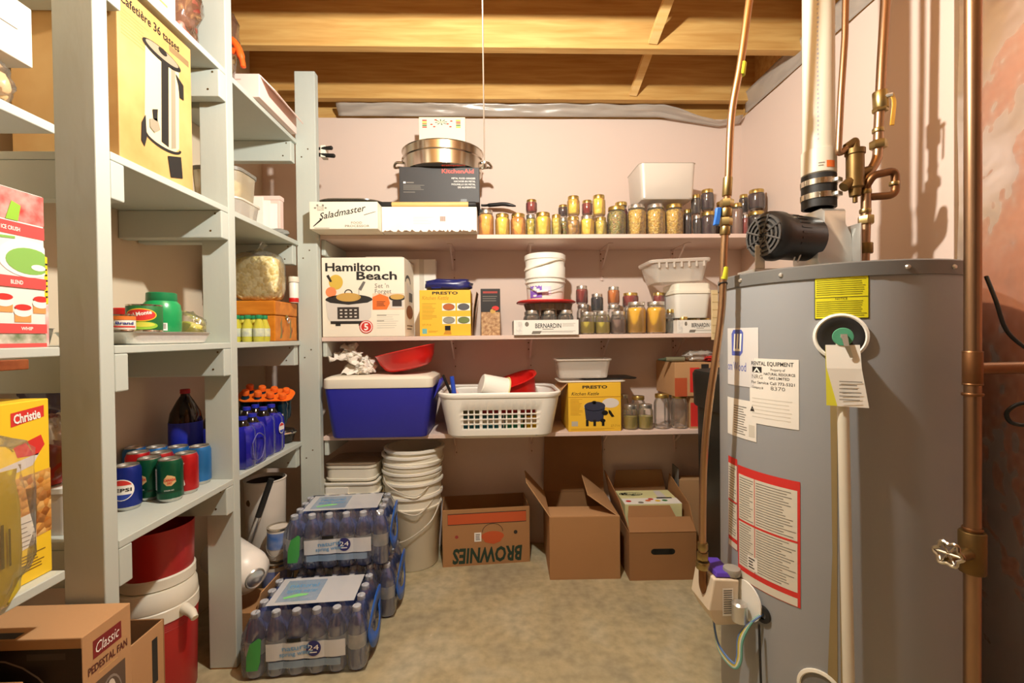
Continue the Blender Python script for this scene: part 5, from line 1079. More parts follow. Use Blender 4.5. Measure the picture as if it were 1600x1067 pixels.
# yellow kettle box with the big pot picture
Y0 = 2.105; t, w_, d_, h_ = kettle_box('yellow kettle box with one large black pot picture on the lowest shelf', xx(888, Y0, 640), xx(970.5, Y0, 640), Y0, .24, S3 + .0005, zz(930, 598, Y0), 0, True)
kz = S3 + h_; kx = t.location.x
MB().loft([[Vector((-w_ / 2 - .001, -d_ / 2, h_)), Vector((-w_ / 2 - .001, d_ / 2, h_)), Vector((-w_ / 2 - .003, d_ / 2, h_)), Vector((-w_ / 2 - .003, -d_ / 2, h_))], [Vector((-w_ / 2 - .045, -d_ / 2, h_ - .05)), Vector((-w_ / 2 - .045, d_ / 2, h_ - .05)), Vector((-w_ / 2 - .047, d_ / 2, h_ - .05)), Vector((-w_ / 2 - .047, -d_ / 2, h_ - .05))]]).build('side_flap', CARD2, t, smooth=False)
# thin lids and the clear tub on top
t = thing('flat_tray', 'pale flat plastic tray on the pot picture kettle box', 'tray', (kx - .005, 2.215, kz + .001))
rows('lid_plate', [(.30, .20, .03, 0), (.31, .21, .035, .004), (.30, .20, .03, .008)], FROST, t); MB().loft([rrect(.314, .214, .036, .002), rrect(.318, .218, .037, .004), rrect(.314, .214, .036, .0065)], False, False).build('rim', WHITE2, t)
t = thing('black_folder', 'thin black tray lying across the kettle box lids', 'tray', (kx + .085, 2.235, kz + .0105), 4)
rows('tray', [(.25, .16, .012, 0), (.26, .17, .015, .004), (.255, .165, .014, .007)], BLACK, t); box('tray_edge', -.131, -.128, -.08, .08, .001, .008, DARKCARD, t)
yc = 2.12; a, b = xx(870, yc, 575), xx(957, yc, 575); z1 = zz(915, 561, yc)
t = thing('clear_tub', 'clear plastic food tub on top of the kettle box', 'tub', ((a + b) / 2, yc + .085, kz + .019)); w_ = b - a; hh = z1 - kz - .019
MB().loft([rrect(w_ * .84, .13, .02, 0), rrect(w_ * .87, .14, .022, .004), rrect(w_ * .97, .165, .024, hh * .93)], True, False).build('tub_wall', CLEARP, t)
MB().loft([rrect(w_ * .97, .165, .024, hh * .90), rrect(w_ * 1.01, .175, .026, hh * .93), rrect(w_ * 1.01, .175, .026, hh), rrect(w_ * .96, .163, .024, hh)], False, False).build('rim', FROST, t)
# printed cartons beside the black tank
Y0 = 2.13; x0, x1 = xx(1079, Y0, 640), XR - .02
t, w_, d_, h_ = carton('fruit_carton', 'lower red printed carton beside the black tank', 'box', x0, x1, Y0, .24, S3 + .0005, zz(1090, 619, Y0), CARD2, 0)
f = fr(t, w_, d_, h_); f.rect(.0, .06, .35, .8, REDINK, 'print', 1); f.done()
zl_ = zz(1090, 619, Y0); x0 = xx(1053, Y0, 600)
t, w_, d_, h_ = carton('fruit_carton', 'upper tan carton printed with red panels beside the black tank', 'box', x0, x1, Y0 - .01, .25, zl_ + .001, zz(1095, 566, Y0), CARD2, 0)
f = fr(t, w_, d_, h_); f.rect(.0, .0, .13, .55, mat('brick_print', '#b5532f', .6), 'print', 1); f.rect(.16, .12, .26, .85, REDINK, 'panel_print', 1); f.rect(.28, .05, .36, .95, CR2, 'dark_print', 1); f.rect(.40, .12, .8, .9, mat('light_tan_print', '#d3a566', .6), 'tan_print', 1); f.lines(.45, .75, .3, .8, 4, CR2, 'fine_print', 2); f.done()
zu = zz(1095, 566, Y0)
t = thing('plastic_wrap', 'clump of clear and red plastic wrap on the tan carton', 'plastic bag', (xx(1092, 2.2, 556), 2.20, zu + .001))
blob('clear_film', .16, .10, .055, CLEARP, t, 8, .35, 4., 2.2); blob('red_film', .10, .07, .03, mat('red_film', '#b8302c', .3), t, 9, .35, 4., 2.2).location = (.05, -.05, .0)
t = thing('caulking_tube', 'green and white nozzle tool lying on the cartons', 'tool', (xx(1052, 2.14, 557), 2.16, zu + .014))
M = Matrix.Rotation(R(90), 4, 'Y'); lathe('barrel', [(0, -.03), (.012, -.03), (.012, .06), (0, .06)], mat('olive_grey', '#77745c', .5), t, 14, M); lathe('nozzle', [(0, -.065), (.004, -.065), (.009, -.03), (0, -.03)], mat('dark_green', '#3c4634', .5), t, 12, M)

# ================================================================== under the shelves
def open_box(name, label, w_, d_, h_, loc, rz, m, min_=CARDIN, t_=.004):
    t = thing(name, label, 'box', loc, rz)
    box('base', -w_ / 2, w_ / 2, -d_ / 2, d_ / 2, 0, t_, m, t)
    box('front_wall', -w_ / 2, w_ / 2, -d_ / 2, -d_ / 2 + t_, t_, h_, m, t, .001); box('back_wall', -w_ / 2, w_ / 2, d_ / 2 - t_, d_ / 2, t_, h_, min_, t, .001)
    for s in (-1, 1): box('side_wall', *(sorted((s * w_ / 2, s * (w_ / 2 - t_)))), -d_ / 2 + t_, d_ / 2 - t_, t_, h_, m, t, .001)
    return t
def flap(t, name, p, q, r_, s_, m, th=.004):
    """a card flap between four corners (hinge p-q, free edge s-r)"""
    p, q, r_, s_ = map(Vector, (p, q, r_, s_)); n = (q - p).cross(s_ - p).normalized() * th
    MB().add([p, q, r_, s_, p + n, q + n, r_ + n, s_ + n], [(0, 3, 2, 1), (4, 5, 6, 7), (0, 1, 5, 4), (1, 2, 6, 5), (2, 3, 7, 6), (3, 0, 4, 7)]).build(name, m, t, smooth=False, bevel=.001)
# upside-down brownie carton
L0, R0 = Vector((-.272, 2.165)), Vector((.147, 2.200)); ang = math.degrees(math.atan2(R0.y - L0.y, R0.x - L0.x)); w_ = (R0 - L0).length; d_ = .195; hh = .272
cx_, cy_ = (L0 + R0) / 2; nx, ny = -math.sin(R(ang)), math.cos(R(ang))
t = open_box('brownie_carton', 'open brown carton with upside-down green lettering and an orange band', w_, d_, hh, (cx_ + nx * d_ / 2, cy_ + ny * d_ / 2, 0), ang, CARD)
f = fr(t, w_, d_, hh); OB = mat('orange_band', '#c4582c', .7)
f.rect(.06, .73, .96, .93, CR2, 'band', 1); f.rect(.062, .742, .958, .918, OB, 'band', 2)
f.text('BROWNIES', .91, .30, .36, mat('dark_green_ink', '#223a2c', .7), fit=.80, bold=.035, shear=.12, rot=180)
f.rect(.36, .42, .44, .58, WHITEINK, 'sticker', 3); f.lines(.375, .425, .44, .56, 4, INK, 'sticker', 4, .1, .4)
f.ell(.57, .50, .13, .09, OB, 'basket_logo', 1); f.poly([(.44, .52), (.70, .52), (.66, .40), (.58, .36), (.48, .40)], OB, 'basket_logo', 2); f.ring(.57, .58, .12, .15, .006, CR2, 'basket_logo', 2, 0, 180)
f.ell(.835, .55, .022, .035, CR2, 'round_hole', 1); f.ell(.16, .52, .02, .03, mat('dull_red_print'), 'stamp', 1); f.done()
# tall open box with raised flaps
L0, R0 = Vector((.229, 2.03)), Vector((.545, 2.02)); w_ = .318; d_ = .34; hh = zz(900, 808, 2.025)
t = open_box('moving_box', 'plain brown moving box with four raised flaps', w_, d_, hh, (.387, 2.025 + d_ / 2, 0), -1.2, CARD)
flap(t, 'flap', (-w_ / 2, d_ / 2 - .002, hh), (w_ / 2, d_ / 2 - .002, hh), (w_ / 2 - .01, d_ / 2 + .012, hh + .30), (-w_ / 2 + .01, d_ / 2 + .012, hh + .30), CARDIN)
flap(t, 'flap', (-w_ / 2 + .002, -d_ / 2, hh), (-w_ / 2 + .002, d_ / 2, hh), (-w_ / 2 - .10, d_ / 2 - .06, hh + .13), (-w_ / 2 - .10, -d_ / 2 + .09, hh + .13), CARD2)
flap(t, 'flap', (w_ / 2 - .002, d_ / 2 - .02, hh), (w_ / 2 - .002, -d_ / 2, hh), (w_ / 2 - .135, -d_ / 2 + .05, hh + .085), (w_ / 2 - .125, d_ / 2 - .06, hh + .11), CARD2)
flap(t, 'flap', (-w_ / 2, -d_ / 2 + .002, hh), (w_ / 2, -d_ / 2 + .002, hh), (w_ / 2 - .05, -d_ / 2 + .15, hh - .012), (-w_ / 2 + .004, -d_ / 2 + .15, hh - .012), CARD2)
# box with hand hole, white appliance box inside
w_ = .302; d_ = .36; hh = zz(1035, 832, 2.0)
t = open_box('hand_hole_box', 'brown box with a hand hole and a white appliance box inside', w_, d_, hh, (.733, 2.0 + d_ / 2, 0), -1.0, mat('dark_cardboard', '#9a6e44', .8, n=.3, ns=4, col2='#8a5f38'), CARDIN)
DC = mat('dark_cardboard')
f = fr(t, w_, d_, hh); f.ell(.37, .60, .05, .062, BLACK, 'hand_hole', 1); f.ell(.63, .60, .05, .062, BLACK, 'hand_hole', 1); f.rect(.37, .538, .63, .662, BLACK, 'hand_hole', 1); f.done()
flap(t, 'flap', (-w_ / 2, -d_ / 2, hh), (w_ / 2, -d_ / 2, hh), (w_ / 2 - .005, -d_ / 2 + .06, hh + .045), (-w_ / 2 + .01, -d_ / 2 + .06, hh + .045), DC)
flap(t, 'flap', (-w_ / 2 + .01, -d_ / 2 + .062, hh + .045), (w_ / 2 - .07, -d_ / 2 + .062, hh + .045), (w_ / 2 - .09, -d_ / 2 + .085, hh + .09), (-w_ / 2 + .02, -d_ / 2 + .085, hh + .09), DC)
flap(t, 'flap', (-w_ / 2 + .002, -d_ / 2, hh), (-w_ / 2 + .002, d_ / 2, hh), (-w_ / 2 - .035, d_ / 2 - .01, hh + .18), (-w_ / 2 - .02, -d_ / 2 + .10, hh + .11), DC)
flap(t, 'flap', (w_ / 2 - .002, d_ / 2, hh), (w_ / 2 - .002, -d_ / 2, hh), (w_ / 2 + .01, -d_ / 2 + .10, hh + .09), (w_ / 2 - .0, d_ / 2 - .03, hh + .165), DC)
flap(t, 'flap', (-w_ / 2, d_ / 2, hh), (w_ / 2, d_ / 2, hh), (w_ / 2 - .03, d_ / 2 + .006, hh + .175), (-w_ / 2 + .03, d_ / 2 + .006, hh + .175), CARDIN)
t2 = thing('blender_box', 'white and lime appliance box lying inside the hand hole box', 'box', (.728, 2.20, .012), -1.0); hi = .29
box('body', -.135, .135, -.09, .10, 0, hi, mat('lime_card', '#e3dfa6', .55), t2, .002); f = tp(t2, .27, .19, hi); f.p = t2
f.fn = (lambda a, b, k: Vector((-.135 + a * .27, -.09 + b * .19, hi + k)))
f.rect(0, 0, 1, .40, WHITEINK, 'print', 1); f.ell(.24, .72, .22, .13, INK, 'logo', 1); f.ell(.24, .72, .20, .10, mat('lime_card'), 'logo', 2); f.text('Magic', .07, .66, .17, INK, fit=.34, bold=.02, shear=.2); f.text('M', .06, .66, .2, INK, 'logo', 3, bold=.02)
f.poly([(.68, .45), (.84, .45), (.82, .92), (.70, .92)], mat('steam_print'), 'picture', 2); f.rect(.64, .36, .92, .44, CR2, 'picture', 2)
for u, v, c in ((.1, .2, REDINK), (.45, .22, ORANGE), (.52, .32, REDINK), (.62, .2, YELLOW), (.75, .22, GREENINK), (.3, .1, GREYINK)): f.ell(u, v, .05, .06, c, 'fruit_picture', 3, n=12)
f.done()
t = thing('folded_carton', 'folded brown carton standing behind the hand hole box', 'box', (.985, 2.30, 0), -3)
box('body', -.07, .2, -.03, .04, 0, .36, CARD2, t, .002); box('grey_card', -.078, -.072, -.035, .05, 0, .42, mat('grey_card', '#77726a', .7), t, .001)
# nested round pails
PRF = pail_prof(.122, .138, .37)
zt0 = .0; base = (-.424, 2.245)
for k in range(6):
    zb_ = (0, .062, .112, .150, .188, .214)[k] ; H_ = .355 - .0 * k
    lab = ('lowest of the nested white round pails, standing on the floor', 'second white round pail up from the floor', 'third white round pail in the nested tower', 'fourth white round pail in the nested tower', 'fifth white round pail, just under the tilted top one', 'tilted topmost white round pail of the nested tower')[k]
    t = thing('round_pail', lab, 'pail', (base[0] + (.012 if k == 5 else .003 * (k % 2)), base[1], zb_ + (.001 if k else 0)), 40 * k, 'nested round pails', rx=0)
    pr = [(0, 0), (.116, 0), (.121, .006)] if k == 0 else [(0, .01), (.108, .01), (.111, .016)]
    r1 = .134
    if k == 0: pr += [(r1, H_ * .78)]
    else: pr += [(r1 - .012, H_ * .76), (r1 - .004, H_ * .80)]
    pr += [(r1 + .006, H_ * .80), (r1 + .008, H_ * .83), (r1 + .001, H_ * .84), (r1 + .002, H_ * .95), (r1 + .010, H_ * .96), (r1 + .010, H_), (r1 - .003, H_), (.118, H_ * .80), (.104, .022), (0, .020)]
    lathe('pail_body', pr, WHITE2, t, 40)
    lathe('rim', [(r1 + .0105, H_ * .962), (r1 + .012, H_ * .966), (r1 + .012, H_ * .994), (r1 + .0105, H_ * .998)], WHITE, t, 40)
    if k in (0, 1, 3):
        t.rotation_euler.z = 0; s = (1, -1, 1, -1)[k]
        tube('pail_handle', smoothpath([(s * (r1 + .006), -.02, H_ * .88), (s * r1 * .75, -r1 * .85, H_ * (.66 if k == 0 else .74)), (-s * r1 * .1, -r1 - .020, H_ * (.46 if k == 0 else .62)), (-s * r1 * .55, -r1 * .95, H_ * (.50 if k == 0 else .66)), (-s * (r1 + .006), -.02, H_ * .86)], 8), .0032, mat('pail_wire', '#c9c2b2', .4), t, 8)
        if k == 0:
            f = cyl_face(t, .1285, 265, 60, .14, .1); f.rect(.12, .05, .30, .2, GREYINK, 'lettering', 6); f.rect(-.25, -.3, -.05, .9, mat('grey_print', '#a9a49a', .6), 'print', 5, 4); f.done()
# nested square tubs
for k in range(4):
    zb_ = (0, .075, .125, .20)[k]; H_ = .30; lab = ('lowest square white tub, mostly behind the bottled water', 'second square white tub up, with a label recess', 'third square white tub in the stack', 'topmost square white tub with a clear lid')[k]; s = 1 if k < 3 else .90
    t = thing('square_tub', lab, 'tub', (-.703 + (.008 if k == 3 else 0), 2.245, zb_ + .001 * k), 3 - 2 * k, 'nested square tubs'); W2, D2 = .26 * s, .235 * s
    i0 = .86 if k == 0 else .80
    MB().loft([rrect(W2 * i0, D2 * i0, .03, .002 + .02 * (k > 0)), rrect(W2 * (.95 if k == 0 else .84), D2 * (.95 if k == 0 else .84), .035, H_ * .74), rrect(W2, D2, .04, H_ * .76), rrect(W2 * 1.01, D2 * 1.01, .04, H_ * .79), rrect(W2 * .975, D2 * .975, .038, H_ * .80), rrect(W2 * .985, D2 * .985, .038, H_ * .95), rrect(W2 * 1.03, D2 * 1.03, .042, H_ * .96), rrect(W2 * 1.03, D2 * 1.03, .042, H_), rrect(W2 * .96, D2 * .96, .038, H_), rrect(W2 * .87, D2 * .87, .033, H_ * .78), rrect(W2 * .74, D2 * .74, .03, .045)]).build('tub_wall', WHITE2, t, ang=30)
    if k in (1, 2): box('label_recess', -W2 * .38, W2 * .02, -D2 / 2 - .004, -D2 / 2 + .004, H_ * .83, H_ * .93, WHITE, t, .001)
    if k == 3: rows('clear_lid', [(W2 * 1.04, D2 * 1.04, .042, H_ + .0005), (W2 * 1.05, D2 * 1.05, .043, H_ + .006), (W2 * .98, D2 * .98, .04, H_ + .009)], film('tan_clear', '#d8c4ae', .55, .2, '#c4ab8e'), t)
    else: MB().loft([rrect(W2 * 1.032, D2 * 1.032, .042, H_ * .965), rrect(W2 * 1.045, D2 * 1.045, .043, H_ * .975), rrect(W2 * 1.045, D2 * 1.045, .043, H_ * .99), rrect(W2 * 1.032, D2 * 1.032, .042, H_ * .998)], False, False).build('rim', WHITE, t)

# ================================================================== bottled water
WATERB = film('water_bottle_plastic', '#b3c4ea', .34, .05, '#5d70b0', gloss=.5)
BOTTLE = MB().lathe([(0, .002), (.024, .0), (.030, .006), (.0315, .02), (.030, .045), (.0315, .055), (.0315, .125), (.030, .14), (.024, .165), (.0145, .185), (.0125, .192)], 14).mesh('bottle')
BCAP = MB().lathe([(.0135, .188), (.0140, .190), (.0140, .203), (.012, .205), (0, .205)], 12).mesh('cap')
BLAB = MB().lathe([(.0320, .075), (.0322, .078), (.0322, .118), (.0320, .121)], 14).mesh('label')
CAPM = mat('frosted_cap', '#b9bdc6', .4); LABM = mat('bottle_label', '#d9dce2', .45, n=.7, ns=30, col2='#9fb2c4'); LABB = mat('bottle_label_blue', '#a9bdd2', .45, n=.7, ns=25, col2='#e6e8ea')
for me, m in ((BOTTLE, WATERB), (BCAP, CAPM), (BLAB, LABM)): me.materials.append(m)
def water_pack(label, c, rz, z, nx=6, ny=4, p=.0645):
    t = thing('water_pack', label, 'bottled water', (c[0], c[1], z), rz, 'packs of bottled water'); W2, D2 = nx * p, ny * p
    for i in range(nx):
        for j in range(ny):
            o = link('bottle', BOTTLE, None, t); o.location = ((i - (nx - 1) / 2) * p, (j - (ny - 1) / 2) * p, 0); o.rotation_euler.z = random.uniform(0, 6)
            link('cap', BCAP, None, o)
            if i in (0, nx - 1) or j in (0, ny - 1): link('bottle_label', BLAB, None, o)
    def loop(k, zf, sc=1.):
        L = []
        for (ax, ay, bx2, by2, n) in ((-1, -1, 1, -1, nx), (1, -1, 1, 1, ny), (1, 1, -1, 1, nx), (-1, 1, -1, -1, ny)):
            for q in range(n * 6):
                u = q / (n * 6); x = (ax + (bx2 - ax) * u) * W2 / 2; y = (ay + (by2 - ay) * u) * D2 / 2
                bump = .0035 * abs(math.sin(math.pi * u * n)) * k; L.append(Vector((x * sc + (ax if ax == bx2 else 0) * (bump + .0015), y * sc + (ay if ay == by2 else 0) * (bump + .0015), zf)))
        return L
    hi = [loop(1, .010 + .006 * math.sin(3), .97), loop(1, .03), loop(1, .12), loop(.5, .15, .985), loop(.2, .19, .90), loop(0, .209, .80)]
    for q, l in enumerate(hi):
        for v in l:
            v.z += .004 * noise.noise(v * 14) * (1 if 0 < q < 5 else .2)
    MB().loft(hi, False, False).build('shrink_film', WRAP, t, ang=60)
    # print on the film: front band, top panel, badge, green leaf, side handle
    def ffn(u, v, k):
        x = (u - .5) * W2; bump = .0035 * abs(math.sin(math.pi * u * nx)) + .0024
        return Vector((x, -D2 / 2 - bump - .0008 - k, .03 + v * .11))
    f = Face(t, ffn, W2, .11); f.cut = 1 / (nx * 8); FP = film('film_print_white', '#ffffff', .25, .15, '#e3e5e8', gloss=.25); FG = mat('film_green', '#3f9a4a', .35); FN = mat('film_navy', '#25246b', .35); FB = mat('film_blue_letter', '#6f9fc8', .4)
    f.rect(.20, .30, .84, .80, FP, 'front_print', 1, 36); f.rect(.22, .05, .80, .26, film('film_print_blue', '#ffffff', .5, .15, '#8fb0d2', gloss=.25), 'front_print', 1, 36)
    f.poly([(.045, .06), (.135, .06), (.155, .3), (.165, .95), (.145, 1.0), (.08, .85), (.05, .5)], FG, 'green_leaf_print', 4)
    f.rect(.37, .82, .48, .93, BLACK, 'brand_bar', 4); f.text('natural', .33, .56, .2, FB, 'lettering', 5, fit=.22, rot=4, bold=.02); f.text('spring water', .31, .40, .17, FB, 'lettering', 5, fit=.27, rot=4, bold=.02)
    f.ell(.583, .60, .060, .23, FN, 'badge', 5); f.text('24', .54, .55, .22, WHITEINK, 'badge', 6, fit=.086, bold=.0); f.rect(.555, .47, .611, .50, WHITEINK, 'badge', 6); f.done()
    f = plane_face(t, (-W2 * .36, -D2 * .30, .2095), (1, 0, 0), (0, 1, 0), W2 * .74, D2 * .66)
    f.rect(0, 0, 1, 1, FP, 'top_print', 1); f.rect(.08, .10, .55, .9, film('film_print_blue'), 'top_print', 2); f.text('natural', .14, .62, .2, FB, 'lettering', 3, fit=.34, bold=.02); f.text('spring water', .14, .42, .2, FB, 'lettering', 3, fit=.36, bold=.02); f.poly([(.16, .2), (.40, .3), (.42, .36), (.30, .38), (.14, .26)], mat('film_lime', '#8fe08a', .4), 'green_leaf_print', 3); f.done()
    HB = mat('handle_blue', '#2163c9', .35); x_ = W2 / 2 + .006
    ring = []
    for q in range(33):
        a = 2 * math.pi * q / 32; ring.append([Vector((x_ + .010 * abs(math.sin(a)) + d * .0, math.cos(a) * r1, .11 + math.sin(a) * r2)) for d, r1, r2 in ((0, .112, .092), (0, .062, .046))])
    mb = MB(); vs = [v for r_ in ring for v in r_]; mb.add(vs, [(2 * q, 2 * q + 2, 2 * q + 3, 2 * q + 1) for q in range(32)]); mb.build('carry_handle', HB, t, solid=.0015)
    return t
water_pack('front pack of bottled water on the floor beside the middle post', (-.648, 1.615), 4, .0005)
water_pack('pack of bottled water on the floor under another pack', (-.615, 1.900), 3, .0005)
water_pack('upper pack of bottled water stacked on the rear pack', (-.640, 1.890), 5, .2115)

# ================================================================== floor of the left bays
# paint cans, white bucket, pole, lamp, box behind the water
t = thing('metal_bucket', 'white enamel bucket with a dark inside under the side shelves', 'bucket', (-1.0, 1.975, 0))
lathe('bucket_wall', [(0, 0), (.068, 0), (.07, .004), (.08, .50), (.083, .502), (.078, .505), (.068, .01), (0, .01)], mat('enamel_white', '#e4dcd0', .4, n=.2, ns=6), t, 32); lathe('dark_lining', [(.0765, .49), (.067, .012)], mat('dark_lining', '#3a2c22', .7), t, 32)
lathe('bolt', [(0, .006), (.013, .004), (.016, 0)], BRONZE, t, 12, Matrix.Translation((-.03, -.068, .42)) @ Matrix.Rotation(R(90), 4, 'X'))
def paint_can(label, x, y, z, r_, h_, c1, c2):
    t = thing('paint_can', label, 'paint can', (x, y, z)); lathe('can_body', [(0, 0), (r_ - .001, 0), (r_, .003), (r_, h_ - .006), (r_ - .001, h_ - .004), (0, h_ - .004)], mat('label_' + c1, c1, .45, n=.5, ns=30), t, 28)
    lathe('can_lid', [(0, h_ - .010), (r_ * .80, h_ - .010), (r_ * .84, h_), (r_ + .002, h_), (r_ + .002, h_ - .007)], STEEL, t, 28); lathe('base_rim', [(r_ + .0005, 0), (r_ + .002, .001), (r_ + .002, .006), (r_ + .0005, .007)], STEEL, t, 28)
    f = cyl_face(t, r_ + .0004, 268, 150, h_ * .08, h_ * .84); f.rect(.1, .35, .9, .95, mat('band_' + c2, c2, .45, n=.6, ns=14, col2='#e8e2da'), 'label_print', 1, 24); f.done()
    tube('wire_handle', smoothpath([(-r_ - .002, 0, h_ * .72), (-r_ * .8, -r_ * .75, h_ * .35), (0, -r_ - .006, h_ * .2), (r_ * .8, -r_ * .75, h_ * .35), (r_ + .002, 0, h_ * .72)], 6), .0014, CHROME, t, 6); return t
yq_ = 1.84; paint_can('white paint can with a blue splashed label on top of another can', xx(431, yq_, 815), yq_ + .025, .205 + .008, .043, .128, '#e6ded2', '#3d74c4')
paint_can('paint can with a solid blue label below the white one', xx(430, yq_, 860), yq_ + .02, .012, .058, .195, '#c9c2b4', '#2057b4')
t = thing('wood_block', 'low wooden block under the paint cans', 'block', (xx(430, yq_, 860), yq_ + .02, 0)); box('block_body', -.07, .07, -.07, .07, 0, .0115, RAWEND, t, .002); box('block_edge', -.07, .07, -.0705, -.0701, .002, .009, CARD2, t)
p0, p1 = at(424, 748, 1.845), Vector((xx(349, 1.81, 950), 1.81, .011))
t = thing('extension_pole', 'aluminium pole with a black grip leaning under the side shelves', 'pole', p1); dv = p0 - p1
tube('shaft', [Vector((0, 0, 0)), dv * .72], .0105, ALU, t, 12); tube('grip', [dv * .72, dv], .0115, BLACKR, t, 12)
# flood lamp lying on a brown box
t = thing('low_carton', 'small brown carton behind the front water pack', 'box', (-.905, 1.68, 0)); box('body', -.105, .045, -.06, .10, 0, .135, CARD, t, .002)
flap(t, 'flap', (.045, -.06, .135), (.045, .10, .135), (.055, .09, .20), (.055, -.05, .20), CARD2)
pc_ = at(399, 904, 1.625); pe = at(352, 868, 1.735)
ax_ = (pc_ - pe).normalized(); Ml = Matrix.Translation(pc_) @ ax_.to_track_quat('Z', 'Y').to_matrix().to_4x4()
t = thing('flood_lamp', 'white flood bulb lying on its side with a clear round lens', 'lamp', (0, 0, 0))
ln = (pc_ - pe).length
lathe('lamp_shell', [(.030, 0), (.036, -.002), (.072, -.035), (.078, -.06), (.074, -ln - .03), (.05, -ln - .06), (0, -ln - .06)], mat('lamp_white', '#f4efe6', .35), t, 32, Ml)
lathe('lens', [(0, .004), (.018, .003), (.029, 0), (.031, -.003)], mat('lens_glass', '#fffaf0', .3, 1.), t, 28, Ml); lathe('lens_ring', [(.029, -.001), (.033, .002), (.036, -.002), (.033, -.005)], CHROME, t, 28, Ml)
# red drink coolers
def jug(label, x, y, z, r_, h_, top=True):
    t = thing('drink_cooler', label, 'drink cooler', (x, y, z)); lathe('jug_body', [(0, 0), (r_ * .92, 0), (r_ * .95, .005), (r_, h_ * .70), (r_, h_ * .74)], mat('jug_red', '#b3201f', .38, bump=.05, bs=90), t, 36)
    if top:
        lathe('collar', [(r_, h_ * .735), (r_ * 1.03, h_ * .74), (r_ * 1.03, h_ * .84), (r_ * 1.0, h_ * .85), (0, h_ * .85)], WHITE2, t, 36); lathe('jug_lid', [(r_ * 1.01, h_ * .852), (r_ * 1.02, h_ * .86), (r_ * 1.0, h_ * .95), (r_ * .93, h_), (0, h_)], WHITE2, t, 36)
        for k in range(4): lathe('groove', [(r_ * .995, h_ * (.66 + .018 * k)), (r_ * 1.004, h_ * (.664 + .018 * k)), (r_ * .995, h_ * (.668 + .018 * k))], REDD, t, 36)
        tube('spout', [(r_, -.03, h_ * .80), (r_ + .035, -.05, h_ * .79), (r_ + .05, -.06, h_ * .76)], [.016, .013, .010], WHITE2, t, 10)
    else: lathe('base_ring', [(r_ * .93, 0), (r_ * 1.01, .002), (r_ * 1.01, .03), (r_ * .96, .034)], WHITE2, t, 36)
    return t
jug('red round drink cooler with a white lid on the floor', -1.075, 1.44, 0, .112, .352); jug('second red drink cooler standing on the lid of the first', -1.07, 1.45, .354, .098, .235, False)
# carton and pedestal fan box
t = open_box('tall_carton', 'open brown carton behind the pedestal fan box', .26, .115, .375, (-1.005, 1.147, 0), 0, CARD2, CARDIN); f = sd(t, .26, .115, .375)
f.rect(.62, .62, .78, .92, CR2, 'stamp', 1); f.rect(.08, .50, .2, .58, CR2, 'arrow_print', 1); f.rect(.35, .1, .75, .32, CR2, 'mark_print', 1); f.done()
x1 = -.815; t, w_, d_, h_ = carton('pedestal_fan_box', 'brown pedestal fan box with a dark fan photograph on its front', 'box', -1.12, x1, .905, .118, 0, .522, CARD2, 0)
f = fr(t, w_, d_, h_); f.rect(0, 0, 1, .96, mat('fan_photo_dark', '#231b18', .5), 'fan_picture', 1); f.ring(.42, .60, .50, .33, .012, mat('fan_photo_grey', '#8d8279', .5), 'fan_picture', 2); f.ell(.40, .60, .32, .22, mat('fan_photo_mid', '#3c3430', .5), 'fan_blade_picture', 2); f.rect(.66, .92, .90, .945, mat('fan_photo_mid'), 'print', 2); f.done()
f = sd(t, w_, d_, h_); f.rect(.20, .885, .78, .955, mat('maroon_print', '#7d1f22', .5), 'logo', 1); f.text('Classic', .25, .90, .06, WHITEINK, 'logo', 2, fit=.48, shear=.3); f.text('PEDESTAL FAN', .10, .835, .042, mat('maroon_ink', '#5c2a22', .6), fit=.80, bold=.02); f.lines(.3, .7, .81, .825, 1, TAN, 'fine_print', 1)
f.rect(.20, .30, .85, .79, mat('fan_panel', '#5d4a3c', .6), 'picture', 1)
f.ell(.53, .655, .25, .115, mat('fan_photo_grey'), 'picture', 2); f.ell(.53, .655, .23, .105, mat('fan_panel'), 'picture', 3)
for k in range(3): a = R(90 + 120 * k); f.ell(.53 + .09 * math.cos(a), .655 + .045 * math.sin(a), .10, .055, mat('fan_blade', '#d9cdbd', .6), 'picture', 4, n=14)
f.rect(.50, .30, .56, .56, mat('fan_blade'), 'picture', 4); f.done()
f = tp(t, w_, d_, h_); f.rect(.22, .02, .58, .18, CR2, 'hand_slot', 1); f.done()
b_ = blob('dark_cloth', .18, .14, .08, mat('dark_cloth', '#2a221c', .9), None, 12, .3, 3., 2.4); b_.location = (-1.03, .80, .46); tag(b_, 'dark cloth bundle on the box beneath the lowest side shelf', 'cloth')
t = thing('plain_carton', 'plain brown carton holding the dark cloth bundle', 'box', (-1.04, .79, 0)); box('body', -.15, .14, -.10, .09, 0, .459, CARD, t, .002); box('tape', -.15, .14, -.02, .02, .459, .4597, TAN, t)

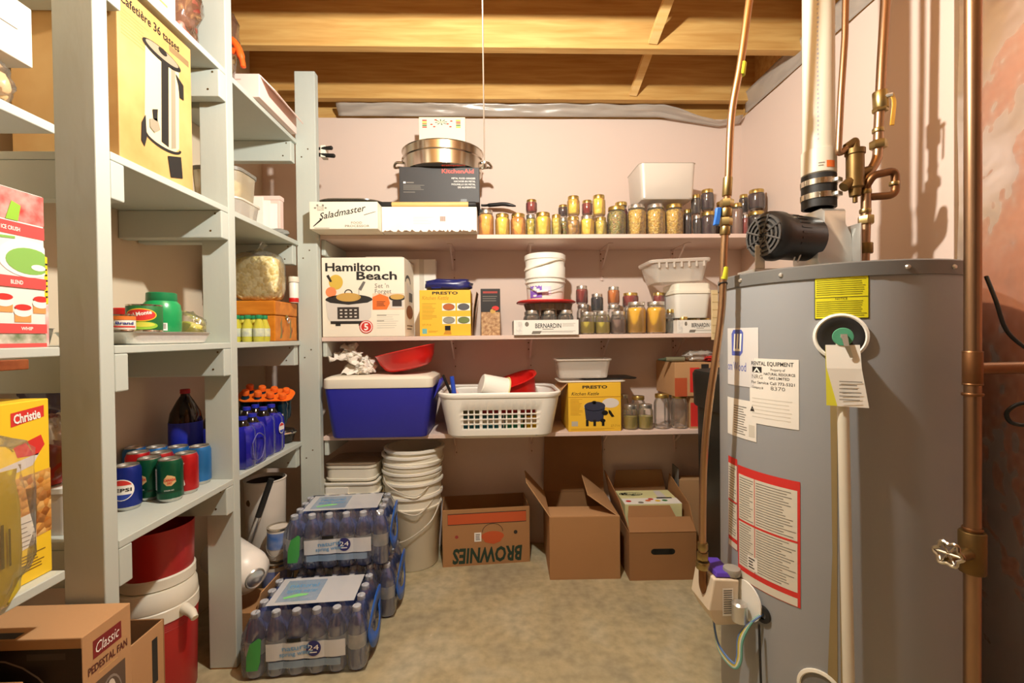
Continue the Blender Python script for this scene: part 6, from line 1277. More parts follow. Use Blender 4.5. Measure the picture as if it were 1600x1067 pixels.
# ================================================================== side shelf goods, lowest level
def can(label, x, y, z, c, extra=None, r_=.0325, h_=.121, group=None, rz=0):
    t = thing('drink_can', label, 'can', (x, y, z + .0005), rz, group); m = mat('can_' + c, c, .3, .45)
    lathe('can_body', [(0, .006), (r_ * .72, .004), (r_ * .78, 0), (r_, .012), (r_, h_ - .014), (r_ * .86, h_ - .003)], m, t, 24)
    lathe('can_top', [(r_ * .86, h_ - .003), (r_ * .84, h_), (r_ * .79, h_ - .001), (r_ * .77, h_ - .006), (0, h_ - .006)], ALU, t, 24); lathe('base_rim', [(r_ * .74, .0005), (r_ * .80, .0005), (r_ * .995, .0105), (r_ * .97, .011)], ALU, t, 24)
    MB().box(-.009, .009, -.018, .006, h_ - .006, h_ - .0045).build('pull_tab', CHROME, t, smooth=False)
    if extra: extra(t, r_, h_)
    return t
def pz(t, r_, h_):
    f = cyl_face(t, r_ + .0003, 285, 120, .02, h_ - .04); f.ell(.5, .48, .42, .36, WHITEINK, 'logo', 1); f.seg(.5, .48, .38, .33, REDINK, 'logo', 2, 28, 152); f.seg(.5, .48, .38, .33, mat('cola_blue', '#1d3fa8', .4), 'logo', 2, 208, 332); f.text('PEPSI', .17, .425, .16, INK, fit=.66, bold=.02, lift=3); f.done()
def gd(t, r_, h_):
    f = cyl_face(t, r_ + .0003, 270, 200, .015, h_ - .035); f.rect(.14, .25, .36, .95, mat('nutrition_white', '#d8dbd4', .5), 'nutrition_panel', 1, 8); f.lines(.16, .34, .3, .9, 9, GREYINK, 'nutrition_panel', 2, .2, .25); f.poly([(.55, .62), (.62, .75), (.70, .72), (.78, .66), (.80, .50), (.70, .38), (.60, .40), (.54, .50)], mat('ginger_tan', '#d8b27a', .5), 'logo', 1); f.text('CANADA', .55, .54, .12, REDINK, 'lettering', 3, fit=.24, bold=.03); f.text('DRY', .62, .44, .1, REDINK, 'lettering', 3, fit=.1, bold=.03); f.text('GINGER ALE', .55, .22, .06, WHITEINK, 'lettering', 2, fit=.2); f.rect(.05, .14, .95, .2, mat('dark_green_band', '#0c3d28', .4), 'band', 1, 16); f.done()
def rdx(t, r_, h_):
    f = cyl_face(t, r_ + .0003, 255, 150, .015, h_ - .035); f.rect(.30, .40, .52, .95, mat('nutrition_white'), 'nutrition_panel', 1, 8); f.rect(.34, .05, .56, .22, mat('nutrition_white'), 'nutrition_panel', 1, 6); f.poly([(.70, .95), (.78, .95), (.72, .6), (.80, .2), (.74, .1), (.66, .55)], WHITEINK, 'logo', 2); f.done()
CZ = LD
can('blue cola can with a round red white and blue emblem next to the post', xx(199, 1.285, 770), 1.285, CZ, '#1a2f8e', pz)
can('green ginger ale can at the front with a tan emblem', xx(264, 1.34, 760), 1.345, CZ, '#12573a', gd)
can('green ginger ale can behind the cola can', xx(232, 1.355, 760), 1.36, CZ, '#12573a', gd, rz=-35)
can('red cola can nearest the wall end with a white panel', xx(289, 1.405, 750), 1.41, CZ, '#c01f22', rdx)
can('red cola can behind the green cans', xx(204, 1.40, 730), 1.43, CZ, '#c01f22', rdx, rz=-50)
can('silver-topped red can between the green and blue cans', xx(250, 1.42, 730), 1.425, CZ, '#b4262a', None)
for k, (px, lab) in enumerate(((218, 'first'), (243, 'second'), (268, 'third'), (295, 'last'))): can('%s light blue soda can in the back row, counted from the near post' % lab, -1.169 + .0675 * k, 1.4985, CZ, '#2d77bd', None, group='light blue soda cans')
def bottle2l(label, x, y, z, cap, lab_, h_=.29, r_=.05, liq='#23120c'):
    t = thing('soda_bottle', label, 'bottle', (x, y, z + .0005)); lathe('bottle_body', [(0, .004), (r_ * .6, 0), (r_ * .95, .012), (r_, .03), (r_, h_ * .62), (r_ * .9, h_ * .72), (r_ * .5, h_ * .86), (.014, h_ * .92), (.013, h_ * .955)], mat('liq_' + liq, liq, .08), t, 24)
    lathe('label_sleeve', [(r_ + .0005, h_ * .25), (r_ + .001, h_ * .26), (r_ + .001, h_ * .60), (r_ + .0005, h_ * .61)], mat('sleeve_' + lab_, lab_, .3), t, 24); lathe('bottle_cap', [(.0145, h_ * .945), (.0155, h_ * .95), (.0155, h_ - .002), (.013, h_), (0, h_)], mat('cap_' + cap, cap, .4), t, 16); return t
bottle2l('large cola bottle with a red cap and blue label behind the cans', -1.098, 1.632, LD, '#b01f22', '#2a35b4')
# blue shrink packs
def blue_pack(label, x, y, z, rz, nx, ny, p, hb):
    t = thing('soda_pack', label, 'soda pack', (x, y, z + .0005), rz); W2, D2 = nx * p, ny * p; BP = mat('blue_film', '#20209c', .2, coat=.5, bump=.2, bs=30)
    def lp(zf, sc):
        L = []
        for (ax, ay, bx2, by2, n) in ((-1, -1, 1, -1, nx), (1, -1, 1, 1, ny), (1, 1, -1, 1, nx), (-1, 1, -1, -1, ny)):
            for q in range(n * 6):
                u = q / (n * 6); xq = (ax + (bx2 - ax) * u) * W2 / 2; yq2 = (ay + (by2 - ay) * u) * D2 / 2; bp = .008 * abs(math.sin(math.pi * u * n)) - .006
                L.append(Vector((xq * sc + (ax if ax == bx2 else 0) * bp, yq2 * sc + (ay if ay == by2 else 0) * bp, zf)))
        return L
    MB().loft([lp(.001, .9), lp(.012, .98), lp(hb * .5, 1.), lp(hb * .72, .97), lp(hb * .82, .85), lp(hb * .85, .7)], True, True).build('film', BP, t, ang=60)
    for i in range(nx):
        for j in range(ny):
            M = Matrix.Translation(((i - (nx - 1) / 2) * p * .92, (j - (ny - 1) / 2) * p * .92, 0)); o = lathe('bottle_neck', [(p * .42, hb * .70), (p * .40, hb * .80), (.016, hb * .92), (.013, hb * .95), (.013, hb * .97)], mat('cola_glass', '#1a1410', .1), t, 14, M); lathe('bottle_cap', [(.0145, hb * .955), (.0145, hb * 1.02), (0, hb * 1.025)], mat('cap_blue', '#2431b0', .35), o, 12, M)
    return t, W2, D2
t, W2, D2 = blue_pack('blue film-wrapped soda pack at the shelf edge behind the middle post', -.955, 1.70, LD, 0, 2, 2, .072, .18)
f = sd(t, W2, D2, .12); f.p = t
tube('film_loop', smoothpath([(W2 / 2 + .006, -.05, .09), (W2 / 2 + .010, -.02, .12), (W2 / 2 + .008, .03, .09), (W2 / 2 + .008, .01, .03), (W2 / 2 + .008, -.04, .03), (W2 / 2 + .006, -.05, .09)], 6), .002, film('loop_film', '#c9c9f0', .6, .1, '#8f8fd8'), t, 6)
t, W2, D2 = blue_pack('blue film-wrapped soda pack farther along with a round emblem', -.962, 1.862, LD, 0, 2, 2, .070, .19)
f = sd(t, W2, D2, .15); f.fn = (lambda a, b, k: Vector((W2 / 2 + .004 + k, -D2 / 2 + a * D2, .005 + b * .15))); f.ell(.70, .62, .16, .15, WHITEINK, 'logo', 1); f.seg(.70, .62, .14, .13, REDINK, 'logo', 2, 25, 155); f.seg(.70, .62, .14, .13, mat('cola_blue'), 'logo', 2, 205, 335); f.done()
# orange carrier of sports drinks lying across the black pan
t = thing('roasting_pan', 'dark oval roasting pan at the back of the lowest side shelf', 'pan', (-1.03, 2.05, LD + .0005)); 
def oval(a, b, z): return [Vector((a * math.cos(2 * math.pi * k / 32), b * math.sin(2 * math.pi * k / 32), z)) for k in range(32)]
PANB = mat('enamel_black', '#26211d', .25); MB().loft([oval(.10, .055, 0), oval(.115, .063, .01), oval(.125, .07, .045), oval(.13, .073, .048), oval(.12, .066, .046), oval(.10, .055, .01)]).build('pan_body', PANB, t); MB().loft([oval(.127, .072, .049), oval(.12, .066, .06), oval(.06, .03, .068)], True, True).build('pan_lid', PANB, t)
MB().loft([oval(.1305, .0735, .044), oval(.132, .075, .047), oval(.1305, .0735, .051)], False, False).build('rim', STEEL, t)
t = thing('sports_drink_pack', 'pack of dark blue sports drinks in an orange carrier', 'drink pack', (-.995, 1.985, LD + .178), 10, rx=20, ry=8); SP = mat('sports_blue', '#12303f', .12)
for i in range(4):
    for j in range(2):
        M = Matrix.Translation((-.072 + .048 * i, -.03 + .05 * j, -.06)); o = lathe('sports_bottle', [(0, 0), (.020, 0), (.023, .01), (.023, .05), (.020, .07), (.0225, .09), (.014, .11), (.012, .12)], SP, t, 14, M); lathe('orange_cap', [(.0145, .118), (.015, .135), (.012, .139), (0, .139)], mat('cap_orange', '#ee6a1e', .4), o, 12, M)
    f = cyl_face(t, .0235, 270, 90, -.045, .05, -.072 + .048 * i, -.03); f.rect(.2, .2, .8, .8, WHITEINK, 'logo', 1); f.text('G', .5, .3, .5, mat('item_g', '#d8531e', .5), 'logo', 2, center=True, bold=.04); f.done()
MB().loft([[Vector((v.x, v.y, v.z + .010 * math.sin(v.x * 22))) for v in rrect(.215, .115, .04, z, 6)] for z in (.047, .050)]).build('carrier', mat('carrier_orange', '#f2701c', .4), t)
bottle2l('cola bottle with a blue cap behind the blue soda packs', -1.11, 1.80, LD, '#2431b0', '#2a35b4', .20, .034)
# cracker box and yellow bag on the lowest level, near bay
x1 = -.905; t, w_, d_, h_ = carton('cracker_box', 'tall yellow cracker box with a red name banner on the near lowest shelf', 'box', -1.03, x1, .60, .345, LD + .0005, .985, mat('cracker_yellow', '#f0c92a', .5), 0)
f = sd(t, w_, d_, h_); f.w = d_
NOOD = chunks('noodle_print', ['#b8732a', '#dca552', '#8f5018', '#e6bd72'], 75, .5)
f.poly([(.79, .87), (.97, .90), (.97, .965), (.79, .945)], REDINK, 'banner', 1); f.text('Christie', .805, .885, .07, WHITEINK, 'lettering', 3, fit=.145, bold=.03, rot=5)
f.poly([(.80, .76), (.88, .78), (.95, .80), (.97, .74), (.93, .69), (.82, .70)], REDINK, 'logo', 1); f.poly([(.70, .66), (.94, .70), (.90, .64), (.72, .60)], mat('steam_print'), 'print', 1)
f.poly([(.55, .20), (1, .24), (1, .60), (.55, .57)], NOOD, 'noodle_picture', 1); f.poly([(.68, .17), (.91, .20), (.91, .38), (.68, .36)], mat('panel_white', '#e6e0d2', .6), 'info_panel', 2); f.lines(.70, .89, .20, .35, 6, GREYINK, 'info_panel', 3, .2, .15); f.lines(.62, .97, .06, .16, 6, mat('brown_ink', '#7a5a1a', .6), 'fine_print', 1, .2, .35); f.done()
t = thing('noodle_bag', 'clear bag with a yellow noodle packet leaning on the cracker box', 'bag', (-.868, .775, LD + .0005))
mbg = MB().loft([[Vector((.016 * math.cos(2 * math.pi * k / 20) * sx, .075 * math.sin(2 * math.pi * k / 20) * sy, z)) for k in range(20)] for sx, sy, z in ((.5, .7, .0), (1, .95, .02), (1.1, 1, .09), (1.0, .98, .17), (.5, .9, .215), (.2, .95, .235))]); mbg.build('packet', mat('packet_yellow', '#e3cf1e', .3, n=.25, ns=10, col2='#c9b40f'), t)
f = plane_face(t, (.0185, -.06, .02), (0, 1, 0), (0, 0, 1), .12, .18); f.rect(.1, .02, .62, .16, mat('packet_blue', '#2c58b8', .4), 'print', 1); f.rect(.70, .30, .74, .72, mat('dark_yellow_print', '#8a7d12', .5), 'print_line', 1); f.rect(.80, .30, .83, .66, mat('dark_yellow_print'), 'second_print_line', 1); f.done()
blob('clear_wrap', .05, .19, .30, film('bag_film', '#ffffff', .94, .12, '#e6e4de', bump=.25, bs=25, gloss=.1), t, 6, .2, 2.5, 2.6)
t = thing('lidded_tub', 'white lidded tub beside the yellow cracker box', 'tub', (-1.10, 1.135, LD + .0005)); rows('tub_body', [(.13, .045, .012, 0), (.14, .05, .014, .10)], FROST, t); rows('tub_lid', [(.146, .054, .016, .10), (.146, .054, .016, .112)], WHITE, t)
t = thing('produce_bag', 'red tomato bag on the white lidded tub', 'bag', (-1.10, 1.135, LD + .114)); blob('red_fruit', .12, .05, .10, mat('tomato_red', '#a8281e', .3), t, 3, .15, 3, 2.4); blob('clear_wrap', .13, .055, .17, film('bag_film'), t, 4, .2, 3, 2.4)
t = thing('purple_bag', 'purple patterned plastic bag above the tomato bag', 'bag', (-1.10, 1.145, LD + .287)); blob('bag_body', .12, .05, .09, film('purple_film', '#8f86b8', .35, .15, '#77708f', bump=.4, bs=25), t, 9, .25, 3, 2.4); tube('twist_tie', [(0, 0, .085), (.004, -.004, .105)], .003, WHITE, t, 6)

# ================================================================== side shelf goods, second level
t = thing('wood_chest', 'orange lacquered wooden chest with a clasp under the pasta bag', 'chest', (-1.02, 1.965, LC + .0005)); WC = wood('orange_lacquer', '#b8681a', '#d98a2c', (2, 8, 8), .3)
box('chest_body', -.125, .125, -.10, .10, 0, .105, WC, t, .004); box('chest_lid', -.127, .127, -.102, .102, .107, .165, WC, t, .005)
lathe('clasp', [(0, .004), (.008, .003), (.012, 0)], BRASS, t, 16, Matrix.Translation((.127, .0, .10)) @ Matrix.Rotation(R(90), 4, 'Y')); tube('clasp_ring', [Vector((.134, .010 * math.cos(a), .088 + .012 * math.sin(a))) for a in [k * math.pi / 8 for k in range(17)]], .0018, CHROME, t, 6)
f = plane_face(t, (.1252, -.10, 0), (0, 1, 0), (0, 0, 1), .20, .105); DG = mat('painted_green', '#7c7b4e', .6); DR = mat('painted_red', '#9c4a2a', .6)
for u in (.2, .62): f.poly([(u, .1), (u + .06, .4), (u + .03, .7), (u + .1, .95), (u + .08, .6), (u + .14, .35), (u + .07, .12)], DG, 'painted_motif', 1); f.poly([(u + .08, .2), (u + .16, .4), (u + .13, .6), (u + .1, .4)], DR, 'painted_motif_red', 2)
f.done()
PASTA = chunks('pasta_shapes', ['#efdc96', '#f7ecbe', '#d9bf6c', '#e8d28a'], 75, .45)
t = thing('pasta_bag', 'large clear bag of dry pasta on the orange chest', 'bag', (-.99, 1.935, LC + .167))
blob('pasta', .185, .10, .185, PASTA, t, 2, .05, 3, 4.5, 30, 20)
blob('clear_wrap', .195, .11, .205, film('bag_film'), t, 3, .05, 3, 4.2); MB().tube([(0, 0, .193), (.004, 0, .208), (.008, 0, .220), (.016, 0, .232), (.024, .004, .240)], [.05, .022, .009, .012, .016], 12).build('twisted_neck', film('bag_film'), t)
t = thing('spice_bottle', 'small white bottle with a red base behind the pasta bag', 'bottle', (xx(456.5, 2.0, 450), 2.015, LC + .167)); lathe('bottle_body', [(0, 0), (.018, 0), (.019, .01), (.019, .085), (.016, .09)], WHITE, t, 18); lathe('bottle_cap', [(.021, .088), (.022, .09), (.021, .112), (0, .114)], WHITE2, t, 18); lathe('red_band', [(.0194, .002), (.0198, .004), (.0198, .018), (.0194, .02)], RED, t, 18)
t = thing('chocolate_bag', 'dark glossy bag with a red and white label beside the pasta', 'bag', (-1.128, 1.885, LC + .167)); blob('bag_body', .075, .05, .16, mat('dark_choc_film', '#2a1a14', .2, coat=.4), t, 11, .2, 4, 2.6); box('label', .026, .040, -.027, -.020, .01, .06, WHITE, t); box('label_red', .031, .040, -.0285, -.0272, .02, .05, RED, t)
t = thing('juice_pack', 'shrink pack of small yellow juice bottles with green caps', 'drink pack', (-.955, 1.795, LC + .0005)); LEM = film('lemon_plastic', '#f2ee9a', .35, .1, '#e2dd4e')
for i in range(3):
    for j in range(2):
        M = Matrix.Translation((-.042 + .042 * i, -.02 + .042 * j, 0)); o = lathe('juice_bottle', [(0, 0), (.018, 0), (.020, .006), (.020, .055), (.010, .085), (.009, .09)], LEM, t, 16, M); lathe('green_cap', [(.0115, .088), (.0125, .09), (.012, .102), (0, .103)], mat('cap_green', '#1f8a5a', .4), o, 12, M); lathe('bottle_label', [(.0203, .02), (.0206, .021), (.0206, .05), (.0203, .051)], mat('juice_label', '#d6dcb0', .5, n=.6, ns=50, col2='#7d86a8'), o, 16, M)
# tinned goods
TZ = LC
t = thing('foil_tray', 'shallow white foil tray under the tins and green jar', 'tray', (-.985, 1.295, LC + .0005)); MB().loft([rrect(.17, .27, .02, 0), rrect(.18, .29, .025, .003), rrect(.195, .325, .03, .030), rrect(.205, .335, .032, .031), rrect(.19, .32, .03, .029), rrect(.17, .27, .02, .004)]).build('tray_wall', mat('foil_white', '#e6e4dd', .35, .3, bump=.3, bs=60), t)
rows('tray_lid', [(.196, .326, .03, .0318), (.196, .326, .03, .0328)], CLEARP, t); zt2 = LC + .0005 + .0332
def tin(label, px, Y, r_, h_, c, deco): 
    t = thing('food_tin', label, 'tin', (xx(px, Y, 500), Y, zt2)); lathe('tin_body', [(0, 0), (r_, 0), (r_, .002), (r_ - .0008, .004), (r_ - .0008, h_ - .004), (r_, h_ - .002), (r_, h_), (r_ - .003, h_ - .001), (r_ - .004, h_ - .004), (0, h_ - .004)], STEEL, t, 28); lathe('paper_label', [(r_ - .0005, .004), (r_ - .0003, .0045), (r_ - .0003, h_ - .0045), (r_ - .0005, h_ - .004)], mat('tin_' + c, c, .45), t, 28); deco(t, r_, h_); return t
def dm(t, r_, h_):
    f = cyl_face(t, r_ + .0001, 300, 130, .004, h_ - .008); f.ell(.45, .62, .40, .27, YELLOW, 'logo_border', 1); f.ell(.45, .62, .37, .23, REDINK, 'logo', 2); f.text('Del Monte', .47, .52, .2, WHITEINK, 'lettering', 3, fit=.62, center=False, rot=14, bold=.02) if False else f.text('Del Monte', .14, .50, .22, WHITEINK, 'lettering', 3, fit=.60, rot=12, bold=.03)
    f.ell(.5, .18, .38, .16, mat('lime_print', '#8fc23a', .5), 'fruit_picture', 1); f.ell(.5, .22, .3, .1, mat('pear_print', '#cfd04a', .5), 'fruit_picture', 2); f.done()
def mb_(t, r_, h_):
    f = cyl_face(t, r_ + .0001, 320, 130, .004, h_ - .008); f.rect(0, .72, 1, 1, mat('tin_orange', '#d9762c', .5), 'band', 1, 12); f.text('Brand', .2, .38, .3, mat('tin_ink', '#2f3f86', .5), fit=.6, bold=.03); f.rect(.1, .16, .9, .26, REDINK, 'stripe', 1, 10); f.done()
tin('green fruit tin with a red oval emblem on the foil tray', 226, 1.225, .039, .070, '#1f6b35', dm)
tin('white and orange tin beside the near post on the foil tray', 191, 1.135, .026, .040, '#ece6da', mb_)
t = thing('red_tub', 'red lidded tub behind the tins on the foil tray', 'tub', (xx(203, 1.345, 485), 1.345, zt2)); lathe('tub_body', [(0, 0), (.037, 0), (.041, .05)], REDD, t, 28); lathe('tub_lid', [(.043, .048), (.044, .05), (.044, .066), (.041, .069), (0, .068)], RED, t, 28)
t = thing('green_jar', 'big green plastic jar with a screw lid on the foil tray', 'jar', (xx(251, 1.33, 490), 1.335, zt2)); GP = mat('jar_green', '#1c9a58', .3); lathe('jar_body', [(0, 0), (.043, 0), (.046, .004), (.047, .055), (.044, .078), (.036, .088), (.034, .092)], GP, t, 32); lathe('screw_lid', [(.036, .088), (.037, .09), (.036, .110), (.033, .112), (0, .112)], mat('lid_green', '#1a7d4c', .35), t, 32)
f = cyl_face(t, .0472, 290, 100, .003, .055); f.rect(.60, .02, .80, .40, WHITEINK, 'barcode', 1, 4); [f.rect(.62 + .025 * k, .1, .632 + .025 * k, .36, INK, 'barcode', 2) for k in range(6)]; f.poly([(.10, .05), (.30, .05), (.32, .95), (.20, .8), (.12, .6)], mat('jar_label', '#e6d7a2', .5), 'paper_label', 1); f.done()
t = thing('vegetable_bag', 'clear produce bag of yellow and green peppers by the middle post', 'bag', (-1.02, 1.462 - .025, LC + .034 - .0335 + .0005)); blob('peppers', .13, .055, .07, chunks('pepper_mix', ['#cfc24a', '#9fb03c', '#e0d47a', '#b8a040'], 22), t, 5, .15, 3, 2.6); blob('clear_wrap', .15, .06, .10, film('bag_film'), t, 6, .15, 3, 2.6)
t.location = (-1.02, 1.502, LC + .0005)
# blender box in the near bay
x1 = -.897; t, w_, d_, h_ = carton('hand_blender_box', 'tall white and red hand blender box with food pictures on the near shelf', 'box', -1.03, x1, .66, .275, LC + .0005, 1.385, mat('glossy_white_card', '#f0e6e0', .4), 0)
f = sd(t, w_, d_, h_); CO = mat('coral_print', '#e2504e', .45)
f.rect(0, .80, 1, .995, mat('slush_print', '#e6a8a0', .5, n=1, ns=30, col2='#c9332e'), 'drink_picture', 1); f.poly([(.74, .80), (.82, .80), (.84, .90), (.78, .92)], mat('lime_print'), 'drink_picture', 3); f.rect(0, .71, 1, .79, CO, 'red_band', 2); f.text('ICE CRUSH', .71, .735, .035, WHITEINK, 'lettering', 4, fit=.12, bold=.02)
f.ell(.885, .57, .20, .12, mat('bowl_white', '#f6f1ec', .4), 'soup_picture', 2); f.ell(.895, .555, .16, .085, mat('soup_green', '#86b85a', .4), 'soup_picture', 3); f.ell(.95, .52, .05, .02, WHITEINK, 'soup_picture', 4); f.poly([(.66, .69), (.80, .70), (.80, .685), (.68, .675)], mat('soup_green'), 'bean_picture', 2)
f.rect(0, .38, 1, .45, CO, 'red_band', 5); f.text('BLEND', .76, .40, .035, WHITEINK, 'lettering', 6, fit=.08, bold=.02)
for u, v in ((.72, .27), (.84, .21), (.965, .27)): f.rect(u - .055, v - .05, u + .055, v, mat('cake_tan', '#d39a5a', .5), 'cake_picture', 2); f.ell(u, v + .015, .06, .03, WHITEINK, 'cake_picture', 3); f.ell(u, v + .045, .055, .02, REDINK, 'cake_picture', 4)
f.rect(0, .09, 1, .15, CO, 'red_band', 5); f.text('WHIP', .82, .11, .03, WHITEINK, 'lettering', 6, fit=.08, bold=.02); f.rect(0, .0, 1, .085, mat('herb_print', '#d8cfc0', .5, n=1, ns=40, col2='#4d6b3a'), 'herb_picture', 1); f.rect(.0, .0, 1, .025, CO, 'red_band', 3); f.done()
b_ = blob('foil_wad', .08, .08, .05, mat('foil_silver', '#cfcac2', .25, .9), None, 21, .35, 5, 2.2); b_.location = (-.945, .80, 1.3935); tag(b_, 'crumpled foil wad on top of the hand blender box', 'foil')
t = thing('yellow_packet', 'narrow yellow packet standing behind the hand blender box', 'packet', (-.93, .941, LC + .0005)); box('packet_top', -.03, .03, -.004, .004, .085, .18, mat('packet_bright', '#ead41e', .45), t, .002); box('packet_base', -.03, .03, -.004, .004, 0, .0845, mat('packet_pink', '#d98a8a', .5, n=.8, ns=40, col2='#f0e2d8'), t, .002)
f = plane_face(t, (.0305, -.004, .085), (0, 1, 0), (0, 0, 1), .008, .095); f.lines(.2, .8, .1, .9, 7, INK, 'fine_print', 1, .4, .3); f.done()
t = thing('loaf_pan', 'foil loaf pan with a brown loaf beside the near post', 'pan', (-1.125, 1.10, LC + .0005)); MB().loft([rrect(.13, .038, .012, 0), rrect(.145, .048, .014, .04), rrect(.15, .052, .015, .041), rrect(.14, .045, .013, .039)], True, False).build('pan_wall', mat('foil_silver'), t); blob('loaf', .12, .036, .055, mat('bread_brown', '#b58a5a', .7), t, 4, .08, 3, 2.6).location = (0, 0, .015)

# ================================================================== side shelf goods, third level
x1 = -.893; t, w_, d_, h_ = carton('coffee_urn_box', 'tall tan box printed with a black and white coffee urn', 'box', -1.14, x1, 1.118, .262, LB + .0005, 1.953, mat('aged_tan_card', '#d9b374', .65, n=.8, ns=6, col2='#b98442'), 0)
f = sd(t, w_, d_, h_); UW = mat('urn_light', '#e8d7ac', .55); UG = mat('urn_grey', '#9b917d', .5)
f.text('Cafeti\u00e8re 36 tasses', .03, .905, .075, INK, fit=.78, bold=.015); f.lines(.04, .40, .72, .88, 8, mat('tan_print_fine', '#b7935c', .6), 'fine_print', 1, .3, .25); f.rect(.66, .86, .96, .90, mat('taupe_print', '#8b7350', .6), 'print', 1)
f.poly([(.30, .25), (.33, .78), (.80, .78), (.78, .25), (.70, .20), (.40, .20)], UW, 'urn_picture', 1); f.poly([(.52, .23), (.54, .76), (.64, .76), (.62, .22)], INK, 'urn_picture', 3); f.poly([(.66, .22), (.68, .76), (.74, .76), (.73, .24)], UG, 'urn_picture', 2); f.ell(.56, .79, .27, .045, INK, 'urn_picture', 2); f.ell(.56, .80, .23, .03, UG, 'urn_picture', 3); f.ell(.56, .815, .06, .02, INK, 'urn_picture', 4)
f.ring(.55, .24, .26, .055, .03, INK, 'urn_picture', 3, 180, 360); f.poly([(.26, .28), (.31, .34), (.32, .20), (.29, .14), (.25, .17)], INK, 'urn_picture', 4); f.poly([(.60, .16), (.80, .20), (.82, .06), (.64, .03)], INK, 'urn_picture', 5); f.poly([(.74, .74), (.86, .70), (.86, .60), (.80, .60), (.78, .68)], INK, 'urn_picture', 5)
f.poly([(.36, .33), (.46, .36), (.50, .30), (.42, .26), (.36, .28)], UG, 'urn_picture', 6); f.poly([(.40, .40), (.47, .42), (.46, .34), (.41, .34)], INK, 'urn_picture', 6); f.done()
x1 = -.90; t = thing('white_shelf_carton', 'white carton on the near upper shelf resting on a brown one', 'box', (-1.02, .80, LB + .105)); box('body', -.13, .11, -.22, .135, 0, .115, mat('dull_white_card', '#cfc9be', .65), t, .002); f = plane_face(t, (.1105, -.22, 0), (0, 1, 0), (0, 0, 1), .355, .115); f.rect(.55, .50, .92, .512, GREYINK, 'seam', 1); f.done()
t = thing('brown_shelf_carton', 'low brown carton under the white carton on the near shelf', 'box', (-1.03, .79, LB + .0005)); box('body', -.13, .09, -.20, .04, 0, .104, mat('brown_card_dark', '#7d6650', .7), t, .002); box('tape', -.13, .0905, -.02, .02, .02, .08, TAN, t)
t = thing('orange_packet', 'orange packet lying in front of the low brown carton', 'packet', (-.915, .76, LB + .0005)); box('packet_body', -.018, .015, -.07, .07, 0, .07, mat('item_orange', '#d9862c', .5), t, .003); box('packet_band', -.0185, .0155, -.071, -.05, 0, .0705, REDD, t)
t = thing('bread_bag', 'clear bag with a tan loaf at the end of the near shelf', 'bag', (-.965, .877, LB + .0005)); blob('loaf', .12, .06, .08, mat('bread_tan', '#c9a878', .7), t, 7, .1, 3, 2.6); blob('clear_wrap', .13, .07, .10, film('bag_film'), t, 8, .2, 3, 2.4)
# plastic containers, papers and cloth
t = thing('plastic_container', 'clear container of pasta with a grey lid on the upper far shelf', 'container', (-1.01, 1.74, LB + .075)); rows('container_wall', [(.16, .13, .03, 0), (.175, .145, .035, .10)], film('pale_clear', '#efe8d8', .6, .2, '#e3d7ba'), t); rows('lid', [(.182, .152, .036, .1005), (.184, .154, .037, .112), (.17, .14, .03, .116)], mat('grey_lid', '#7d7a72', .4), t); blob('pasta', .14, .11, .075, PASTA, t, 6, .05, 3, 4.).location = (0, 0, .004)
t = thing('clear_box', 'clear rounded tub under the pasta container', 'tub', (-1.00, 1.735, LB + .0005)); rows('tub_wall', [(.15, .15, .03, 0), (.17, .17, .035, .068)], CLEARP, t); MB().loft([rrect(.17, .17, .035, .066), rrect(.178, .178, .037, .068), rrect(.178, .178, .037, .074), rrect(.17, .17, .035, .074)], False, False).build('rim', FROST, t)
for k, (px, lab) in enumerate(((410, 'first white folder standing on the far upper shelf'), (417, 'second white folder standing on the far upper shelf'), (424, 'third white folder standing on the far upper shelf'))):
    t = thing('white_folder', lab, 'folder', (xx(px, 1.93, 330) - .025, 1.93 + .02 * k, LB + .0005), 2 + 3 * k, 'white folders'); box('cover', -.028, .028, 0, .006, 0, .155 - .008 * k, WHITE, t, .001); box('pages', -.026, .027, .001, .005, .002, .157 - .008 * k, OFFW, t)
t = thing('pale_pink_box', 'pale pink box behind the white folders', 'box', (-1.03, 2.032, LB + .0005)); box('body', -.09, .09, -.012, .022, 0, .185, mat('pale_pink_card', '#f0d6cc', .6), t, .002); box('lid_edge', -.092, .092, -.014, .024, .17, .187, mat('pale_pink_card'), t)
b_ = blob('grey_cloth', .12, .06, .035, mat('grey_cloth', '#78807c', .9, n=.6, ns=40, col2='#a09a92'), None, 15, .2, 4, 2.4); b_.location = (-.95, 1.985, LB + .0005); tag(b_, 'folded grey cloth at the end of the far upper shelf', 'cloth')

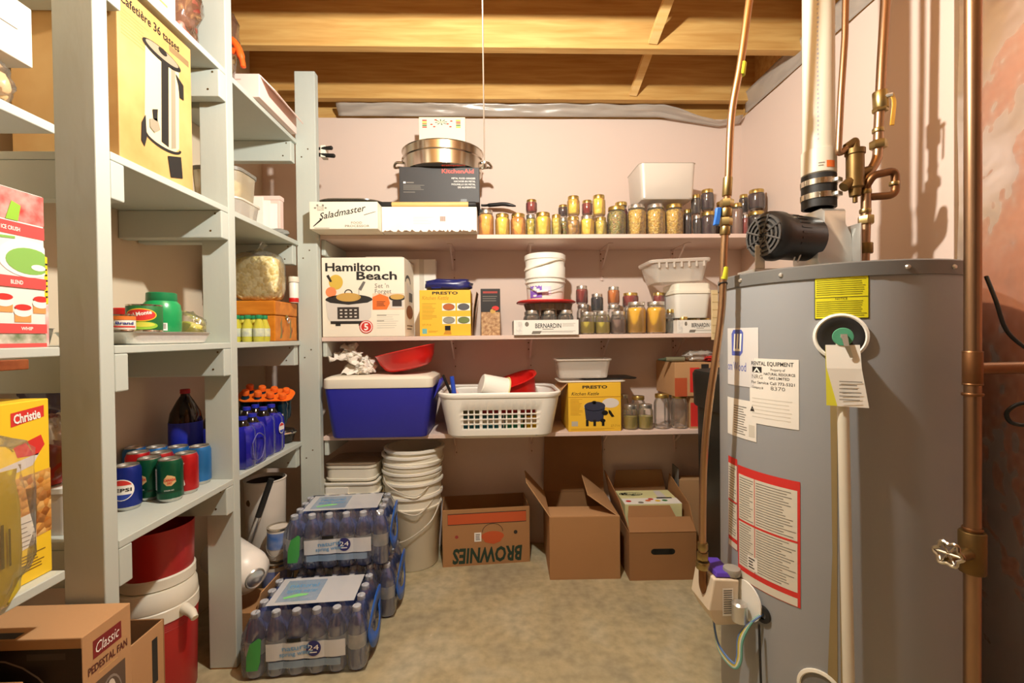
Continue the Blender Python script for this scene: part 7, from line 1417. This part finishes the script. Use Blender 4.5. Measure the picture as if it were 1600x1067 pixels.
# ================================================================== side shelf goods, top level
t = thing('pink_carton', 'pale pink carton overhanging the highest far shelf', 'box', (-.955, 1.86, LA + .0005)); box('body', -.11, .095, -.155, .155, .0, .085, mat('pale_pink_card'), t, .002); flap(t, 'flap', (.096, -.15, .084), (.096, .15, .084), (.135, .13, .035), (.135, -.12, .045), mat('pale_pink_card'))
f = plane_face(t, (-.10, -.1555, 0), (1, 0, 0), (0, 0, 1), .19, .085); f.lines(.2, .7, .6, .8, 2, mat('rose_print'), 'fine_print', 1); f.done()
t = thing('ornament_bag', 'clear bag holding an orange plastic decoration on the highest shelf', 'bag', (-.975, 1.63, LA + .0005)); blob('clear_wrap', .16, .10, .29, film('smoky_bag', '#e6dccf', .8, .1, '#a58a72', bump=.6, bs=20, gloss=.4), t, 5, .22, 2.6, 2.4)
blob('red_piece', .09, .06, .07, mat('deep_red', '#8e1c14', .3), t, 6, .2, 3, 2.4).location = (-.01, .0, .20)
o_ = MB().tube(smoothpath([(.05, -.03, .16), (.085, -.02, .13), (.105, -.02, .08), (.11, -.02, .05)], 6), [.006] * 4 + [.013] * 8 + [.009] * 6 + [.005], 10); o_.tube([(.04, -.02, .10), (.10, -.02, .11)], .011, 10); o_.build('orange_piece', mat('bright_orange', '#ee5a1c', .35), t)
t = thing('white_top_carton', 'white carton on the highest shelf above the coffee urn box', 'box', (-1.0, 1.24, LA + .0005)); box('body', -.16, .10, -.13, .09, 0, .24, OFFW, t, .002); f = plane_face(t, (.1005, -.13, 0), (0, 1, 0), (0, 0, 1), .22, .24); f.lines(.1, .9, .1, .4, 4, TAN, 'fine_print', 1); f.done()
t = thing('red_decor_bag', 'clear bag of dark red decorations on the highest shelf beside the middle post', 'bag', (-1.0, 1.43, LA + .0005)); blob('red_bundle', .18, .12, .22, mat('deep_red2', '#6e1f18', .4, n=.8, ns=14, col2='#b5826a'), t, 16, .25, 3, 2.4); blob('clear_wrap', .20, .13, .25, film('smoky_bag'), t, 17, .2, 3, 2.4)
